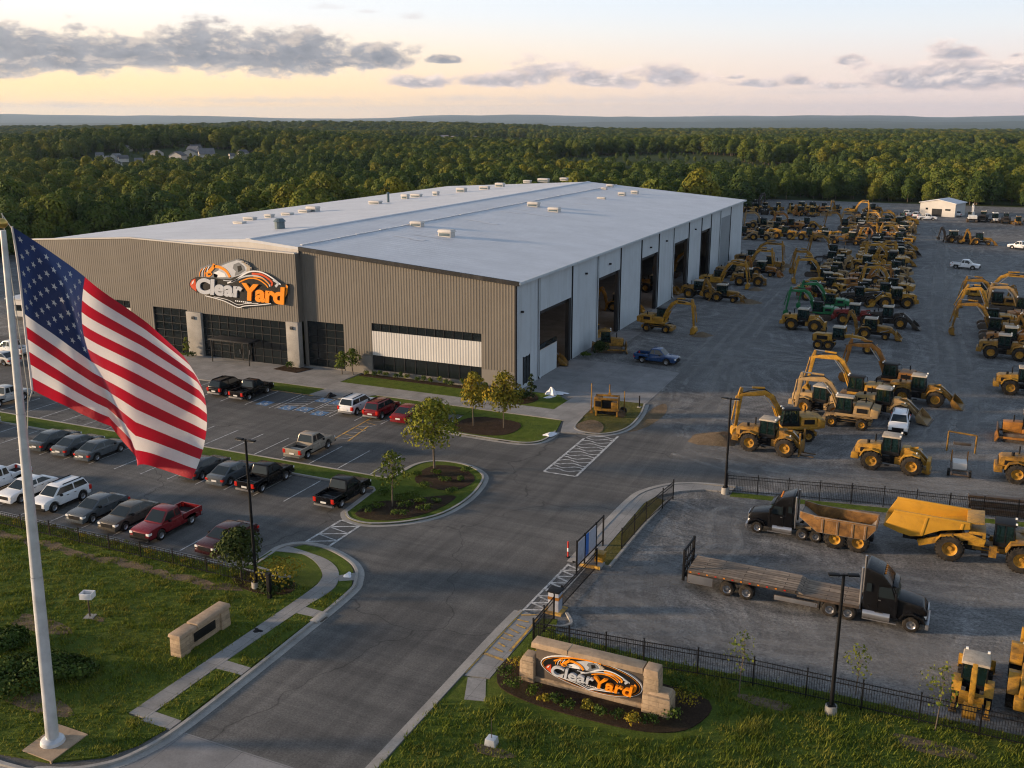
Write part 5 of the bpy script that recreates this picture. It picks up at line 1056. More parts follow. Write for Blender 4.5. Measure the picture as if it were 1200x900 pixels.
def dumper():
    k = Kit(); P = 'paint_clean'; r = 1.05
    ch = k.part('chassis', None, .05); ch.box(-4.6, .6, -.55, .55, .95, 1.4, 'black'); ch.box(.5, 4.3, -.6, .6, .95, 1.45, 'paint'); ch.box(-.2, .9, -.4, .4, .8, 1.7, 'black')
    B_ = 'paint_bed'; bd = k.part('dump_body', None, .03)
    out = [(-5.9, 1.95), (-5.2, 3.55), (-1.2, 3.45), (-1.15, 3.5), (-.2, 3.2), (-.35, 1.75), (-2.6, 1.5), (-4.2, 1.7)]
    side = [(-6.1, 2.15), (-5.35, 3.6), (.15, 3.5), (.25, 2.95), (-.7, 2.75), (-1.8, 2.5), (-2.6, 2.1), (-3.2, 1.75), (-4.0, 1.6), (-4.9, 1.75)]
    for s in (1, -1): bd.prism(side, s*1.5-.06, s*1.5+.06, B_); bd.beam((-5.4, 3.54), (.2, 3.44), .2, .2, s*1.53-.1, s*1.53+.1, B_); bd.beam((-2.9, 3.5), (-3.2, 1.85), .2, .2, s*1.55-.06, s*1.55+.06, B_); bd.beam((-.3, 3.4), (-.4, 2.85), .2, .2, s*1.55-.06, s*1.55+.06, B_)
    flr = [(-6.1, 2.15), (-4.9, 1.75), (-4.0, 1.62), (-3.2, 1.77), (-2.6, 2.12), (-1.8, 2.52), (.2, 2.9)]
    bd.prism(flr+[(x_, z_+.1) for x_, z_ in flr[::-1]], -1.46, 1.46, B_)
    bd.prism([(.1, 2.85), (.25, 3.5), (.12, 3.5), (-.05, 2.95)], -1.46, 1.46, B_)
    sp = k.part('rock_guard', bd, .03); sp.prism([(-.05, 3.35), (1.2, 3.5), (1.2, 3.6), (-.05, 3.5)], -1.5, 1.5, P); sp.prism([(.0, 3.0), (.3, 3.0), (.3, 3.45), (.0, 3.45)], -1.4, 1.4, P)
    tu = k.part('trunnion_frame', None, .04); tu.spine([(-3.4, 1.0, .5), (-1.6, 1.7, .5), (.2, 2.2, .6), (1.4, 1.9, .5)], -1.25, -.95, P); tu.spine([(-3.4, 1.0, .5), (-1.6, 1.7, .5), (.2, 2.2, .6), (1.4, 1.9, .5)], .95, 1.25, P); tu.box(.2, 1.4, -1.15, 1.15, 1.5, 2.7, P); tu.box(.45, 1.2, -1.17, 1.17, 1.9, 2.5, 'black')
    cab(k, 2.0, 3.5, -.75, .75, 1.75, 3.4, 'black')
    h = k.part('engine_hood', None, .1); h.prism([(3.5, 1.3), (5.3, 1.2), (5.35, 1.8), (4.9, 2.25), (3.5, 2.45)], -.85, .85, 'paint')
    q = k.part('grille', h); q.box(5.3, 5.4, -.6, .6, 1.25, 1.75, 'black')
    for s in (1, -1):
        f = k.part('fender', None, .04); f.spine([(2.9, 1.55, .14), (3.2, 2.2, .14), (4.1, 2.42, .14), (5.0, 2.1, .14)], s*1.2-.4, s*1.2+.4, 'paint')
        f2 = k.part('mudguard', None, .04); f2.spine([(-2.15, 1.45, .1), (-1.8, 2.0, .1), (-1.0, 2.15, .1), (-.2, 1.6, .1)], s*1.2-.3, s*1.2+.3, P)
        for x in (-1.05, 4.05): k.wheel(x, s*1.2, r, .72, 'rim', 24)
        ld = k.part('ladder'); [ld.box(1.2, 1.75, s*1.1-.1, s*1.1+.15, .7+i*.33, .76+i*.33, 'black') for i in range(4)]; ld.box(1.75, 2.3, s*1.1-.15, s*1.1+.15, .8, 1.7, 'paint')
    return k
def dump_unit():
    k = Kit(); P = 'paint_rust'
    ch = k.part('chassis', None, .04); ch.box(-2.6, 2.4, -.5, .5, .85, 1.2, 'black')
    b = k.part('dump_body', None, .03)
    b.prism([(-2.0, 1.25), (1.9, 1.25), (2.6, 2.2), (2.5, 2.25), (1.8, 1.37), (-2.0, 1.37)], -1.3, 1.3, 'dump_dust'); b.prism([(-2.0, 1.25), (-3.5, 2.35), (-3.4, 2.45), (-1.9, 1.4)], -1.3, 1.3, 'dump_dust')
    for s in (1, -1):
        b.prism([(-2.0, 1.25), (1.9, 1.25), (2.6, 2.25), (2.55, 2.6), (-2.2, 2.7), (-3.5, 2.9), (-3.5, 2.35)], s*1.3-.06, s*1.3+.06, P)
        for x in (-1.6, -.4, .8, 1.8): b.box(x-.08, x+.08, s*1.37-.05, s*1.37+.05, 1.3, 2.6, P)
        b.box(-2.3, 2.6, s*1.36-.1, s*1.36+.1, 2.5, 2.68, P)
    b.box(2.5, 2.65, -1.3, 1.3, 2.15, 2.6, P)
    for s in (1, -1):
        for x in (-.55, 1.3): k.wheel(x, s*1.0, .86, .6, 'rim', 20)
    dr = k.part('drawbar', None, .03); dr.beam((-2.4, 1.0), (-3.9, .8), .35, .25, -.25, .25, 'paint_dusty')
    return k
def semi(nm_first=True):
    k = Kit(); Bk = 'car_black'
    ch = k.part('chassis', None, .03); ch.box(-3.3, 2.6, -.45, .45, .55, .85, 'black'); ch.box(-3.3, -.6, -.3, .3, .85, .95, 'steel')
    fw5 = k.part('fifth_wheel', None, .03); fw5.box(-2.5, -1.5, -.5, .5, .95, 1.1, 'steel')
    h = k.part('hood', None, .12); h.prism([(1.25, .65), (2.95, .6), (3.0, 1.35), (2.75, 1.72), (1.25, 2.0)], -.98, .98, Bk, wf=lambda x, z: (.8 if x > 2.2 else .95) if z > .9 else 1)
    g_ = k.part('grille', h, .02); g_.box(2.98, 3.05, -.5, .5, .75, 1.5, 'chrome'); [g_.box(3.05, 3.07, -.45, .45, .8+i*.11, .85+i*.11, 'black') for i in range(6)]
    c = k.part('cab', None, .08); c.prism([(-.75, .7), (1.3, .7), (1.3, 1.98), (.85, 2.85), (.3, 3.45), (-.6, 3.75), (-.75, 3.7)], -1.12, 1.12, Bk, wf=lambda x, z: 1 if z < 3 else .9)
    ws = k.part('windscreen', c); q = [(1.27, 2.08), (.92, 2.76)]
    for s in (1, -1): ws.add([(q[0][0]+.04, s*.05, q[0][1]), (q[0][0]+.04, s*1.0, q[0][1]), (q[1][0]+.04, s*.95, q[1][1]), (q[1][0]+.04, s*.05, q[1][1])], [(0, 1, 2, 3)], 'glass_green')
    for s in (1, -1):
        w = k.part('side_window', c); w.add([(.15, s*1.13, 2.0), (1.1, s*1.13, 2.0), (.85, s*1.125, 2.7), (.15, s*1.125, 2.7)], [(0, 1, 2, 3)], 'glass'); w.add([(-.6, s*1.13, 2.25), (-.3, s*1.13, 2.25), (-.3, s*1.125, 2.8), (-.6, s*1.125, 2.8)], [(0, 1, 2, 3)], 'glass')
        d = k.part('cab_door', c); d.box(.08, .1, s*1.12-.005, s*1.12+.015, .8, 2.8, 'black'); d.box(1.12, 1.14, s*1.12-.005, s*1.12+.015, .8, 2.0, 'black'); d.box(.15, .3, s*1.13-.01, s*1.13+.03, 1.75, 1.8, 'chrome')
        ft = k.part('fuel_tank', None, 0, True); ft.cyl((-.7, s*.95, .7), (.9, s*.95, .7), .32, .32, 18, 'chrome'); ft.box(-.7, 1.3, s*1.05-.12, s*1.05+.12, .35, .42, 'chrome'); ft.box(.0, .5, s*1.05-.14, s*1.05+.14, .98, 1.04, 'black')
        f = k.part('fender', None, .03); f.spine([(1.45, .75, .1), (1.7, 1.12, .12), (2.2, 1.25, .12), (2.75, 1.05, .12), (2.95, .7, .1)], s*.95-.22, s*.95+.22, Bk)
        hl = k.part('headlight', None, .03); hl.box(2.8, 2.98, s*.72-.16, s*.72+.16, .95, 1.15, 'lamp_glass')
        m = k.part('wing_mirror', None, .02); m.box(1.1, 1.2, s*1.3-.1, s*1.3+.1, 2.0, 2.5, 'black'); m.tube([(1.15, s*1.05, 2.1), (1.15, s*1.25, 2.1)], .02, 6, 'chrome')
        ex = k.part('exhaust', None, 0, True); ex.cyl((-.9, s*.95, .9), (-.9, s*.95, 3.7), .08, .08, 12, 'chrome')
        for x in (2.15, -1.55, -2.65): k.wheel(x, s*.92, .5, .34 if x > 0 else .5, 'chrome', 0)
        mf = k.part('mud_flap'); mf.box(-3.3, -3.27, s*.92-.28, s*.92+.28, .25, .85, 'black')
    bp = k.part('bumper', None, .05); bp.box(2.95, 3.15, -1.05, 1.05, .35, .72, 'chrome'); bp.box(3.14, 3.16, -.3, .3, .45, .6, 'plate')
    ml = k.part('marker_light'); [ml.box(.35, .45, y-.05, y+.05, 3.38, 3.47, 'amber') for y in (-.6, -.3, 0, .3, .6)]
    vs_ = k.part('sun_visor', None, .02); vs_.prism([(.95, 2.75), (1.2, 2.7), (1.2, 2.75), (.9, 2.85)], -1.0, 1.0, Bk)
    return k
def flatbed():
    """trailer along -x behind the tractor, kingpin at x = 0"""
    k = Kit()
    fr = k.part('frame', None, .03); fr.box(-9.8, .8, -.5, -.35, .75, 1.05, 'steel'); fr.box(-9.8, .8, .35, .5, .75, 1.05, 'steel')
    for s in (1, -1): fr.box(-9.8, -2.9, s*1.2-.05, s*1.2+.05, 1.15, 1.35, 'steel'); fr.box(-2.8, .9, s*1.2-.05, s*1.2+.05, .98, 1.12, 'steel'); fr.box(-4.2, -1.5, s*1.15-.04, s*1.15+.04, .45, .8, 'chrome'); fr.box(-9.8, -8.1, s*1.2-.04, s*1.2+.04, .45, 1.1, 'chrome')
    dk = k.part('upper_deck')
    for i in range(8): y = -1.22+i*.305; z = 1.36+rnd.random()*.03; dk.box(-9.8, -2.85, y+.01, y+.295, z-.08, z, 'planks')
    d2 = k.part('lower_deck')
    for i in range(8): y = -1.22+i*.305; z = 1.14+rnd.random()*.03; d2.box(-2.8, .9, y+.01, y+.295, z-.08, z, 'planks')
    rp = k.part('deck_ramp'); rp.prism([(-2.86, 1.15), (-2.86, 1.38), (-2.4, 1.17)], -1.15, 1.15, 'planks')
    hb = k.part('headboard', None, .02)
    for s in (1, -1): hb.box(-10.15, -10.0, s*1.2-.08, s*1.2+.08, .55, 2.75, 'black')
    for z in (.75, 1.3, 1.85, 2.65): hb.box(-10.13, -10.02, -1.15, 1.15, z-.07, z+.07, 'black')
    [hb.box(-10.1, -10.05, y-.03, y+.03, .7, 2.65, 'black') for y in (-.7, -.25, .25, .7)]; hb.box(-10.0, -9.75, -1.2, 1.2, .85, 1.1, 'black')
    for s in (1, -1):
        for x in (-7.2, -5.95): k.wheel(x, s*.92, .5, .5, 'chrome')
        ml = k.part('marker_light'); [ml.box(x-.06, x+.06, s*1.26-.01, s*1.26+.01, 1.22, 1.3, 'redlight' if i % 2 else 'amber') for i, x in enumerate(np.arange(-9.6, -3, .55))]
        lg_ = k.part('landing_leg'); lg_.box(-.95, -.8, s*.8-.08, s*.8+.08, .4, 1.0, 'steel')
    return k
m, nt, b = newmat('planks'); v = coords(nt, 'obj', (.35, 5, 5)); f = ntex(nt, v, 2.0, 8, .7, .4); f2 = ntex(nt, coords(nt, 'obj', (1, 1, 1)), 1.1, 5)
c = ramp(nt, f, [(.28, (.09, .065, .045)), (.5, (.24, .185, .135)), (.72, (.40, .33, .25))]); pb = N(nt, 'ShaderNodeTexBrick'); pb.offset = .4; pb.inputs['Scale'].default_value = 1; pb.inputs['Brick Width'].default_value = 2.6; pb.inputs['Row Height'].default_value = .305; pb.inputs['Mortar Size'].default_value = .022; pb.inputs['Color1'].default_value = (1.15, 1.12, 1.08, 1); pb.inputs['Color2'].default_value = (.62, .6, .58, 1); pb.inputs['Mortar'].default_value = (.12, .1, .08, 1); nt.links.new(coords(nt, 'obj'), pb.inputs['Vector']); c = mix(nt, 1.0, c, pb.outputs['Color'], 'MULTIPLY')
c = mix(nt, ramp(nt, f2, [(.45, 0.0), (.7, .7)]), c, (.11, .085, .065)); nt.links.new(c, b.inputs['Base Color']); b.inputs['Roughness'].default_value = .85; bump(nt, b, f, .4, .02)
# ---------------------------------------------------------------- machines and trucks, where they stand
KITS = dict(loader=lambda: wheel_loader('bucket'), loader_raised=lambda: wheel_loader('raised'), loader_forks=lambda: wheel_loader('forks'), loader_plain=lambda: wheel_loader('coupler'), loader_dusty=lambda: wheel_loader('bucket', True),
            exc=lambda: excavator('tracks'), exc_wheel=lambda: excavator('wheels', (5.0, 4.4), (5.3, 1.15)), exc_dusty=lambda: excavator('wheels', (4.9, 4.3), (5.2, 1.15), True), exc_long=lambda: excavator('tracks', (6.6, 4.6), (6.9, 1.2)), exc_high=lambda: excavator('tracks', (4.2, 5.6), (5.2, 2.4)),
            backhoe=backhoe, grader=grader, dozer=dozer)
NAMES = dict(loader=('wheel_loader', 'wheel loader'), exc=('excavator', 'excavator'), backhoe=('backhoe_loader', 'backhoe'), grader=('motor_grader', 'grader'), dozer=('bulldozer', 'bulldozer'))
MP, MJ = {}, {}
def mach(kind, x, y, rz, label, group=None, paint=None, sc=1.0, far=False, z=0.004):
    nm, cat = NAMES[kind.split('_')[0]]
    store = MJ if far else MP
    swaps = {'paint': paint, 'paint_dusty': paint} if paint else None
    if kind not in store:
        k = KITS[kind](); o = (k.joined if far else k.make)(nm, label, cat, (x, y, z), R(rz), group); store[kind] = o; o.scale = (sc,)*3
        PENDING.append((o, swaps)); return o
    o = dup(store[kind], (x, y, z), R(rz), label, group, None, sc)
    if swaps:
        recolor(o, swaps)
        for c in kids_now(o): recolor(c, swaps)
    return o
PENDING = []
def kids_now(o):
    ks = list(o.children)
    return ks+[q for c in ks for q in c.children]
G1 = 'machines parked in the block nearest the fence'; G2 = 'machines in the long middle row of the yard'; G3 = 'machines parked along the grey side wall of the warehouse'; G4 = 'machines along the right edge of the yard'; G5 = 'machines in the far rows by the tree line'
mach('loader_forks', 29.7, -8.4, -6, 'yellow wheel loader with an upright fork mast, nearest the tall black lamp post', G1)
mach('exc_wheel', 30.8, -4.0, 205, 'yellow excavator with its bucket on the ground behind the tall black lamp post', G1, 'paint_clean')
mach('exc_dusty', 35.4, 2.6, 178, 'dusty pale excavator with a raised boom, between two cleaner yellow excavators', G1)
mach('loader_dusty', 32.6, 5.6, -12, 'dusty wheel loader half hidden behind the dusty pale excavator', G1)
mach('exc', 35.6, 12.0, 176, 'large yellow tracked excavator with black cab and high bent boom', G1, 'paint_clean')
mach('exc', 38.6, 19.4, 172, 'orange boom excavator mostly hidden behind the large tracked excavator', G1, 'paint_orange')
mach('loader', 41.6, 14.4, -4, 'yellow wheel loader facing right behind the white van', G1)
mach('loader_plain', 40.4, -8.9, -3, 'clean yellow wheel loader with big yellow hubs standing before the white van', G1, 'paint_clean')
mach('loader_plain', 51.9, -7.4, 0, 'large yellow loader cut off by the right picture edge, nearest the beams', G4)
mach('dozer', 51.2, 4.6, 178, 'yellow bulldozer with a ripper at the right edge behind the large loader', G4, 'paint_orange')
mach('loader', 52.3, 23.0, 0, 'yellow loader with a white roof alone on grey gravel at the right edge', G4, 'paint_clean')
mach('loader', 50.6, 40.9, -2, 'yellow wheel loader in front of the pile of excavator arms at the right edge', G4)
mach('loader', 51.5, 46.5, 2, 'yellow wheel loader tucked right behind another loader at the right edge', G4, 'paint_orange')
mach('exc', 49.8, 53.0, 180, 'yellow excavator whose vertical stick stands lowest in the right edge group', G4)
mach('exc_high', 49.6, 60.5, 182, 'yellow excavator with the highest boom in the right edge group', G4, 'paint_clean')
mach('exc', 54.5, 64.5, 10, 'orange excavator facing right within the right edge group', G4, 'paint_orange')
mach('backhoe', 55.5, 54.0, 20, 'yellow backhoe in the right edge group with its arm hidden', G4)
mach('exc_long', 48.2, 84.0, 0, 'yellow excavator with a long level boom reaching right, farthest of the right edge group', G4, 'paint_clean')
mach('exc', 50.6, 76.5, 181, 'yellow excavator reaching left just below the long level boom', G4)
mach('loader', 54.6, 50.0, 200, 'orange wheel loader facing left behind the arms of the right edge group', G4, 'paint_orange')
mach('dozer', 53.0, 58.5, 170, 'yellow bulldozer squeezed between excavators of the right edge group', G4)
mach('exc_wheel', 54.0, 71.0, 175, 'dusty wheeled excavator in the right edge group below the level boom', G4, 'paint_dusty')
mach('backhoe', 55.5, 80.0, 5, 'yellow backhoe at the back of the right edge group', G4)
mach('loader_dusty', 38.6, 7.4, -8, 'dusty loader with a bucket just left of the white van', G1)
mach('loader_plain', 9.2, 84.5, 8, 'yellow loader without a bucket farther along the warehouse wall', G3)
mach('backhoe', 9.4, 97.0, -5, 'yellow backhoe beside the wheeled excavator at the closed roller door', G3, 'paint_orange')
mach('dozer', 9.8, 105.0, 0, 'yellow bulldozer near the closed roller door', G3)
mach('grader', 30.9, 37.2, -3, 'yellow motor grader with six wheels at the near end of the middle row', G2, 'paint_clean')
mach('loader_plain', 24.4, 48.4, -2, 'yellow loader standing before the green excavators', G2, 'paint_clean')
mach('backhoe', 34.0, 46.6, 0, 'yellow backhoe loader just behind the motor grader', G2)
mach('exc', 25.4, 57.6, 181, 'bright green excavator with its arm lowered to the ground', G2, 'paint_green', .9)
mach('exc', 26.2, 65.2, 186, 'green excavator behind the other green one, with a higher arm', G2, 'paint_green', .9)
mach('loader_plain', 30.8, 55.5, 0, 'dark red loader in the middle row beside the green excavators', G2, 'paint_red')
mach('loader', 35.5, 55.5, 0, 'black loader with its bucket out to the right of the dark red loader', G2, 'paint_dark')
mach('loader', 22.6, 74.0, 8, 'red and rusty loader on the left flank of the middle row', G2, 'paint_red', .95)
mach('exc_wheel', 5.3, 38.6, -2, 'yellow wheeled excavator reaching out from the second open truck door', G3, 'paint_clean')
mach('loader_plain', 4.2, 67.6, 0, 'yellow loader close to the grey wall before the fourth truck door', G3)
mach('backhoe', 8.6, 66.4, 0, 'yellow backhoe beside the gravel heap along the warehouse wall', G3)
mach('exc', 4.2, 79.5, 3, 'yellow excavator with its bucket on a small heap along the warehouse wall', G3, 'paint_clean')
mach('loader_dusty', 4.6, 91.5, 0, 'dusty wheel loader by the fifth truck door', G3)
mach('exc_wheel', 5.4, 100.0, 5, 'yellow wheeled excavator by the closed grey roller door', G3, 'paint_clean')
mach('exc_long', 4.0, 110.5, 4, 'yellow excavator with the longest arm at the far end of the warehouse wall', G3)
mach('dozer', 3.0, 23.6, 20, 'small yellow bulldozer behind the shrub by the first truck door', G3)
mach('backhoe', 46.9, -44.7, 86, 'yellow backhoe seen from behind at the black front fence', None, 'paint_clean', .85)
mach('loader_forks', 49.9, -43.2, 86, 'yellow machine cut off at the bottom right picture edge', None, 'paint_clean')
# inside the open truck doors
mach('loader', -3.6, 13.2, 20, 'yellow wheel loader inside the first open truck door', 'machines inside the warehouse')
mach('dozer', -3.2, 31.6, -10, 'yellow bulldozer inside the second open truck door', 'machines inside the warehouse', 'paint_clean')
mach('backhoe', -4.6, 51.0, 10, 'yellow backhoe inside the third open truck door', 'machines inside the warehouse', 'paint_clean')
mach('loader', -4.2, 70.0, 0, 'yellow wheel loader inside the fourth open truck door', 'machines inside the warehouse')
mach('exc', -7.0, 88.0, 0, 'yellow excavator inside the fifth open truck door', 'machines inside the warehouse')
# the far rows: too small to show parts
FK = ['loader', 'dozer', 'backhoe', 'loader_plain', 'grader', 'loader_raised', 'exc_wheel', 'loader_forks', 'dozer', 'exc', 'loader_dusty']
FP = [None, 'paint_clean', 'paint_orange', 'paint_dark', 'paint_clean', 'paint_dusty', 'paint_clean', None, 'paint_dusty', 'paint_clean']
WORD = {None: 'yellow', 'paint_clean': 'yellow', 'paint_orange': 'orange', 'paint_dark': 'black', 'paint_dusty': 'dusty', 'paint_white': 'white', 'paint_green': 'green', 'paint_red': 'red'}
def farm(x, y, rz, where, grp, i, paint='?', kind=None, sc=1.0):
    kd = kind or FK[(i*5+i//3) % len(FK)]; pa = FP[(i*3+i//4) % len(FP)] if paint == '?' else paint
    o = mach(kd, x, y, rz+rnd.uniform(-14, 14), 'small %s %s packed into %s' % (WORD[pa], NAMES[kd.split('_')[0]][1], where), grp, pa, sc*rnd.uniform(.85, 1.05), True)
    if rnd.random() < .7: ROOFS.append(o)
ROOFS = []
i = 0
for y in np.arange(72, 216, 5.6):
    t = (y-72)/144
    for x, wh_ in ((29.5-5*t, 0), (34.5-6.5*t, 1)):
        i += 1; farm(x+rnd.uniform(-.7, .7), y+rnd.uniform(-1.2, 1.2), rnd.choice([0, 0, 15, 12, -18, 180, 165, 200]), 'the long crowded middle row', 'crowd of machines in the long middle row', i)
    if y < 120 or y > 150:
        i += 1; farm(23.5-6*t+rnd.uniform(-.8, .8), y+3+rnd.uniform(-1.5, 1.5), rnd.choice([0, 170, 180, 190]), 'the left flank of the middle row', 'machines on the left flank of the middle row', i)
for y in (100, 116, 127): i += 1; farm(19.5, y, 175, 'the left flank of the middle row', 'machines on the left flank of the middle row', i)
for j, x in enumerate(np.arange(-21, 8, 3.7)):
    i += 1; farm(x, 226+rnd.uniform(-4, 4), rnd.choice([60, 90, 100, 270]), 'the farthest row by the tree line', 'machines in the farthest row', i)
    i += 1; farm(x+1.5, 240+rnd.uniform(-3, 3), rnd.choice([60, 90, 100, 270]), 'the farthest row by the tree line', 'machines in the farthest row', i)
for x, y in ((-9, 172), (-5, 177), (-1, 171), (2, 180), (-8, 184), (-3, 188), (5, 186), (-7, 158), (-2, 155), (3, 160), (9, 160), (13, 158), (12, 166), (17, 163), (15, 188), (19, 184), (12, 235), (17, 243)):
    i += 1; farm(x, y, rnd.choice([0, 10, 180, 190]), 'the gravel beyond the end of the warehouse', 'machines beyond the end of the warehouse', i)
for x, y, p in ((46.5, 226, 'paint_white'), (49.5, 228, 'paint_dark'), (52.5, 227, 'paint_white'), (55.5, 226, 'paint_dark'), (58.5, 222, None), (62, 228, None), (65, 222, 'paint_orange')):
    i += 1; farm(x, y, 95, 'the far right row by the tree line', 'machines in the far right row', i, p)
for x, y, p in ((42.6, 170, 'paint_dark'), (45.5, 168, 'paint_dark'), (48.4, 167.5, None)): i += 1; farm(x, y, 5, 'the lone dark trio on the open far gravel', 'lone dark trio on the far gravel', i, p)
for o, sw_ in PENDING:
    if sw_:
        recolor(o, sw_)
        for c in kids_now(o): recolor(c, sw_)
for o in ROOFS: recolor(o, {'cabroof': 'black'})
# road vehicles in the yard
park('suv', 'white', 40.2, 3.2, -90, 'white van with a black roof rack standing among the yellow machines', None, 'van', .004)
GW = 'white vehicles by the far white shed'
for x, y, rz, k_, l_ in ((31.0, 233, 80, 'suv', 'tiny white van left of the far white shed'), (28.0, 236, 70, 'pickup', 'tiny white pickup farthest left of the far white shed'), (34.2, 226, 10, 'pickup', 'tiny white pickup in front of the far white shed'), (42.6, 242, 90, 'suv', 'tiny white van close on the right side of the far white shed')):
    park(k_, 'white', x, y, rz, l_, GW, z=.004)
park('pickup', 'white', 57.0, 162.0, 150, 'white pickup far out at the right picture edge', None, z=.004)
park('pickup', 'white', 45.4, 123.2, -10, 'small white pickup alone on the open gravel in the distance', None, z=.004)
for k_ in ('sedan', 'pickup', 'suv'):
    o = PROTO[k_]
    for ch in kids(o): recolor(ch, {'car': 'car_'+PROTO[k_+'_c']})
# lorries
sk = semi(); s1 = sk.make('semi_truck', 'black semi truck without trailer in front of the rusty dump body, facing left', 'truck', (34.1, -26.9, .004), R(181))
s2 = dup(s1, (41.4, -37.8, .004), R(-1), 'black semi truck with a wooden flatbed trailer, facing right', None)
s1.scale = (.88,)*3; s2.scale = (.98,)*3
fb = flatbed().make('flatbed_trailer', 'wooden decked flatbed trailer with a black headboard behind the black truck', 'trailer', (39.6, -37.8, .004), R(-1))
du = dump_unit().make('dump_trailer', 'rusty dusty dump body on four big wheels with yellow hubs', 'dump trailer', (38.3, -27.3, .004), R(-1)); du.scale = (.86,)*3
dt = dumper().make('dump_truck', 'large clean yellow articulated dump truck facing right', 'dump truck', (46.3, -25.9, .004), R(-1)); dt.scale = (.88,)*3
# old pump frame on the dry grass
pf = thing('pump_frame', 'odd yellow machine frame with posts on the dry grass by the crossing', 'machine', (12.3, -4.2, .11), R(10))
k = Kit()
b = MB(); b.box(-1.3, 1.3, -.6, .6, .55, .8, 'paint'); [b.box(x-.1, x+.1, y-.1, y+.1, .0, .6, 'paint') for x in (-1.1, 1.1) for y in (-.5, .5)]; b.build('base_frame', pf, .02)
b = MB(); b.box(-1.35, -.55, -.62, .5, .8, 1.9, 'paint'); b.box(.45, 1.1, -.6, .4, .8, 1.5, 'paint'); b.box(-1.3, 1.2, -.66, -.5, 1.75, 1.98, 'paint'); b.box(-1.3, 1.2, .4, .55, 1.85, 2.05, 'paint'); b.box(1.05, 1.2, -.6, .5, .8, 2.0, 'paint'); b.build('housing', pf, .04)
b = MB(); b.box(-.5, .43, -.4, .4, .82, 1.7, 'black'); b.box(-1.0, .9, -.35, .3, .15, .55, 'black'); b.box(-1.2, -.6, -.64, -.62, 1.0, 1.6, 'black'); b.build('engine', pf, .02)
for x in (-1.75, 1.7, .15):
    b = MB(); b.cyl((x, .3, 0 if abs(x) > 1 else 2.1), (x, .3, 3.2 if x < 1 else 2.6), .07, .05, 8, 'paint'); b.box(x-.15, x+.15, .15, .45, 0 if abs(x) > 1 else 2.15, .3 if abs(x) > 1 else 2.3, 'paint'); b.build('post', pf)
for y in (-.55, .55):
    b = MB(); b.cyl((1.55, y-.15, .4), (1.55, y+.15, .4), .4, .4, 16, 'tyre'); b.build('wheel', pf, 0, True)
# light frame trailer and lifting frame
lf = thing('trailer_frame', 'narrow grey trailer frame with a toolbox beside the clean yellow loader', 'trailer', (45.8, -8.0, 0), R(92))
b = MB(); [b.box(-1.8, 1.6, y-.06, y+.06, .45, .6, 'steel') for y in (-.65, .65)]; [b.box(x-.06, x+.06, -.7, .7, .45, .58, 'steel') for x in (-1.7, -.6, .5, 1.5)]; b.build('frame', lf, .01)
b = MB(); b.box(-.5, .9, -.55, .55, .6, 1.15, 'vent_metal'); b.build('toolbox', lf, .03)
for y in (-.85, .85):
    b = MB(); b.cyl((-.6, y-.1, .33), (-.6, y+.1, .33), .33, .33, 14, 'tyre'); b.build('wheel', lf, 0, True); b = MB(); b.cyl((1.5, y*.75, .1), (1.5, y*.75, 1.7), .05, .05, 8, 'paint_orange'); b.build('marker_post', lf)
hf = thing('lifting_frame', 'thin yellow and orange open frame standing behind the grey trailer frame', 'frame', (45.9, -1.5, 0), R(5))
b = MB(); b.tube([(-1.2, 0, 0), (-1.2, 0, 1.9), (1.2, 0, 1.7), (1.2, 0, 0)], .08, 8, 'paint'); b.build('hoop', hf); b = MB(); b.box(-.7, .8, -.2, .2, .7, .95, 'steel'); b.build('winch', hf, .02)
bs = thing('steel_beam_stack', 'dark stack of long steel beams lying behind the yellow dump truck', 'beam stack', (50.2, -15.4, 0), R(8))
for j in range(4):
    b = MB(); y = -.9+j*.55; z = .0 if j % 2 == 0 else .42
    b.box(-3.6, 3.6, y-.2, y+.2, z+.02, z+.1, 'steel'); b.box(-3.6, 3.6, y-.05, y+.05, z+.1, z+.42, 'steel'); b.box(-3.6, 3.6, y-.2, y+.2, z+.36, z+.44, 'steel'); b.build('beam', bs)
# gravel heaps
for x, y, r_, h_, l_ in ((11.8, 38.2, 1.3, .5, 'small tan gravel heap under the wheeled excavator bucket by the second door'), (12.6, 66.5, 1.7, .6, 'tan gravel heap beside the backhoe along the warehouse wall'), (11.4, 79.8, 1.2, .5, 'small pale heap at the bucket of the third wall excavator'), (11.6, 110.9, 1.5, .6, 'pale heap at the bucket of the farthest wall excavator'), (24.6, -7.0, 2.3, .55, 'long tan gravel heap by the tall black lamp post and excavator bucket')):
    b = MB(); n = 16; rings = [(0, 1), (.3, .85), (.6, .45), (.85, .15), (1.05, -.1)]
    vs = []
    for q, hh in rings:
        for a in range(n): t = 2*math.pi*a/n; w = 1+.22*math.sin(2*t+x)+.12*math.sin(5*t); vs.append((q*r_*w*1.3*math.cos(t), q*r_*w*math.sin(t), hh*h_*(1+.15*rnd.random())))
    b.add(vs, [(a+n*q, a+n*(q+1), (a+1) % n+n*(q+1), (a+1) % n+n*q) for q in range(len(rings)-1) for a in range(n)], 'bare_soil'); o = b.build('gravel_heap', None, 0, True); o.location = (x, y, 0); tag(o, l_, 'heap', 'gravel heaps')
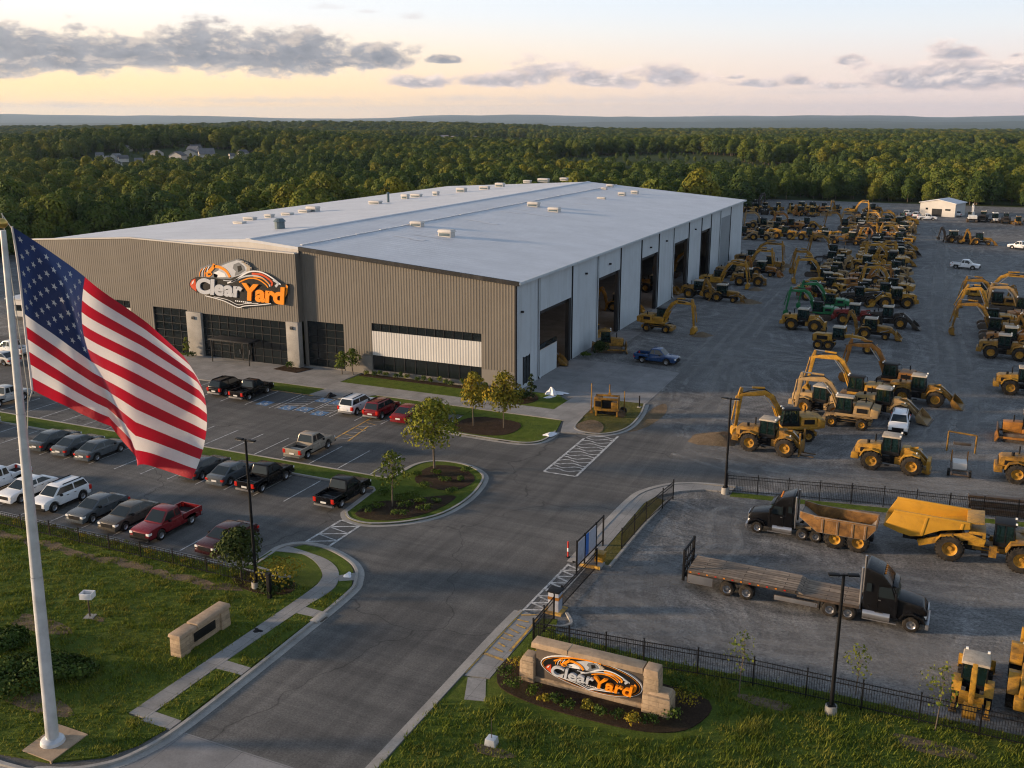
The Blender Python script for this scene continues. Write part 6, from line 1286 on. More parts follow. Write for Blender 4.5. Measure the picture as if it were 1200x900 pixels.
# far white shed
sh = thing('storage_shed', 'small white shed with a dark door at the far end of the yard', 'shed', (36.5, 240, 0), R(-18))
b = MB(); b.prism([(-5.4, 0), (5.4, 0), (5.4, 4.0), (0, 5.0), (-5.4, 4.0)], 0, 9, 'white_panel'); b.build('wall', sh)
b = MB(); b.add([(x, y, z) for y in (-.3, 9.3) for x, z in ((-5.8, 3.95), (0, 5.08), (5.8, 3.95), (5.8, 4.15), (0, 5.3), (-5.8, 4.15))], [(0, 1, 7, 6), (1, 2, 8, 7), (2, 3, 9, 8), (3, 4, 10, 9), (4, 5, 11, 10), (5, 0, 6, 11), (0, 5, 4, 1), (1, 4, 3, 2), (6, 7, 10, 11), (7, 8, 9, 10)], 'roof_sheet'); b.build('roof', sh)
b = MB(); b.box(-1.6, 1.4, -.06, 0, 0, 2.3, 'trim_dark'); b.build('door', sh); b = MB(); b.box(-3.6, -2.9, -.05, 0, 1.9, 2.5, 'window_glass'); b.box(2.4, 4.0, -.05, 0, 1.9, 2.4, 'window_glass'); b.build('window', sh)
wt = thing('site_trailer', 'long white office trailer beyond the parked cars behind the flagpole', 'trailer', (-82, 8, 0), R(10))
b = MB(); b.box(-6, 6, -1.5, 1.5, .6, 3.2, 'white_panel'); b.build('wall', wt, .03); b = MB(); b.box(-6.15, 6.15, -1.65, 1.65, 3.2, 3.4, 'roof_sheet'); b.build('roof', wt); b = MB(); [b.box(x-.6, x+.6, -1.54, -1.5, 1.5, 2.4, 'window_glass') for x in (-4, -1, 2)]; b.build('window', wt); b = MB(); b.box(3.6, 4.5, -1.55, -1.5, .7, 2.7, 'trim_dark'); b.build('door', wt)
# ---------------------------------------------------------------- fences
def fence(name, label, pts, h, sp=2.6, pick=.13, z=.1, mat='black', rails=(.1, .80, .96), pw=.035, dens=True, cat='fence'):
    root = thing(name, label, cat, (pts[0][0], pts[0][1], 0)); ox, oy = pts[0]
    pan, rl = MB(), MB()
    for (ax, ay), (bx, by) in zip(pts[:-1], pts[1:]):
        L = math.hypot(bx-ax, by-ay); n = max(1, round(L/sp)); a = math.atan2(by-ay, bx-ax)
        M = Matrix.Translation((ax-ox, ay-oy, z)) @ Matrix.Rotation(a, 4, 'Z')
        for i in range(n+1):
            if i == 0 and (ax, ay) != pts[0]: continue
            p = MB(); p.M = M; x = L*i/n; p.box(x-pw, x+pw, -pw, pw, -.15, h+.12, mat); p.box(x-pw-.015, x+pw+.015, -pw-.015, pw+.015, h+.12, h+.16, mat); p.build('post', root)
        rl.M = M
        for q in rails: rl.box(0, L, -.02, .02, h*q-.02, h*q+.02, mat)
        pan.M = M
        if pick:
            x = pick/2
            while x < L: pan.box(x-.011, x+.011, -.011, .011, .03, h, mat); x += pick
    rl.build('rail', root)
    if pick: pan.build('picket_panel', root)
    return root
fence('picket_fence', 'long black picket fence along the front lawn beside the monument sign', [(23.5, -49.9), (30, -49.3), (36, -48.7), (50, -48.6), (66, -48.8)], 1.6)
fence('picket_fence', 'short black fence running from the gate crossing to the front fence corner', [(23.45, -49.75), (23.4, -46.4)], 1.6, 1.7)
fence('picket_fence', 'black fence behind the rusty dump body and yellow dump truck', [(28.4, -20.7), (38, -18.9), (50, -17.3), (60, -16.0)], 1.5)
fence('mesh_fence', 'thin dark fence beside the pavement between the gate and the lamp post', [(24.0, -35.0), (24.15, -29.5), (24.5, -26.2), (24.75, -24.0)], 1.5, 2.4, .16)
fence('mesh_fence', 'low thin dark fence along the lawn edge of the car park', [(-62, -50.1), (-30, -50.2), (5.4, -50.2)], 1.05, 3.0, .22, pw=.03)
cp = thing('gate_post', 'stout dark post at the road end of the lawn fence', 'post', (5.7, -51.4, .1)); b = MB(); b.box(-.12, .12, -.12, .12, -.1, 1.65, 'black'); b.build('shaft', cp, .01); b = MB(); b.box(-.16, .16, -.16, .16, 1.65, 1.75, 'black'); b.build('cap', cp, .02)
# sliding gate, banner frame and kiosk
fence('sliding_gate', 'black barred sliding gate leaf by the kiosk', [(23.2, -44.6), (23.35, -38.5)], 1.35, 6.1, .14, 0, pw=.05, cat='gate')
bf = thing('banner_frame', 'black frame with grey and blue banners at the truck gate', 'banner', (22.5, -37.6, .0), R(88))
for x in (-2.3, -.9, 1.2, 2.6):
    b = MB(); b.box(x-.05, x+.05, -.05, .05, 0, 2.5, 'black'); b.build('post', bf)
b = MB(); b.box(-2.3, 2.6, -.03, .03, 2.38, 2.46, 'black'); b.box(-2.3, 2.6, -.03, .03, .55, .62, 'black'); b.build('rail', bf)
simple('banner_grey', (.34, .36, .42), .7); simple('banner_blue', (.03, .13, .42), .6); simple('plastic_white', (.7, .7, .7), .5); simple('bollard_red', (.5, .04, .03), .5)
b = MB(); b.box(-2.2, -.95, -.02, .0, .7, 2.3, 'banner_grey'); b.box(-.2, 1.15, -.02, .0, .7, 2.3, 'banner_grey'); b.build('banner', bf); b = MB(); b.box(-.85, -.22, -.025, .005, .7, 2.3, 'banner_blue'); b.build('banner', bf)
bb = thing('concrete_barrier', 'yellow edged concrete block under the gate banners', 'barrier', (23.0, -38.2, .1)); b = MB(); b.box(-.8, .7, -.5, .5, -.05, .12, 'concrete_kerb'); b.build('slab', bb, .02); b = MB(); b.box(-.8, .7, -.62, -.5, 0, .22, 'line_yellow'); b.build('yellow_edge', bb)
bx = thing('salt_box', 'yellow plastic box beside the gate banners', 'box', (23.3, -37.6, .22)); b = MB(); b.box(-.3, .3, -.3, .3, 0, .55, 'paint_clean', tx=-.04, ty=-.04); b.build('body', bx, .03); b = MB(); b.box(-.36, .36, -.36, .36, .55, .64, 'paint_clean'); b.build('lid', bx, .03)
ks = thing('gate_kiosk', 'grey gate keypad kiosk with an orange band', 'kiosk', (23.0, -45.2, .05)); b = MB(); b.box(-.35, .35, -.35, .35, 0, 1.35, 'banner_grey'); b.build('body', ks, .03); b = MB(); b.box(-.37, .37, -.37, .37, .85, 1.05, 'paint_orange'); b.build('orange_band', ks); b = MB(); b.box(-.42, .42, -.42, .42, 1.35, 1.43, 'black'); b.build('lid', ks, .01); b = MB(); b.box(-.6, .6, -.6, .6, -.05, .06, 'line_yellow'); b.build('base', ks)
bl = thing('bollard', 'red and white bollard on the road by the gate banners', 'bollard', (20.9, -37.6, 0)); b = MB(); b.cyl((0, 0, 0), (0, 0, 1.2), .06, .06, 12, 'bollard_red'); b.build('post', bl); b = MB(); b.cyl((0, 0, .45), (0, 0, .72), .067, .067, 12, 'plastic_white'); b.build('white_band', bl); b = MB(); b.cyl((0, 0, -.02), (0, 0, .06), .16, .14, 14, 'black'); b.build('base', bl)
for x, y, l_ in ((14.5, -.2, 'thin dark bollard on the dry grass beside the concrete apron'), (21.9, -35.2, 'thin dark bollard behind the gate banners')):
    o = thing('bollard', l_, 'bollard', (x, y, .1)); b = MB(); b.cyl((0, 0, 0), (0, 0, 1.3), .07, .07, 10, 'black'); b.build('post', o); b = MB(); b.box(-.2, .2, -.2, .2, -.02, .08, 'concrete_kerb'); b.build('base', o, .02)
# ---------------------------------------------------------------- lamp posts
def lamp(x, y, h, label, arms=2, rz=0):
    o = thing('lamp_post', label, 'lamp post', (x, y, 0), R(rz), 'lamp posts')
    b = MB(); b.cyl((0, 0, -.1), (0, 0, .55), .32, .3, 16, 'concrete_kerb'); b.build('base', o, 0, True)
    b = MB(); b.cyl((0, 0, .55), (0, 0, h), .11, .075, 12, 'black'); b.box(-.2, .2, -.2, .2, .55, .6, 'black'); b.build('pole', o, 0, True)
    for s in ([1, -1][:arms]):
        b = MB(); b.box(0, s*.35, -.04, .04, h-.12, h-.04, 'black'); b.box(min(s*.2, s*.75), max(s*.2, s*.75), -.14, .14, h-.1, h+.0, 'black'); hd_ = b.build('lamp_head', o, .02)
        b = MB(); b.box(min(s*.3, s*.7), max(s*.3, s*.7), -.1, .1, h-.12, h-.1, 'lamp_glass'); b.build('lens', hd_)
    return o
lamp(4.0, -50.6, 10.4, 'tall black lamp post at the corner of the car park by the path'); lamp(40.2, -49.6, 8.0, 'black lamp post standing in the front fence line', 2, 20); lamp(28.3, -20.9, 8.2, 'black lamp post at the end of the back fence by the excavator')
# ---------------------------------------------------------------- small things
o = thing('box_on_post', 'small white open box on a thin post in the lawn', 'post box', (-2.9, -58.0, .1), R(20))
b = MB(); b.cyl((0, 0, 0), (0, 0, 1.35), .05, .045, 10, 'steel'); b.box(-.3, .3, -.3, .3, -.02, .05, 'concrete_kerb'); b.build('post', o); b = MB(); b.box(-.38, .38, -.3, .3, 1.3, 1.36, 'plastic_white')
for q in ((-.38, -.34, -.3, .3), (.34, .38, -.3, .3), (-.34, .34, -.3, -.26), (-.34, .34, .26, .3)): b.box(*q, 1.36, 1.68, 'plastic_white')
b.build('box', o, .01)
o = thing('utility_stand', 'small grey utility stand with a thin stem in the front lawn', 'utility stand', (25.3, -59.3, .1)); b = MB(); b.box(-.3, .3, -.25, .25, 0, .4, 'galvanised', tx=.05); b.build('housing', o, .04); b = MB(); b.cyl((0, 0, .4), (0, 0, 1.5), .02, .015, 6, 'steel'); b.build('stem', o)
simple('bag_white', (.68, .69, .72), .6, 0, .15, 3)
def lump(x, y, z, a, h, label, name='plastic_sheet', cat='plastic sheet', mat='bag_white', seed=0, sy=.6):
    b = MB(); n = 14; rr = random.Random(seed); vs = [(0, 0, h)]; rings = ((.35, .8), (.7, .45), (1, .0))
    for q, hh in rings:
        for k in range(n): t = 2*math.pi*k/n; w = 1+.3*math.sin(3*t+seed)+rr.uniform(-.15, .15); vs.append((q*a*w*math.cos(t), q*a*sy*w*math.sin(t), hh*h*rr.uniform(.6, 1.2)))
    fs = [(0, 1+k, 1+(k+1) % n) for k in range(n)]+[(1+k+n*q, 1+k+n*(q+1), 1+(k+1) % n+n*(q+1), 1+(k+1) % n+n*q) for q in range(2) for k in range(n)]
    b.add(vs, fs, mat); o = b.build(name, None, 0, True); o.location = (x, y, z); o.rotation_euler = (0, 0, seed); return tag(o, label, cat)
p = g(645, 511); lump(p.x, p.y, .12, .75, .3, 'crumpled white sheet on the kerbside lawn by the wavy crossing', seed=1)
p = g(408, 676); lump(p.x, p.y, .12, .4, .2, 'crumpled white sheet on the verge inside the road bend', seed=2)
p = g(657, 462); lump(p.x, p.y, .12, .9, .2, 'flat white sheet on the lawn below the first truck door', seed=3)
p = g(644, 467); lump(p.x, p.y, .12, .7, .22, 'narrow bluish white sheet beside the dark shrub at the warehouse corner', seed=4, sy=.3)
lump(3.9, 1.0, .12, .9, .75, 'heap of white sheeting at the edge of the concrete apron', seed=5, sy=.7)
p = g(302, 741); lump(p.x, p.y, .13, .35, .06, 'dark rag lying on the path by the small stone wall', 'rag', 'rag', 'black', 6)
p = g(388, 466); lump(p.x, p.y, .12, .55, .5, 'dark bin shaped lump on the pavement before the entrance', 'planter', 'planter', 'black', 7, .8)
o = thing('storm_drain', 'rusty storm drain set into the kerb at the road bend', 'drain', (10.05, -52.2, 0)); b = MB(); b.box(-.25, .3, -.6, .6, .0, .16, 'concrete_kerb'); b.build('frame', o, .02); b = MB(); b.box(.1, .45, -.35, .35, .02, .034, 'steel'); b.build('grate', o)
for px, py, l_ in ((830, 748, 0), (846, 757, 0)): pass
# ---------------------------------------------------------------- plants
def leafmat(name, a, bcol, c, yellow=None, ya=0.0):
    m, nt, b = newmat(name); v = coords(nt, 'obj')
    at = N(nt, 'ShaderNodeAttribute'); at.attribute_name = 'leaf'
    f = ntex(nt, v, .9, 4, .6)
    col = mix(nt, at.outputs['Fac'], a, bcol); col = mix(nt, ramp(nt, f, [(.42, 0.0), (.68, .7)]), col, c)
    oi = N(nt, 'ShaderNodeObjectInfo').outputs['Random']
    col = mix(nt, 1.0, col, ramp(nt, oi, [(0, (.62, .70, .65)), (.45, (1, 1, 1)), (.8, (1.25, 1.12, .8)), (1, (.85, .9, .7))]), 'MULTIPLY')
    if yellow: col = mix(nt, ramp(nt, ntex(nt, v, .5, 3), [(.45, 0.0), (.65, ya)]), col, yellow)
    nt.links.new(col, b.inputs['Base Color']); b.inputs['Roughness'].default_value = .8; b.inputs['Specular IOR Level'].default_value = .1
    tr = N(nt, 'ShaderNodeBsdfTranslucent'); nt.links.new(col, tr.inputs[0]); mx = N(nt, 'ShaderNodeMixShader'); mx.inputs[0].default_value = .12
    nt.links.new(b.outputs[0], mx.inputs[1]); nt.links.new(tr.outputs[0], mx.inputs[2]); nt.links.new(mx.outputs[0], nt.nodes['Material Output'].inputs[0])
leafmat('leaf_maple', (.065, .10, .018), (.135, .165, .028), (.165, .165, .025), (.25, .20, .025), .25); leafmat('leaf_yellow', (.15, .14, .02), (.28, .22, .025), (.10, .12, .02), (.38, .24, .02), .6)
leafmat('leaf_dark', (.028, .045, .014), (.055, .075, .020), (.04, .055, .015)); leafmat('leaf_forest', (.048, .080, .018), (.110, .145, .030), (.14, .150, .032)); leafmat('leaf_forest_dark', (.034, .062, .020), (.070, .105, .028), (.085, .115, .03)); leafmat('leaf_forest_warm', (.075, .096, .020), (.155, .165, .03), (.19, .175, .036))
leafmat('leaf_shrub', (.035, .065, .014), (.085, .12, .022), (.06, .09, .02))
simple('bark', (.12, .095, .07), .9, 0, .3, 6)
def crown_mesh(name, lobes, n, size, mat, seed=0, shell=.72, flat=.75, jit=.8):
    rg = np.random.default_rng(seed); L = np.array(lobes, float); wts = L[:, 3]**2; wts /= wts.sum()
    k = rg.choice(len(L), n, p=wts); d = rg.normal(size=(n, 3)); d /= np.linalg.norm(d, axis=1)[:, None]; d[:, 2] = np.where(d[:, 2] < -.45, -d[:, 2], d[:, 2])
    rad = L[k, 3]*(shell+(1.06-shell)*rg.random(n)**.6); c = L[k, :3]+d*rad[:, None]*np.array([1, 1, flat])
    nr = d+rg.normal(size=(n, 3))*jit*.5; nr /= np.linalg.norm(nr, axis=1)[:, None]
    t = np.cross(nr, rg.normal(size=(n, 3))); t /= np.linalg.norm(t, axis=1)[:, None]; bt = np.cross(nr, t)
    s = size*(.6+.8*rg.random(n)); s = s[:, None]
    v = np.stack([c-t*s*.5, c+bt*s*.38+nr*s*.1, c+t*s*.5, c-bt*s*.38+nr*s*.1], 1).reshape(-1, 3)
    me = bpy.data.meshes.new(name); me.vertices.add(4*n); me.vertices.foreach_set('co', v.ravel()); me.loops.add(4*n); me.loops.foreach_set('vertex_index', np.arange(4*n)); me.polygons.add(n); me.polygons.foreach_set('loop_start', np.arange(n)*4)
    me.update(calc_edges=True); a = me.attributes.new('leaf', 'FLOAT', 'FACE'); a.data.foreach_set('value', rg.random(n)); me.materials.append(MAT[mat]); me.validate(); return me
def tree(x, y, h, w, label, mat, n, size, seed, trunk=.3, group=None, name='young_tree', cat='tree', z=.12, lob=9, sparse=.72, tr=.07):
    o = thing(name, label, cat, (x, y, z), 0, group); rr = random.Random(seed)
    zc = h*trunk; b = MB(); top = h*.9; limbs = []
    pts = [(0, 0, -.1), (rr.uniform(-.08, .08), rr.uniform(-.08, .08), zc), (rr.uniform(-.15, .15), rr.uniform(-.15, .15), h*.62), (rr.uniform(-.1, .1), rr.uniform(-.1, .1), top)]
    rad = [tr, tr*.8, tr*.5, tr*.15]
    for i in range(3): b.cyl(pts[i], pts[i+1], rad[i], rad[i+1], 8, 'bark')
    lobes = []
    for i in range(lob):
        f = (i+.5)/lob; a = i*2.4+seed; zz = zc+(h-zc)*(.12+.78*f); prof = math.sin(math.pi*min(1, .22+.80*f))**.8
        r_ = w/2*prof*rr.uniform(.45, .75); lr = w*(.17+.11*prof)*rr.uniform(.8, 1.15)
        q = (r_*math.cos(a)*.8, r_*math.sin(a)*.8, zz); lobes.append((*q, lr)); t = .35+.5*f
        st_ = Vector(pts[1]).lerp(Vector(pts[3]), max(0, f*.8-.1)); b.cyl(st_, q, tr*.35, tr*.1, 6, 'bark', caps=False)
    lobes.append((0, 0, h-w*.16, w*.16))
    b.build('trunk', o, 0, True); me = crown_mesh('crown', lobes, n, size, mat, seed, sparse); c = bpy.data.objects.new('crown', me); COL.objects.link(c); c.parent = o
    return o
tree(3.7, -25.8, 6.3, 5.2, 'round green maple on the planted island, tallest tree in the car park', 'leaf_maple', 2700, .25, 3, .3, tr=.11, lob=14)
tree(4.9, -34.9, 4.8, 2.9, 'thin sparse yellowish tree on the near end of the planted island', 'leaf_maple', 520, .24, 5, .32, lob=9)
tree(1.3, -13.3, 5.7, 3.1, 'left one of two young yellow trees by the warehouse corner', 'leaf_yellow', 1300, .26, 7, .28, lob=12)
tree(4.4, -12.8, 5.9, 3.9, 'right and fuller one of two young yellow trees by the warehouse corner', 'leaf_yellow', 1700, .26, 11, .28, lob=13)
tree(2.3, -50.0, 3.6, 3.3, 'dense dark green tree at the car park corner beside the lamp post', 'leaf_dark', 2200, .22, 13, .25, lob=12)
tree(35.5, -49.8, 3.9, 1.9, 'thin sapling inside the front fence left of the lamp post', 'leaf_maple', 110, .16, 17, .3, lob=8, tr=.035)
tree(41.2, -47.2, 3.0, 1.9, 'thin sapling just right of the lamp post in the front fence', 'leaf_maple', 150, .15, 19, .3, lob=8, tr=.03)
tree(45.2, -49.0, 3.9, 2.4, 'thin sapling at the front fence nearest the yellow backhoe', 'leaf_maple', 170, .16, 23, .3, lob=8, tr=.035)
tree(-22.2, -1.6, 2.9, 1.9, 'small bushy tree at the warehouse wall left of the white panel', 'leaf_maple', 700, .2, 29, .2, lob=8)
tree(-20.9, -1.2, 3.3, 2.1, 'small round tree close to the white wall panel', 'leaf_maple', 800, .2, 31, .3, lob=8)
tree(2.6, -1.7, 2.8, 1.1, 'slim dark tree beside the side window of the warehouse', 'leaf_dark', 420, .18, 33, .12, lob=8)
tree(-45.6, -2.2, 2.6, 1.0, 'slim young tree by the left entrance column', 'leaf_maple', 300, .18, 35, .2, lob=7)
def shrub(x, y, h, w, label, mat, n, size, seed, group=None, z=.12, name='shrub', lob=6):
    rr = random.Random(seed); lobes = [(rr.uniform(-.3, .3)*w, rr.uniform(-.3, .3)*w, h*rr.uniform(.3, .6), w*rr.uniform(.2, .32)) for _ in range(lob)]
    me = crown_mesh('shrub', lobes, n, size, mat, seed, .5, h/w*1.2 if h < w else 1.2); 
    co = np.empty(len(me.vertices)*3); me.vertices.foreach_get('co', co); co = co.reshape(-1, 3); co[:, 2] = np.maximum(co[:, 2], .02); me.vertices.foreach_set('co', co.ravel())
    o = bpy.data.objects.new(name, me); COL.objects.link(o); o.location = (x, y, z); return tag(o, label, 'shrub', group)
shrub(5.1, -49.6, 2.2, 3.6, 'loose yellow shrub beside the dark green tree at the path bend', 'leaf_yellow', 480, .2, 41, lob=9)
shrub(5.6, -50.4, 1.0, 2.2, 'low dark shrub under the loose yellow shrub', 'leaf_dark', 700, .18, 42)
for i, (px, py, h_, w_, l_) in enumerate(((12, 800, 1.3, 4.6, 'large dark bush at the left edge of the flagpole lawn'), (70, 795, 1.0, 3.6, 'dark low bush just right of the flagpole on the lawn'), (5, 752, .9, 3.6, 'dark bush farther back at the left edge of the lawn'))):
    p = g(px, py); shrub(p.x, p.y, h_, w_, l_, 'leaf_shrub', 2600, .2, 50+i)
shrub(2.2, -3.0, 1.4, 2.8, 'dark round shrub at the warehouse corner by the white sheets', 'leaf_dark', 900, .22, 60); shrub(2.7, 20.6, 2.2, 2.6, 'tall green shrub beside the first truck door', 'leaf_dark', 900, .22, 61); shrub(1.6, 18.6, .8, 1.6, 'low shrub beside the first truck door', 'leaf_shrub', 350, .18, 62)
for i, (x, h_) in enumerate(((-19.2, .9), (-18.0, .8), (-17.3, 1.0), (-16.6, .9), (-14.4, 1.2), (-11.4, 1.2), (-8.5, 1.0), (-5.4, 1.1), (-3.4, 1.2), (-2.2, .9), (-1.0, 1.1), (-15.1, .9), (-13.6, 1.1), (-12.2, .8), (-10.6, .9), (-9.2, 1.3), (-7.8, .8), (-6.2, 1.5), (-4.6, .9))): shrub(x, -.9, h_, .75, 'small green shrub in the bed under the low warehouse windows', 'leaf_shrub' if i % 3 else 'leaf_maple', 150, .14, 70+i, 'shrubs along the front wall', .14)
shrub(-29.4, -2.1, 1.1, 1.2, 'small green shrub at the foot of the right entrance column', 'leaf_shrub', 260, .16, 85); shrub(-44.9, -2.2, .9, 1.2, 'small shrub at the foot of the left entrance column', 'leaf_shrub', 260, .16, 86)
MSH = [(23.6, -52.2, .8), (24.2, -54.4, .7), (25.4, -54.5, .6), (26.2, -54.8, .45), (26.9, -54.6, .5), (27.7, -54.9, .5), (28.6, -54.7, .55), (29.4, -54.9, .6), (30.2, -54.6, .5), (31.0, -54.8, .65), (31.9, -54.4, .6), (33.0, -53.5, .8), (33.3, -52.2, 1.1), (33.6, -51.2, 1.2), (32.6, -50.9, 1.0), (24.3, -51.6, .9), (23.4, -53.5, .7)]
for i, (x, y, h_) in enumerate(MSH): shrub(x, y, h_, h_*1.7, 'low green shrub in the mulch bed around the monument sign', 'leaf_shrub' if i % 3 else 'leaf_yellow', 210, .12, 90+i, 'shrubs around the monument sign', .14)
for i, (x, y, h_) in enumerate(((5.4, -32.6, .6), (6.6, -33.4, .5), (4.6, -33.6, .6), (7.6, -32.4, .45), (6.0, -28.2, .5), (4.6, -27, .5), (7.2, -27.6, .5), (3.6, -36.6, .5), (6.4, -36.2, .6), (7.6, -34.6, .6), (4.0, -35.6, .5), (8.0, -30.4, .55), (5.4, -30.6, .6), (6.6, -25.4, .5), (3.2, -28.2, .5), (2.9, -32.9, .55), (5.8, -34.8, .7))): shrub(x, y, h_, h_*2.2, 'low green shrub in the mulch of the planted island', 'leaf_shrub', 260, .13, 120+i, 'shrubs on the planted island', .14)
for i in range(22):
    x = -19+i*1.05+rnd.uniform(-.3, .3); shrub(x, -49.55+rnd.uniform(-.2, .2), rnd.uniform(.35, .75), rnd.uniform(.7, 1.2), 'weedy green and yellow tuft along the low car park fence', 'leaf_maple' if i % 3 else 'leaf_yellow', 90, .13, 140+i, 'weedy tufts along the low fence', .11)
# ---------------------------------------------------------------- terrain, forest, far houses
def sstep(a, b, x): t = min(1, max(0, (x-a)/(b-a))); return t*t*(3-2*t)
BUMPS = [(*(lambda p: (p.x, p.y))(g(px_, py_, 0)), br_, bh_) for px_, py_, br_, bh_ in ((190, 184, 150, 13), (850, 187, 130, 6), (560, 158, 350, 5), (290, 156, 260, 7), (1110, 166, 260, 4), (500, 149, 500, 5), (20, 152, 420, 4), (1200, 158, 420, 4))]
def hgt(x, y):
    r = math.hypot(x-10, y-70)
    if r < 330: return -.12
    n1 = mnoise.noise((x/420, y/420, 1.3)); n2 = mnoise.noise((x/1300, y/1300, 7.7)); n3 = mnoise.noise((x/2300, y/1500, 3.1)); n4 = mnoise.noise((x/700, y/700, 9.0))
    rc = math.hypot(x-CAM.x, y-CAM.y)
    h = sstep(330, 900, r)*(6*n1-2)+sstep(700, 1900, r)*(11*n2+8*n4-5)-78*sstep(2150, 5600, rc)+sstep(5200, 8000, rc)*(30*mnoise.noise((x/1500, y/1500, 6.6))+16*n4)+sstep(7500, 12500, rc)*(34+70*mnoise.noise((x/3400, y/3400, 2.2))+14*n3)+sstep(13000, 19000, rc)*(84+60*mnoise.noise((x/5200, y/5200, 4.4))+9*n3)
    for bx_, by_, br_, bh_ in BUMPS: h += bh_*math.exp(-((x-bx_)**2+(y-by_)**2)/br_**2)
    return -.12+(max(h, -9) if rc < 2500 and h < 0 else h)
radii = [0, 60, 120, 200, 300]+list(np.geomspace(340, 21500, 84)); na = 220
vs, fs = [(CAM.x, CAM.y, -.12)], []
for r_ in radii[1:]:
    for k in range(na): a = 2*math.pi*k/na; x, y = CAM.x+r_*math.sin(a), CAM.y+r_*math.cos(a); vs.append((x, y, hgt(x, y)))
for k in range(na): fs.append((0, 1+(k+1) % na, 1+k))
for q in range(len(radii)-2):
    for k in range(na): a, b_ = 1+q*na+k, 1+q*na+(k+1) % na; fs.append((a, b_, b_+na, a+na))
me = bpy.data.meshes.new('terrain'); me.from_pydata(vs, [], fs); me.materials.append(MAT['terrain']); me.polygons.foreach_set('use_smooth', [True]*len(fs))
to = bpy.data.objects.new('terrain', me); COL.objects.link(to); to['kind'] = 'structure'
def pxy(px, py): p = g(px, py, 6.0); return p.x, p.y
CLEAR = []
for px, py, rx, ry in ((840, 192, 105, 90), (740, 182, 80, 70), (192, 186, 66, 120), (560, 161, 130, 250), (290, 158, 110, 260)):
    x, y = pxy(px, py); CLEAR.append((x, y, rx, ry))
def cleared(x, y):
    for cx, cy, rx, ry in CLEAR:
        u = (x-cx)*RGT.x+(y-cy)*RGT.y; v_ = (x-cx)*FWD.x+(y-cy)*FWD.y
        if (u/rx)**2+(v_/ry)**2 < 1+.5*mnoise.noise((x/40, y/40, 0)): return True
    return False
def wooded(x, y):
    if -22 < x < 118 and y < 289: return False
    if x >= 118 and y < -120: return False
    if -92 < x <= -22 and y < 131: return False
    if -140 < x <= -92 and y < 66: return False
    if y < -115: return False
    return True
def project(p):
    q = Vector(p)-CAM; c, s = math.cos(PITCH), math.sin(PITCH); f = q.dot(FWD); zc = f*c-q.z*s; yc = f*s+q.z*c
    return (600+1150*q.dot(RGT)/zc, 450-1150*yc/zc) if zc > 1 else (-9999, 0)
pts = []
fr = random.Random(21)
for (d0, d1, sp, sc) in ((120, 620, 5.5, .78), (620, 1500, 7.8, 1.0), (1500, 3800, 17, 1.9), (3800, 8200, 36, 2.8)):
    area = (d1**2-d0**2)*.5*R(84); n = int(area/sp**2)
    for _ in range(n):
        d = math.sqrt(fr.uniform(d0**2, d1**2)); a = R(fr.uniform(-42, 42))
        x = CAM.x+d*(FWD.x*math.cos(a)+RGT.x*math.sin(a)); y = CAM.y+d*(FWD.y*math.cos(a)+RGT.y*math.sin(a))
        if not wooded(x, y): continue
        low = cleared(x, y)
        if low and (fr.random() < .45 or (d > 600 and fr.random() < .5)): continue
        if d > 900 and mnoise.noise((x/260, y/260, 5)) > .33 and fr.random() < .85: continue
        s = sc*(fr.uniform(.62, 1.1) if fr.random() < .72 else fr.uniform(1.1, 1.5))*(1+.25*mnoise.noise((x/50, y/50, 2)))
        if low: s *= fr.uniform(.16, .4)
        pts.append((d, x, y, hgt(x, y)-.3*s, s, fr.random(), mnoise.noise((x/90, y/90, 8))))
pts.sort()
# hedge rows in front of the woods: nearest ones are trees of their own
def ftree(name, mat, seed, n=3600):
    rr = random.Random(seed); b = MB(); b.cyl((0, 0, -.5), (0, 0, 7), .28, .1, 6, 'bark', caps=False)
    lobes = [(rr.uniform(-2.4, 2.4), rr.uniform(-2.4, 2.4), rr.uniform(2.0, 8.8), rr.uniform(1.3, 2.2)) for _ in range(14)]+[(0, 0, 9.2, 2.0), (0, 0, 6, 3.2), (0, 0, 3, 2.8)]
    for i, l in enumerate(lobes):
        k = 1-.09*max(0, l[2]-6); lobes[i] = (l[0]*k, l[1]*k, l[2], l[3])
    cm = crown_mesh(name, lobes, n, .54, mat, seed, .88, .85, .42)
    bm = bmesh.new(); bm.from_mesh(cm); t = b.mesh('t'); off = len(cm.materials); cm.materials.append(MAT['bark']); nf = len(bm.faces); bm.from_mesh(t); bm.faces.ensure_lookup_table()
    for f in bm.faces[nf:]: f.material_index = off
    bm.to_mesh(cm); bm.free(); return cm
KM = [('leaf_forest', 1, 'mid green'), ('leaf_forest_dark', 2, 'dark green'), ('leaf_forest_warm', 3, 'yellowish green'), ('leaf_forest', 4, 'mid green')]
KMESH = [ftree('forest_tree', m_, s_) for m_, s_, _ in KM]
SRC = {}; rest = [[] for _ in KM]; cnt = 0
for d, x, y, z, s, q, nz in pts:
    kd = (2 if q > .72 else 0) if nz > .12 else ((1 if q > .25 else 3) if nz < -.05 else int(q*4) % 4)
    vx, vy = project((x, y, z+8*s))
    if cnt < 290 and -40 < vx < 1240 and vy > 135:
        o = bpy.data.objects.new('forest_tree', KMESH[kd]); COL.objects.link(o); o.location = (x, y, z); o.rotation_euler = (0, 0, q*6.28*3); o.scale = (s*1.12, s*1.12, s*(1.0+.3*q)); cnt += 1
        where = 'at the edge of the woods beyond the far yard' if x > -25 else 'in the woods behind the warehouse roof'
        tag(o, '%s broadleaf tree %s' % (KM[kd][2], where), 'tree', KM[kd][2]+' trees '+where)
        SRC.setdefault(kd, o)
    else: rest[kd].append((x, y, z, s, q))
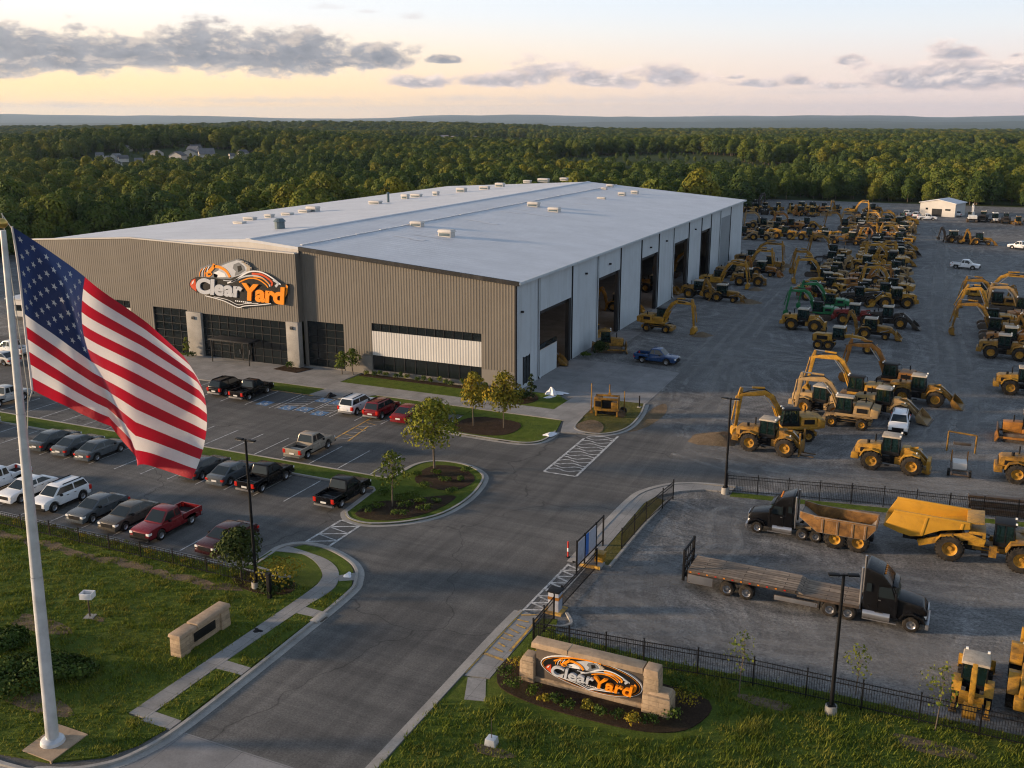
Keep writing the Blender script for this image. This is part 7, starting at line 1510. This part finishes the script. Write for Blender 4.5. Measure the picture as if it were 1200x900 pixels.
def scatter_group(src):
    ng = bpy.data.node_groups.new('scatter', 'GeometryNodeTree'); ng.interface.new_socket('Geometry', in_out='INPUT', socket_type='NodeSocketGeometry'); ng.interface.new_socket('Geometry', in_out='OUTPUT', socket_type='NodeSocketGeometry')
    gi, go = ng.nodes.new('NodeGroupInput'), ng.nodes.new('NodeGroupOutput'); oi = ng.nodes.new('GeometryNodeObjectInfo'); oi.inputs['Object'].default_value = src; oi.inputs['As Instance'].default_value = True; oi.transform_space = 'ORIGINAL'
    ip = ng.nodes.new('GeometryNodeInstanceOnPoints'); e = ng.nodes.new('FunctionNodeEulerToRotation')
    at = []
    for nm, tp in (('rot', 'FLOAT_VECTOR'), ('siz', 'FLOAT_VECTOR')):
        q = ng.nodes.new('GeometryNodeInputNamedAttribute'); q.data_type = tp; q.inputs['Name'].default_value = nm; at.append(q)
    L = ng.links.new; L(gi.outputs[0], ip.inputs['Points']); L(oi.outputs['Geometry'], ip.inputs['Instance']); L(at[0].outputs['Attribute'], e.inputs[0]); L(e.outputs[0], ip.inputs['Rotation']); L(at[1].outputs['Attribute'], ip.inputs['Scale']); L(ip.outputs[0], go.inputs[0])
    return ng
for kd, L_ in enumerate(rest):
    A = np.array(L_); me = bpy.data.meshes.new('forest'); me.vertices.add(len(A)); me.vertices.foreach_set('co', A[:, :3].ravel())
    r_ = np.zeros((len(A), 3)); r_[:, 2] = A[:, 4]*40; at = me.attributes.new('rot', 'FLOAT_VECTOR', 'POINT'); at.data.foreach_set('vector', r_.ravel())
    s_ = np.stack([A[:, 3]*1.1, A[:, 3]*1.1, np.minimum(A[:, 3], .80+.14*A[:, 3])*(1+.28*A[:, 4])], 1); at = me.attributes.new('siz', 'FLOAT_VECTOR', 'POINT'); at.data.foreach_set('vector', s_.ravel())
    o = bpy.data.objects.new('forest', me); COL.objects.link(o); md = o.modifiers.new('scatter', 'NODES'); md.node_group = scatter_group(SRC[kd]); o['kind'] = 'stuff'
# distant houses in the clearings
simple('house_wall', (.55, .52, .48), .8, 0, .15, .3, orand=.25); simple('house_roof', (.20, .19, .19), .8, 0, .2, .3, orand=.5)
hm = MB(); hm.prism([(-6, 0), (6, 0), (6, 3.6), (0, 6.4), (-6, 3.6)], -4.5, 4.5, 'house_wall'); hm2 = MB(); hm2.add([(x, y, z) for y in (-5, 5) for x, z in ((-6.6, 3.4), (0, 6.5), (6.6, 3.4), (0, 6.9))], [(0, 1, 5, 4), (1, 2, 6, 5), (0, 4, 7, 3), (3, 7, 6, 2), (0, 3, 2, 1), (4, 5, 6, 7)], 'house_roof')
h0 = None
hr = random.Random(5)
for (px, py, n, du, dv, l_) in ((192, 185, 34, 58, 80, 'tiny pale house among trees in the left woodland clearing'), (560, 161, 9, 120, 160, 'tiny white house in the distant middle clearing'), (290, 158, 6, 70, 120, 'tiny white building on the distant left hill')):
    cx, cy = pxy(px, py)
    for k_ in range(n):
        u, v_ = hr.uniform(-du, du), hr.uniform(-dv, dv); x, y = cx+u*RGT.x+v_*FWD.x, cy+u*RGT.y+v_*FWD.y; rz = hr.uniform(0, 3)
        if h0 is None:
            h0 = thing('house', l_, 'house', (x, y, hgt(x, y)), rz, 'distant houses'); hm.build('wall', h0); hm2.build('roof', h0); o = h0
        else: o = dup(h0, (x, y, hgt(x, y)), rz, l_, None, None, hr.uniform(.5, .75) if px == 192 else 1.0)
        o['group'] = 'houses: '+l_
# grass blades on the near lawns
rg = np.random.default_rng(3)
def blades(name, boxes, dens, h, mats, keep):
    P = []
    for x0_, x1_, y0_, y1_, z in boxes:
        n = int((x1_-x0_)*(y1_-y0_)*dens); q = np.stack([rg.uniform(x0_, x1_, n), rg.uniform(y0_, y1_, n), np.full(n, z)], 1); P.append(q)
    P = np.concatenate(P); P = P[[keep(x, y) for x, y, _ in P]]
    nb = 7; n = len(P)*nb; base = np.repeat(P, nb, 0); cl = np.repeat(np.array([.55+.9*max(0, mnoise.noise((x/1.8, y/1.8, 4))+.3) for x, y, _ in P]), nb)
    base[:, :2] += rg.normal(size=(n, 2))*.12; a = rg.uniform(0, 6.28, n); hh = h*cl*rg.uniform(.6, 1.3, n); w = .02+.018*rg.random(n); ln = rg.uniform(.3, 1.1, n)*hh
    dx, dy = np.cos(a), np.sin(a); v0 = base+np.stack([-dy*w, dx*w, 0*w], 1); v1 = base+np.stack([dy*w, -dx*w, 0*w], 1); v2 = base+np.stack([dx*ln, dy*ln, hh], 1)
    v = np.stack([v0, v1, v2], 1).reshape(-1, 3); me = bpy.data.meshes.new(name); me.vertices.add(3*n); me.vertices.foreach_set('co', v.ravel()); me.loops.add(3*n); me.loops.foreach_set('vertex_index', np.arange(3*n)); me.polygons.add(n); me.polygons.foreach_set('loop_start', np.arange(n)*3); me.update(calc_edges=True)
    at = me.attributes.new('leaf', 'FLOAT', 'FACE'); at.data.foreach_set('value', rg.random(n)); me.materials.append(MAT[mats]); o = bpy.data.objects.new(name, me); COL.objects.link(o); o['kind'] = 'stuff'; return o
leafmat('leaf_grass', (.055, .088, .010), (.145, .185, .022), (.16, .175, .024), (.24, .20, .04), .45)
def in_poly(x, y, P):
    c = False; n = len(P)
    for i in range(n):
        x1_, y1_ = P[i]; x2_, y2_ = P[(i+1) % n]
        if (y1_ > y) != (y2_ > y) and x < (x2_-x1_)*(y-y1_)/(y2_-y1_)+x1_: c = not c
    return c
padx = [(q_.x, q_.y) for q_ in (g(*a, .12) for a in ((24, 881), (68, 847), (106, 861), (60, 896)))]
blades('grass', [(-34, 10, -70.8, -49.2, .1)], 14, .17, 'leaf_grass', lambda x, y: (in_poly(x, y, LAWN_L) or (in_poly(x, y, VERGE) and min(abs(y+51.9), abs(y+59), abs(y+64.5)) > .55 and not (y > -47.7 and y < -46))) and not in_poly(x, y, padx) and not (abs(y+51.5) < .3 and mnoise.noise((x, 0, 0)) > -.1))
MU = smooth([(23.1, -51.5), (23.0, -54.6), (25.2, -56.0), (29, -56.2), (32.4, -55.7), (34.4, -54), (34.6, -51.2), (30, -50.6)], 4, True)
blades('grass', [(21.2, 62, -72, -46.9, .1)], 14, .22, 'leaf_grass', lambda x, y: in_poly(x, y, LAWN_R) and not in_poly(x, y, MU) and not (y > -57 and x < 23.5))
# ---------------------------------------------------------------- sky
w = bpy.data.worlds.new('World'); scn.world = w; w.use_nodes = True; nt = w.node_tree; nt.nodes.clear(); L = nt.links.new
SB = 0.0
sun_dir = (-RGT*math.cos(SB)-FWD*math.sin(SB))*math.cos(R(SUN_EL))+Vector((0, 0, math.sin(R(SUN_EL))))
sky = N(nt, 'ShaderNodeTexSky', sky_type='NISHITA'); sky.sun_disc = False; sky.sun_elevation = R(SUN_EL); sky.sun_rotation = math.atan2(sun_dir.x, sun_dir.y); sky.air_density = 1.0; sky.dust_density = 1.5; sky.ozone_density = 1.5; sky.altitude = 100
tc = N(nt, 'ShaderNodeTexCoord').outputs['Generated']; nv = N(nt, 'ShaderNodeVectorMath', operation='NORMALIZE'); L(tc, nv.inputs[0]); dv = nv.outputs[0]
def dot(v_):
    d = N(nt, 'ShaderNodeVectorMath', operation='DOT_PRODUCT'); L(dv, d.inputs[0]); d.inputs[1].default_value = v_; return d.outputs['Value']
M_ = lambda op, a, b_=0.0: math_(nt, op, a, b_)
az = M_('ARCTAN2', dot(RGT), dot(FWD)); el = M_('ARCSINE', dot((0, 0, 1)))
ew = M_('MAXIMUM', el, 0.0)
gl = ramp(nt, M_('MULTIPLY', ew, 1/1.57), SKY_L); gr_ = ramp(nt, M_('MULTIPLY', ew, 1/1.57), SKY_R)
fa = N(nt, 'ShaderNodeMapRange'); fa.interpolation_type = 'SMOOTHSTEP'; fa.inputs[1].default_value = -.45; fa.inputs[2].default_value = .45; L(az, fa.inputs[0])
grad = mix(nt, fa.outputs[0], gl, gr_)
def angles(px, py): d = ray(px, py).normalized(); return math.atan2(d.dot(RGT), d.dot(FWD)), math.asin(d.z)
cv = N(nt, 'ShaderNodeCombineXYZ'); L(M_('MULTIPLY', az, 22), cv.inputs[0]); L(M_('MULTIPLY', el, 48), cv.inputs[1])
cn = N(nt, 'ShaderNodeTexNoise'); cn.inputs['Scale'].default_value = 1.0; cn.inputs['Detail'].default_value = 9; cn.inputs['Roughness'].default_value = .6; cn.inputs['Distortion'].default_value = .25; L(cv.outputs[0], cn.inputs['Vector'])
cv2 = N(nt, 'ShaderNodeCombineXYZ'); L(M_('MULTIPLY', az, 60), cv2.inputs[0]); L(M_('MULTIPLY', M_('ADD', el, -.006), 110), cv2.inputs[1])
cn2 = N(nt, 'ShaderNodeTexNoise'); cn2.inputs['Scale'].default_value = 1.0; cn2.inputs['Detail'].default_value = 6; cn2.inputs['Roughness'].default_value = .6; L(cv2.outputs[0], cn2.inputs['Vector'])
cvu = N(nt, 'ShaderNodeVectorMath', operation='ADD'); L(cv.outputs[0], cvu.inputs[0]); cvu.inputs[1].default_value = (-.16, .26, 0)
cnu = N(nt, 'ShaderNodeTexNoise'); cnu.inputs['Scale'].default_value = 1.0; cnu.inputs['Detail'].default_value = 9; cnu.inputs['Roughness'].default_value = .6; cnu.inputs['Distortion'].default_value = .25; L(cvu.outputs[0], cnu.inputs['Vector'])
lit = N(nt, 'ShaderNodeMapRange'); lit.interpolation_type = 'SMOOTHSTEP'; lit.inputs[1].default_value = -.02; lit.inputs[2].default_value = .17; L(M_('SUBTRACT', cn.outputs['Fac'], cnu.outputs['Fac']), lit.inputs[0])
def band(clouds):
    acc = None
    for px, py, wd, ht in clouds:
        a, e = angles(px, py); da = M_('DIVIDE', M_('SUBTRACT', az, a), wd/1200); de = M_('SUBTRACT', el, e)
        dn = M_('MAXIMUM', M_('DIVIDE', de, ht/1200), M_('DIVIDE', de, -ht*.5/1200)); r_ = M_('SQRT', M_('ADD', M_('MULTIPLY', da, da), M_('MULTIPLY', dn, dn))); v_ = M_('SUBTRACT', 1.0, r_)
        acc = v_ if acc is None else M_('MAXIMUM', acc, v_)
    return acc
def cloudalpha(acc, lo, hi, amp):
    t = M_('ADD', acc, M_('MULTIPLY', M_('SUBTRACT', cn.outputs['Fac'], .5), amp)); t = M_('ADD', t, M_('MULTIPLY', M_('SUBTRACT', cn2.outputs['Fac'], .5), 1.1))
    m_ = N(nt, 'ShaderNodeMapRange'); m_.interpolation_type = 'SMOOTHSTEP'; m_.inputs[1].default_value = lo; m_.inputs[2].default_value = hi; L(t, m_.inputs[0]); return m_.outputs[0], t
aL, tL = cloudalpha(band([(-30, 68, 130, 42), (60, 68, 130, 36), (150, 67, 100, 28), (240, 66, 105, 40), (330, 70, 115, 40), (385, 74, 50, 18), (440, 70, 62, 24), (518, 71, 26, 8)]), -.06, .40, 1.6)
aR, tR = cloudalpha(band([(500, 98, 60, 14), (570, 97, 100, 15), (632, 91, 70, 30), (690, 95, 80, 20), (775, 94, 80, 24), (862, 91, 16, 6), (880, 99, 55, 10), (936, 96, 28, 13), (996, 72, 20, 10), (1000, 101, 70, 12), (1060, 97, 100, 28), (1150, 90, 120, 36), (1130, 65, 55, 16), (1190, 65, 18, 8)]), .10, .60, 2.2)
aF, _ = cloudalpha(band([(700, 118, 280, 12), (300, 118, 260, 9), (980, 108, 200, 10), (560, 116, 160, 8), (60, 124, 200, 8), (385, 9, 30, 9), (485, 20, 30, 9), (430, 14, 25, 5)]), .2, 1.1, 1.6)
shL = ramp(nt, tL, [(.02, (.84, .68, .54)), (.22, (.42, .38, .38)), (.45, (.235, .245, .285)), (1, (.17, .19, .24))]); shR = ramp(nt, tR, [(.1, (.84, .68, .60)), (.38, (.62, .51, .49)), (.75, (.34, .33, .38))])
tex = ramp(nt, cn2.outputs['Fac'], [(.35, (.74, .76, .80)), (.65, (1.28, 1.22, 1.16))])
shL = mix(nt, 1.0, shL, tex, 'MULTIPLY'); shR = mix(nt, 1.0, shR, tex, 'MULTIPLY')
shL = mix(nt, M_('MULTIPLY', lit.outputs[0], .55), shL, (.74, .60, .50)); shR = mix(nt, M_('MULTIPLY', lit.outputs[0], .8), shR, (.86, .70, .62))
c = mix(nt, M_('MULTIPLY', aF, .45), grad, (.56, .50, .50)); c = mix(nt, M_('MULTIPLY', aR, .9), c, shR); c = mix(nt, M_('MULTIPLY', aL, .96), c, shL)
sc10 = N(nt, 'ShaderNodeVectorMath', operation='SCALE'); L(c, sc10.inputs[0]); sc10.inputs['Scale'].default_value = SKY_GAIN
nsc = N(nt, 'ShaderNodeVectorMath', operation='SCALE'); L(sky.outputs[0], nsc.inputs[0]); nsc.inputs['Scale'].default_value = NISH_GAIN
fin = mix(nt, SKY_MIX, nsc.outputs[0], sc10.outputs[0])
bg = N(nt, 'ShaderNodeBackground'); bg.inputs['Strength'].default_value = .1; L(fin, bg.inputs[0]); wo = N(nt, 'ShaderNodeOutputWorld'); L(bg.outputs[0], wo.inputs[0])
# ---------------------------------------------------------------- sun, haze, camera
sl = bpy.data.lights.new('sun', 'SUN'); sl.energy = SUN_E; sl.angle = R(SUN_ANG); sl.color = (1.0, .72, .46); so = bpy.data.objects.new('sun', sl); COL.objects.link(so); so.rotation_euler = sun_dir.to_track_quat('Z', 'Y').to_euler(); so.location = (0, 0, 200)
if HAZE:
    hz = MB(); hz.box(CAM.x-22000, CAM.x+22000, CAM.y-22000, CAM.y+22000, -135, 260, 'black'); ho = hz.build('haze', None, kind='stuff'); ho.data.materials.clear()
    m = bpy.data.materials.new('haze_air'); m.use_nodes = True; nt = m.node_tree; nt.nodes.clear(); pv = N(nt, 'ShaderNodeVolumePrincipled'); pv.inputs['Color'].default_value = (.55, .73, 1.0, 1); pv.inputs['Density'].default_value = HAZE; pv.inputs['Anisotropy'].default_value = .2
    mo = N(nt, 'ShaderNodeOutputMaterial'); nt.links.new(pv.outputs[0], mo.inputs['Volume']); ho.data.materials.append(m)
cam = bpy.data.cameras.new('camera'); cam.sensor_width = 36; cam.lens = 36*1150/1200; cam.clip_start = .5; cam.clip_end = 40000; co = bpy.data.objects.new('camera', cam); COL.objects.link(co); co.location = CAM; co.rotation_euler = (R(90)-PITCH, 0, AZ); scn.camera = co
vsn = scn.view_settings; vsn.view_transform = 'Standard'; vsn.look = 'None'; vsn.exposure = EXPO; vsn.gamma = 1.0; vsn.use_curve_mapping = False; scn.display_settings.display_device = 'sRGB'
cy = scn.cycles; cy.filter_width = 1.15; cy.max_bounces = 6; cy.diffuse_bounces = 2; cy.glossy_bounces = 2; cy.transmission_bounces = 3; cy.transparent_max_bounces = 16; cy.volume_bounces = 0; cy.use_denoising = True; cy.use_adaptive_sampling = True; cy.adaptive_threshold = .015; cy.sample_clamp_indirect = 6; cy.caustics_reflective = False; cy.caustics_refractive = False
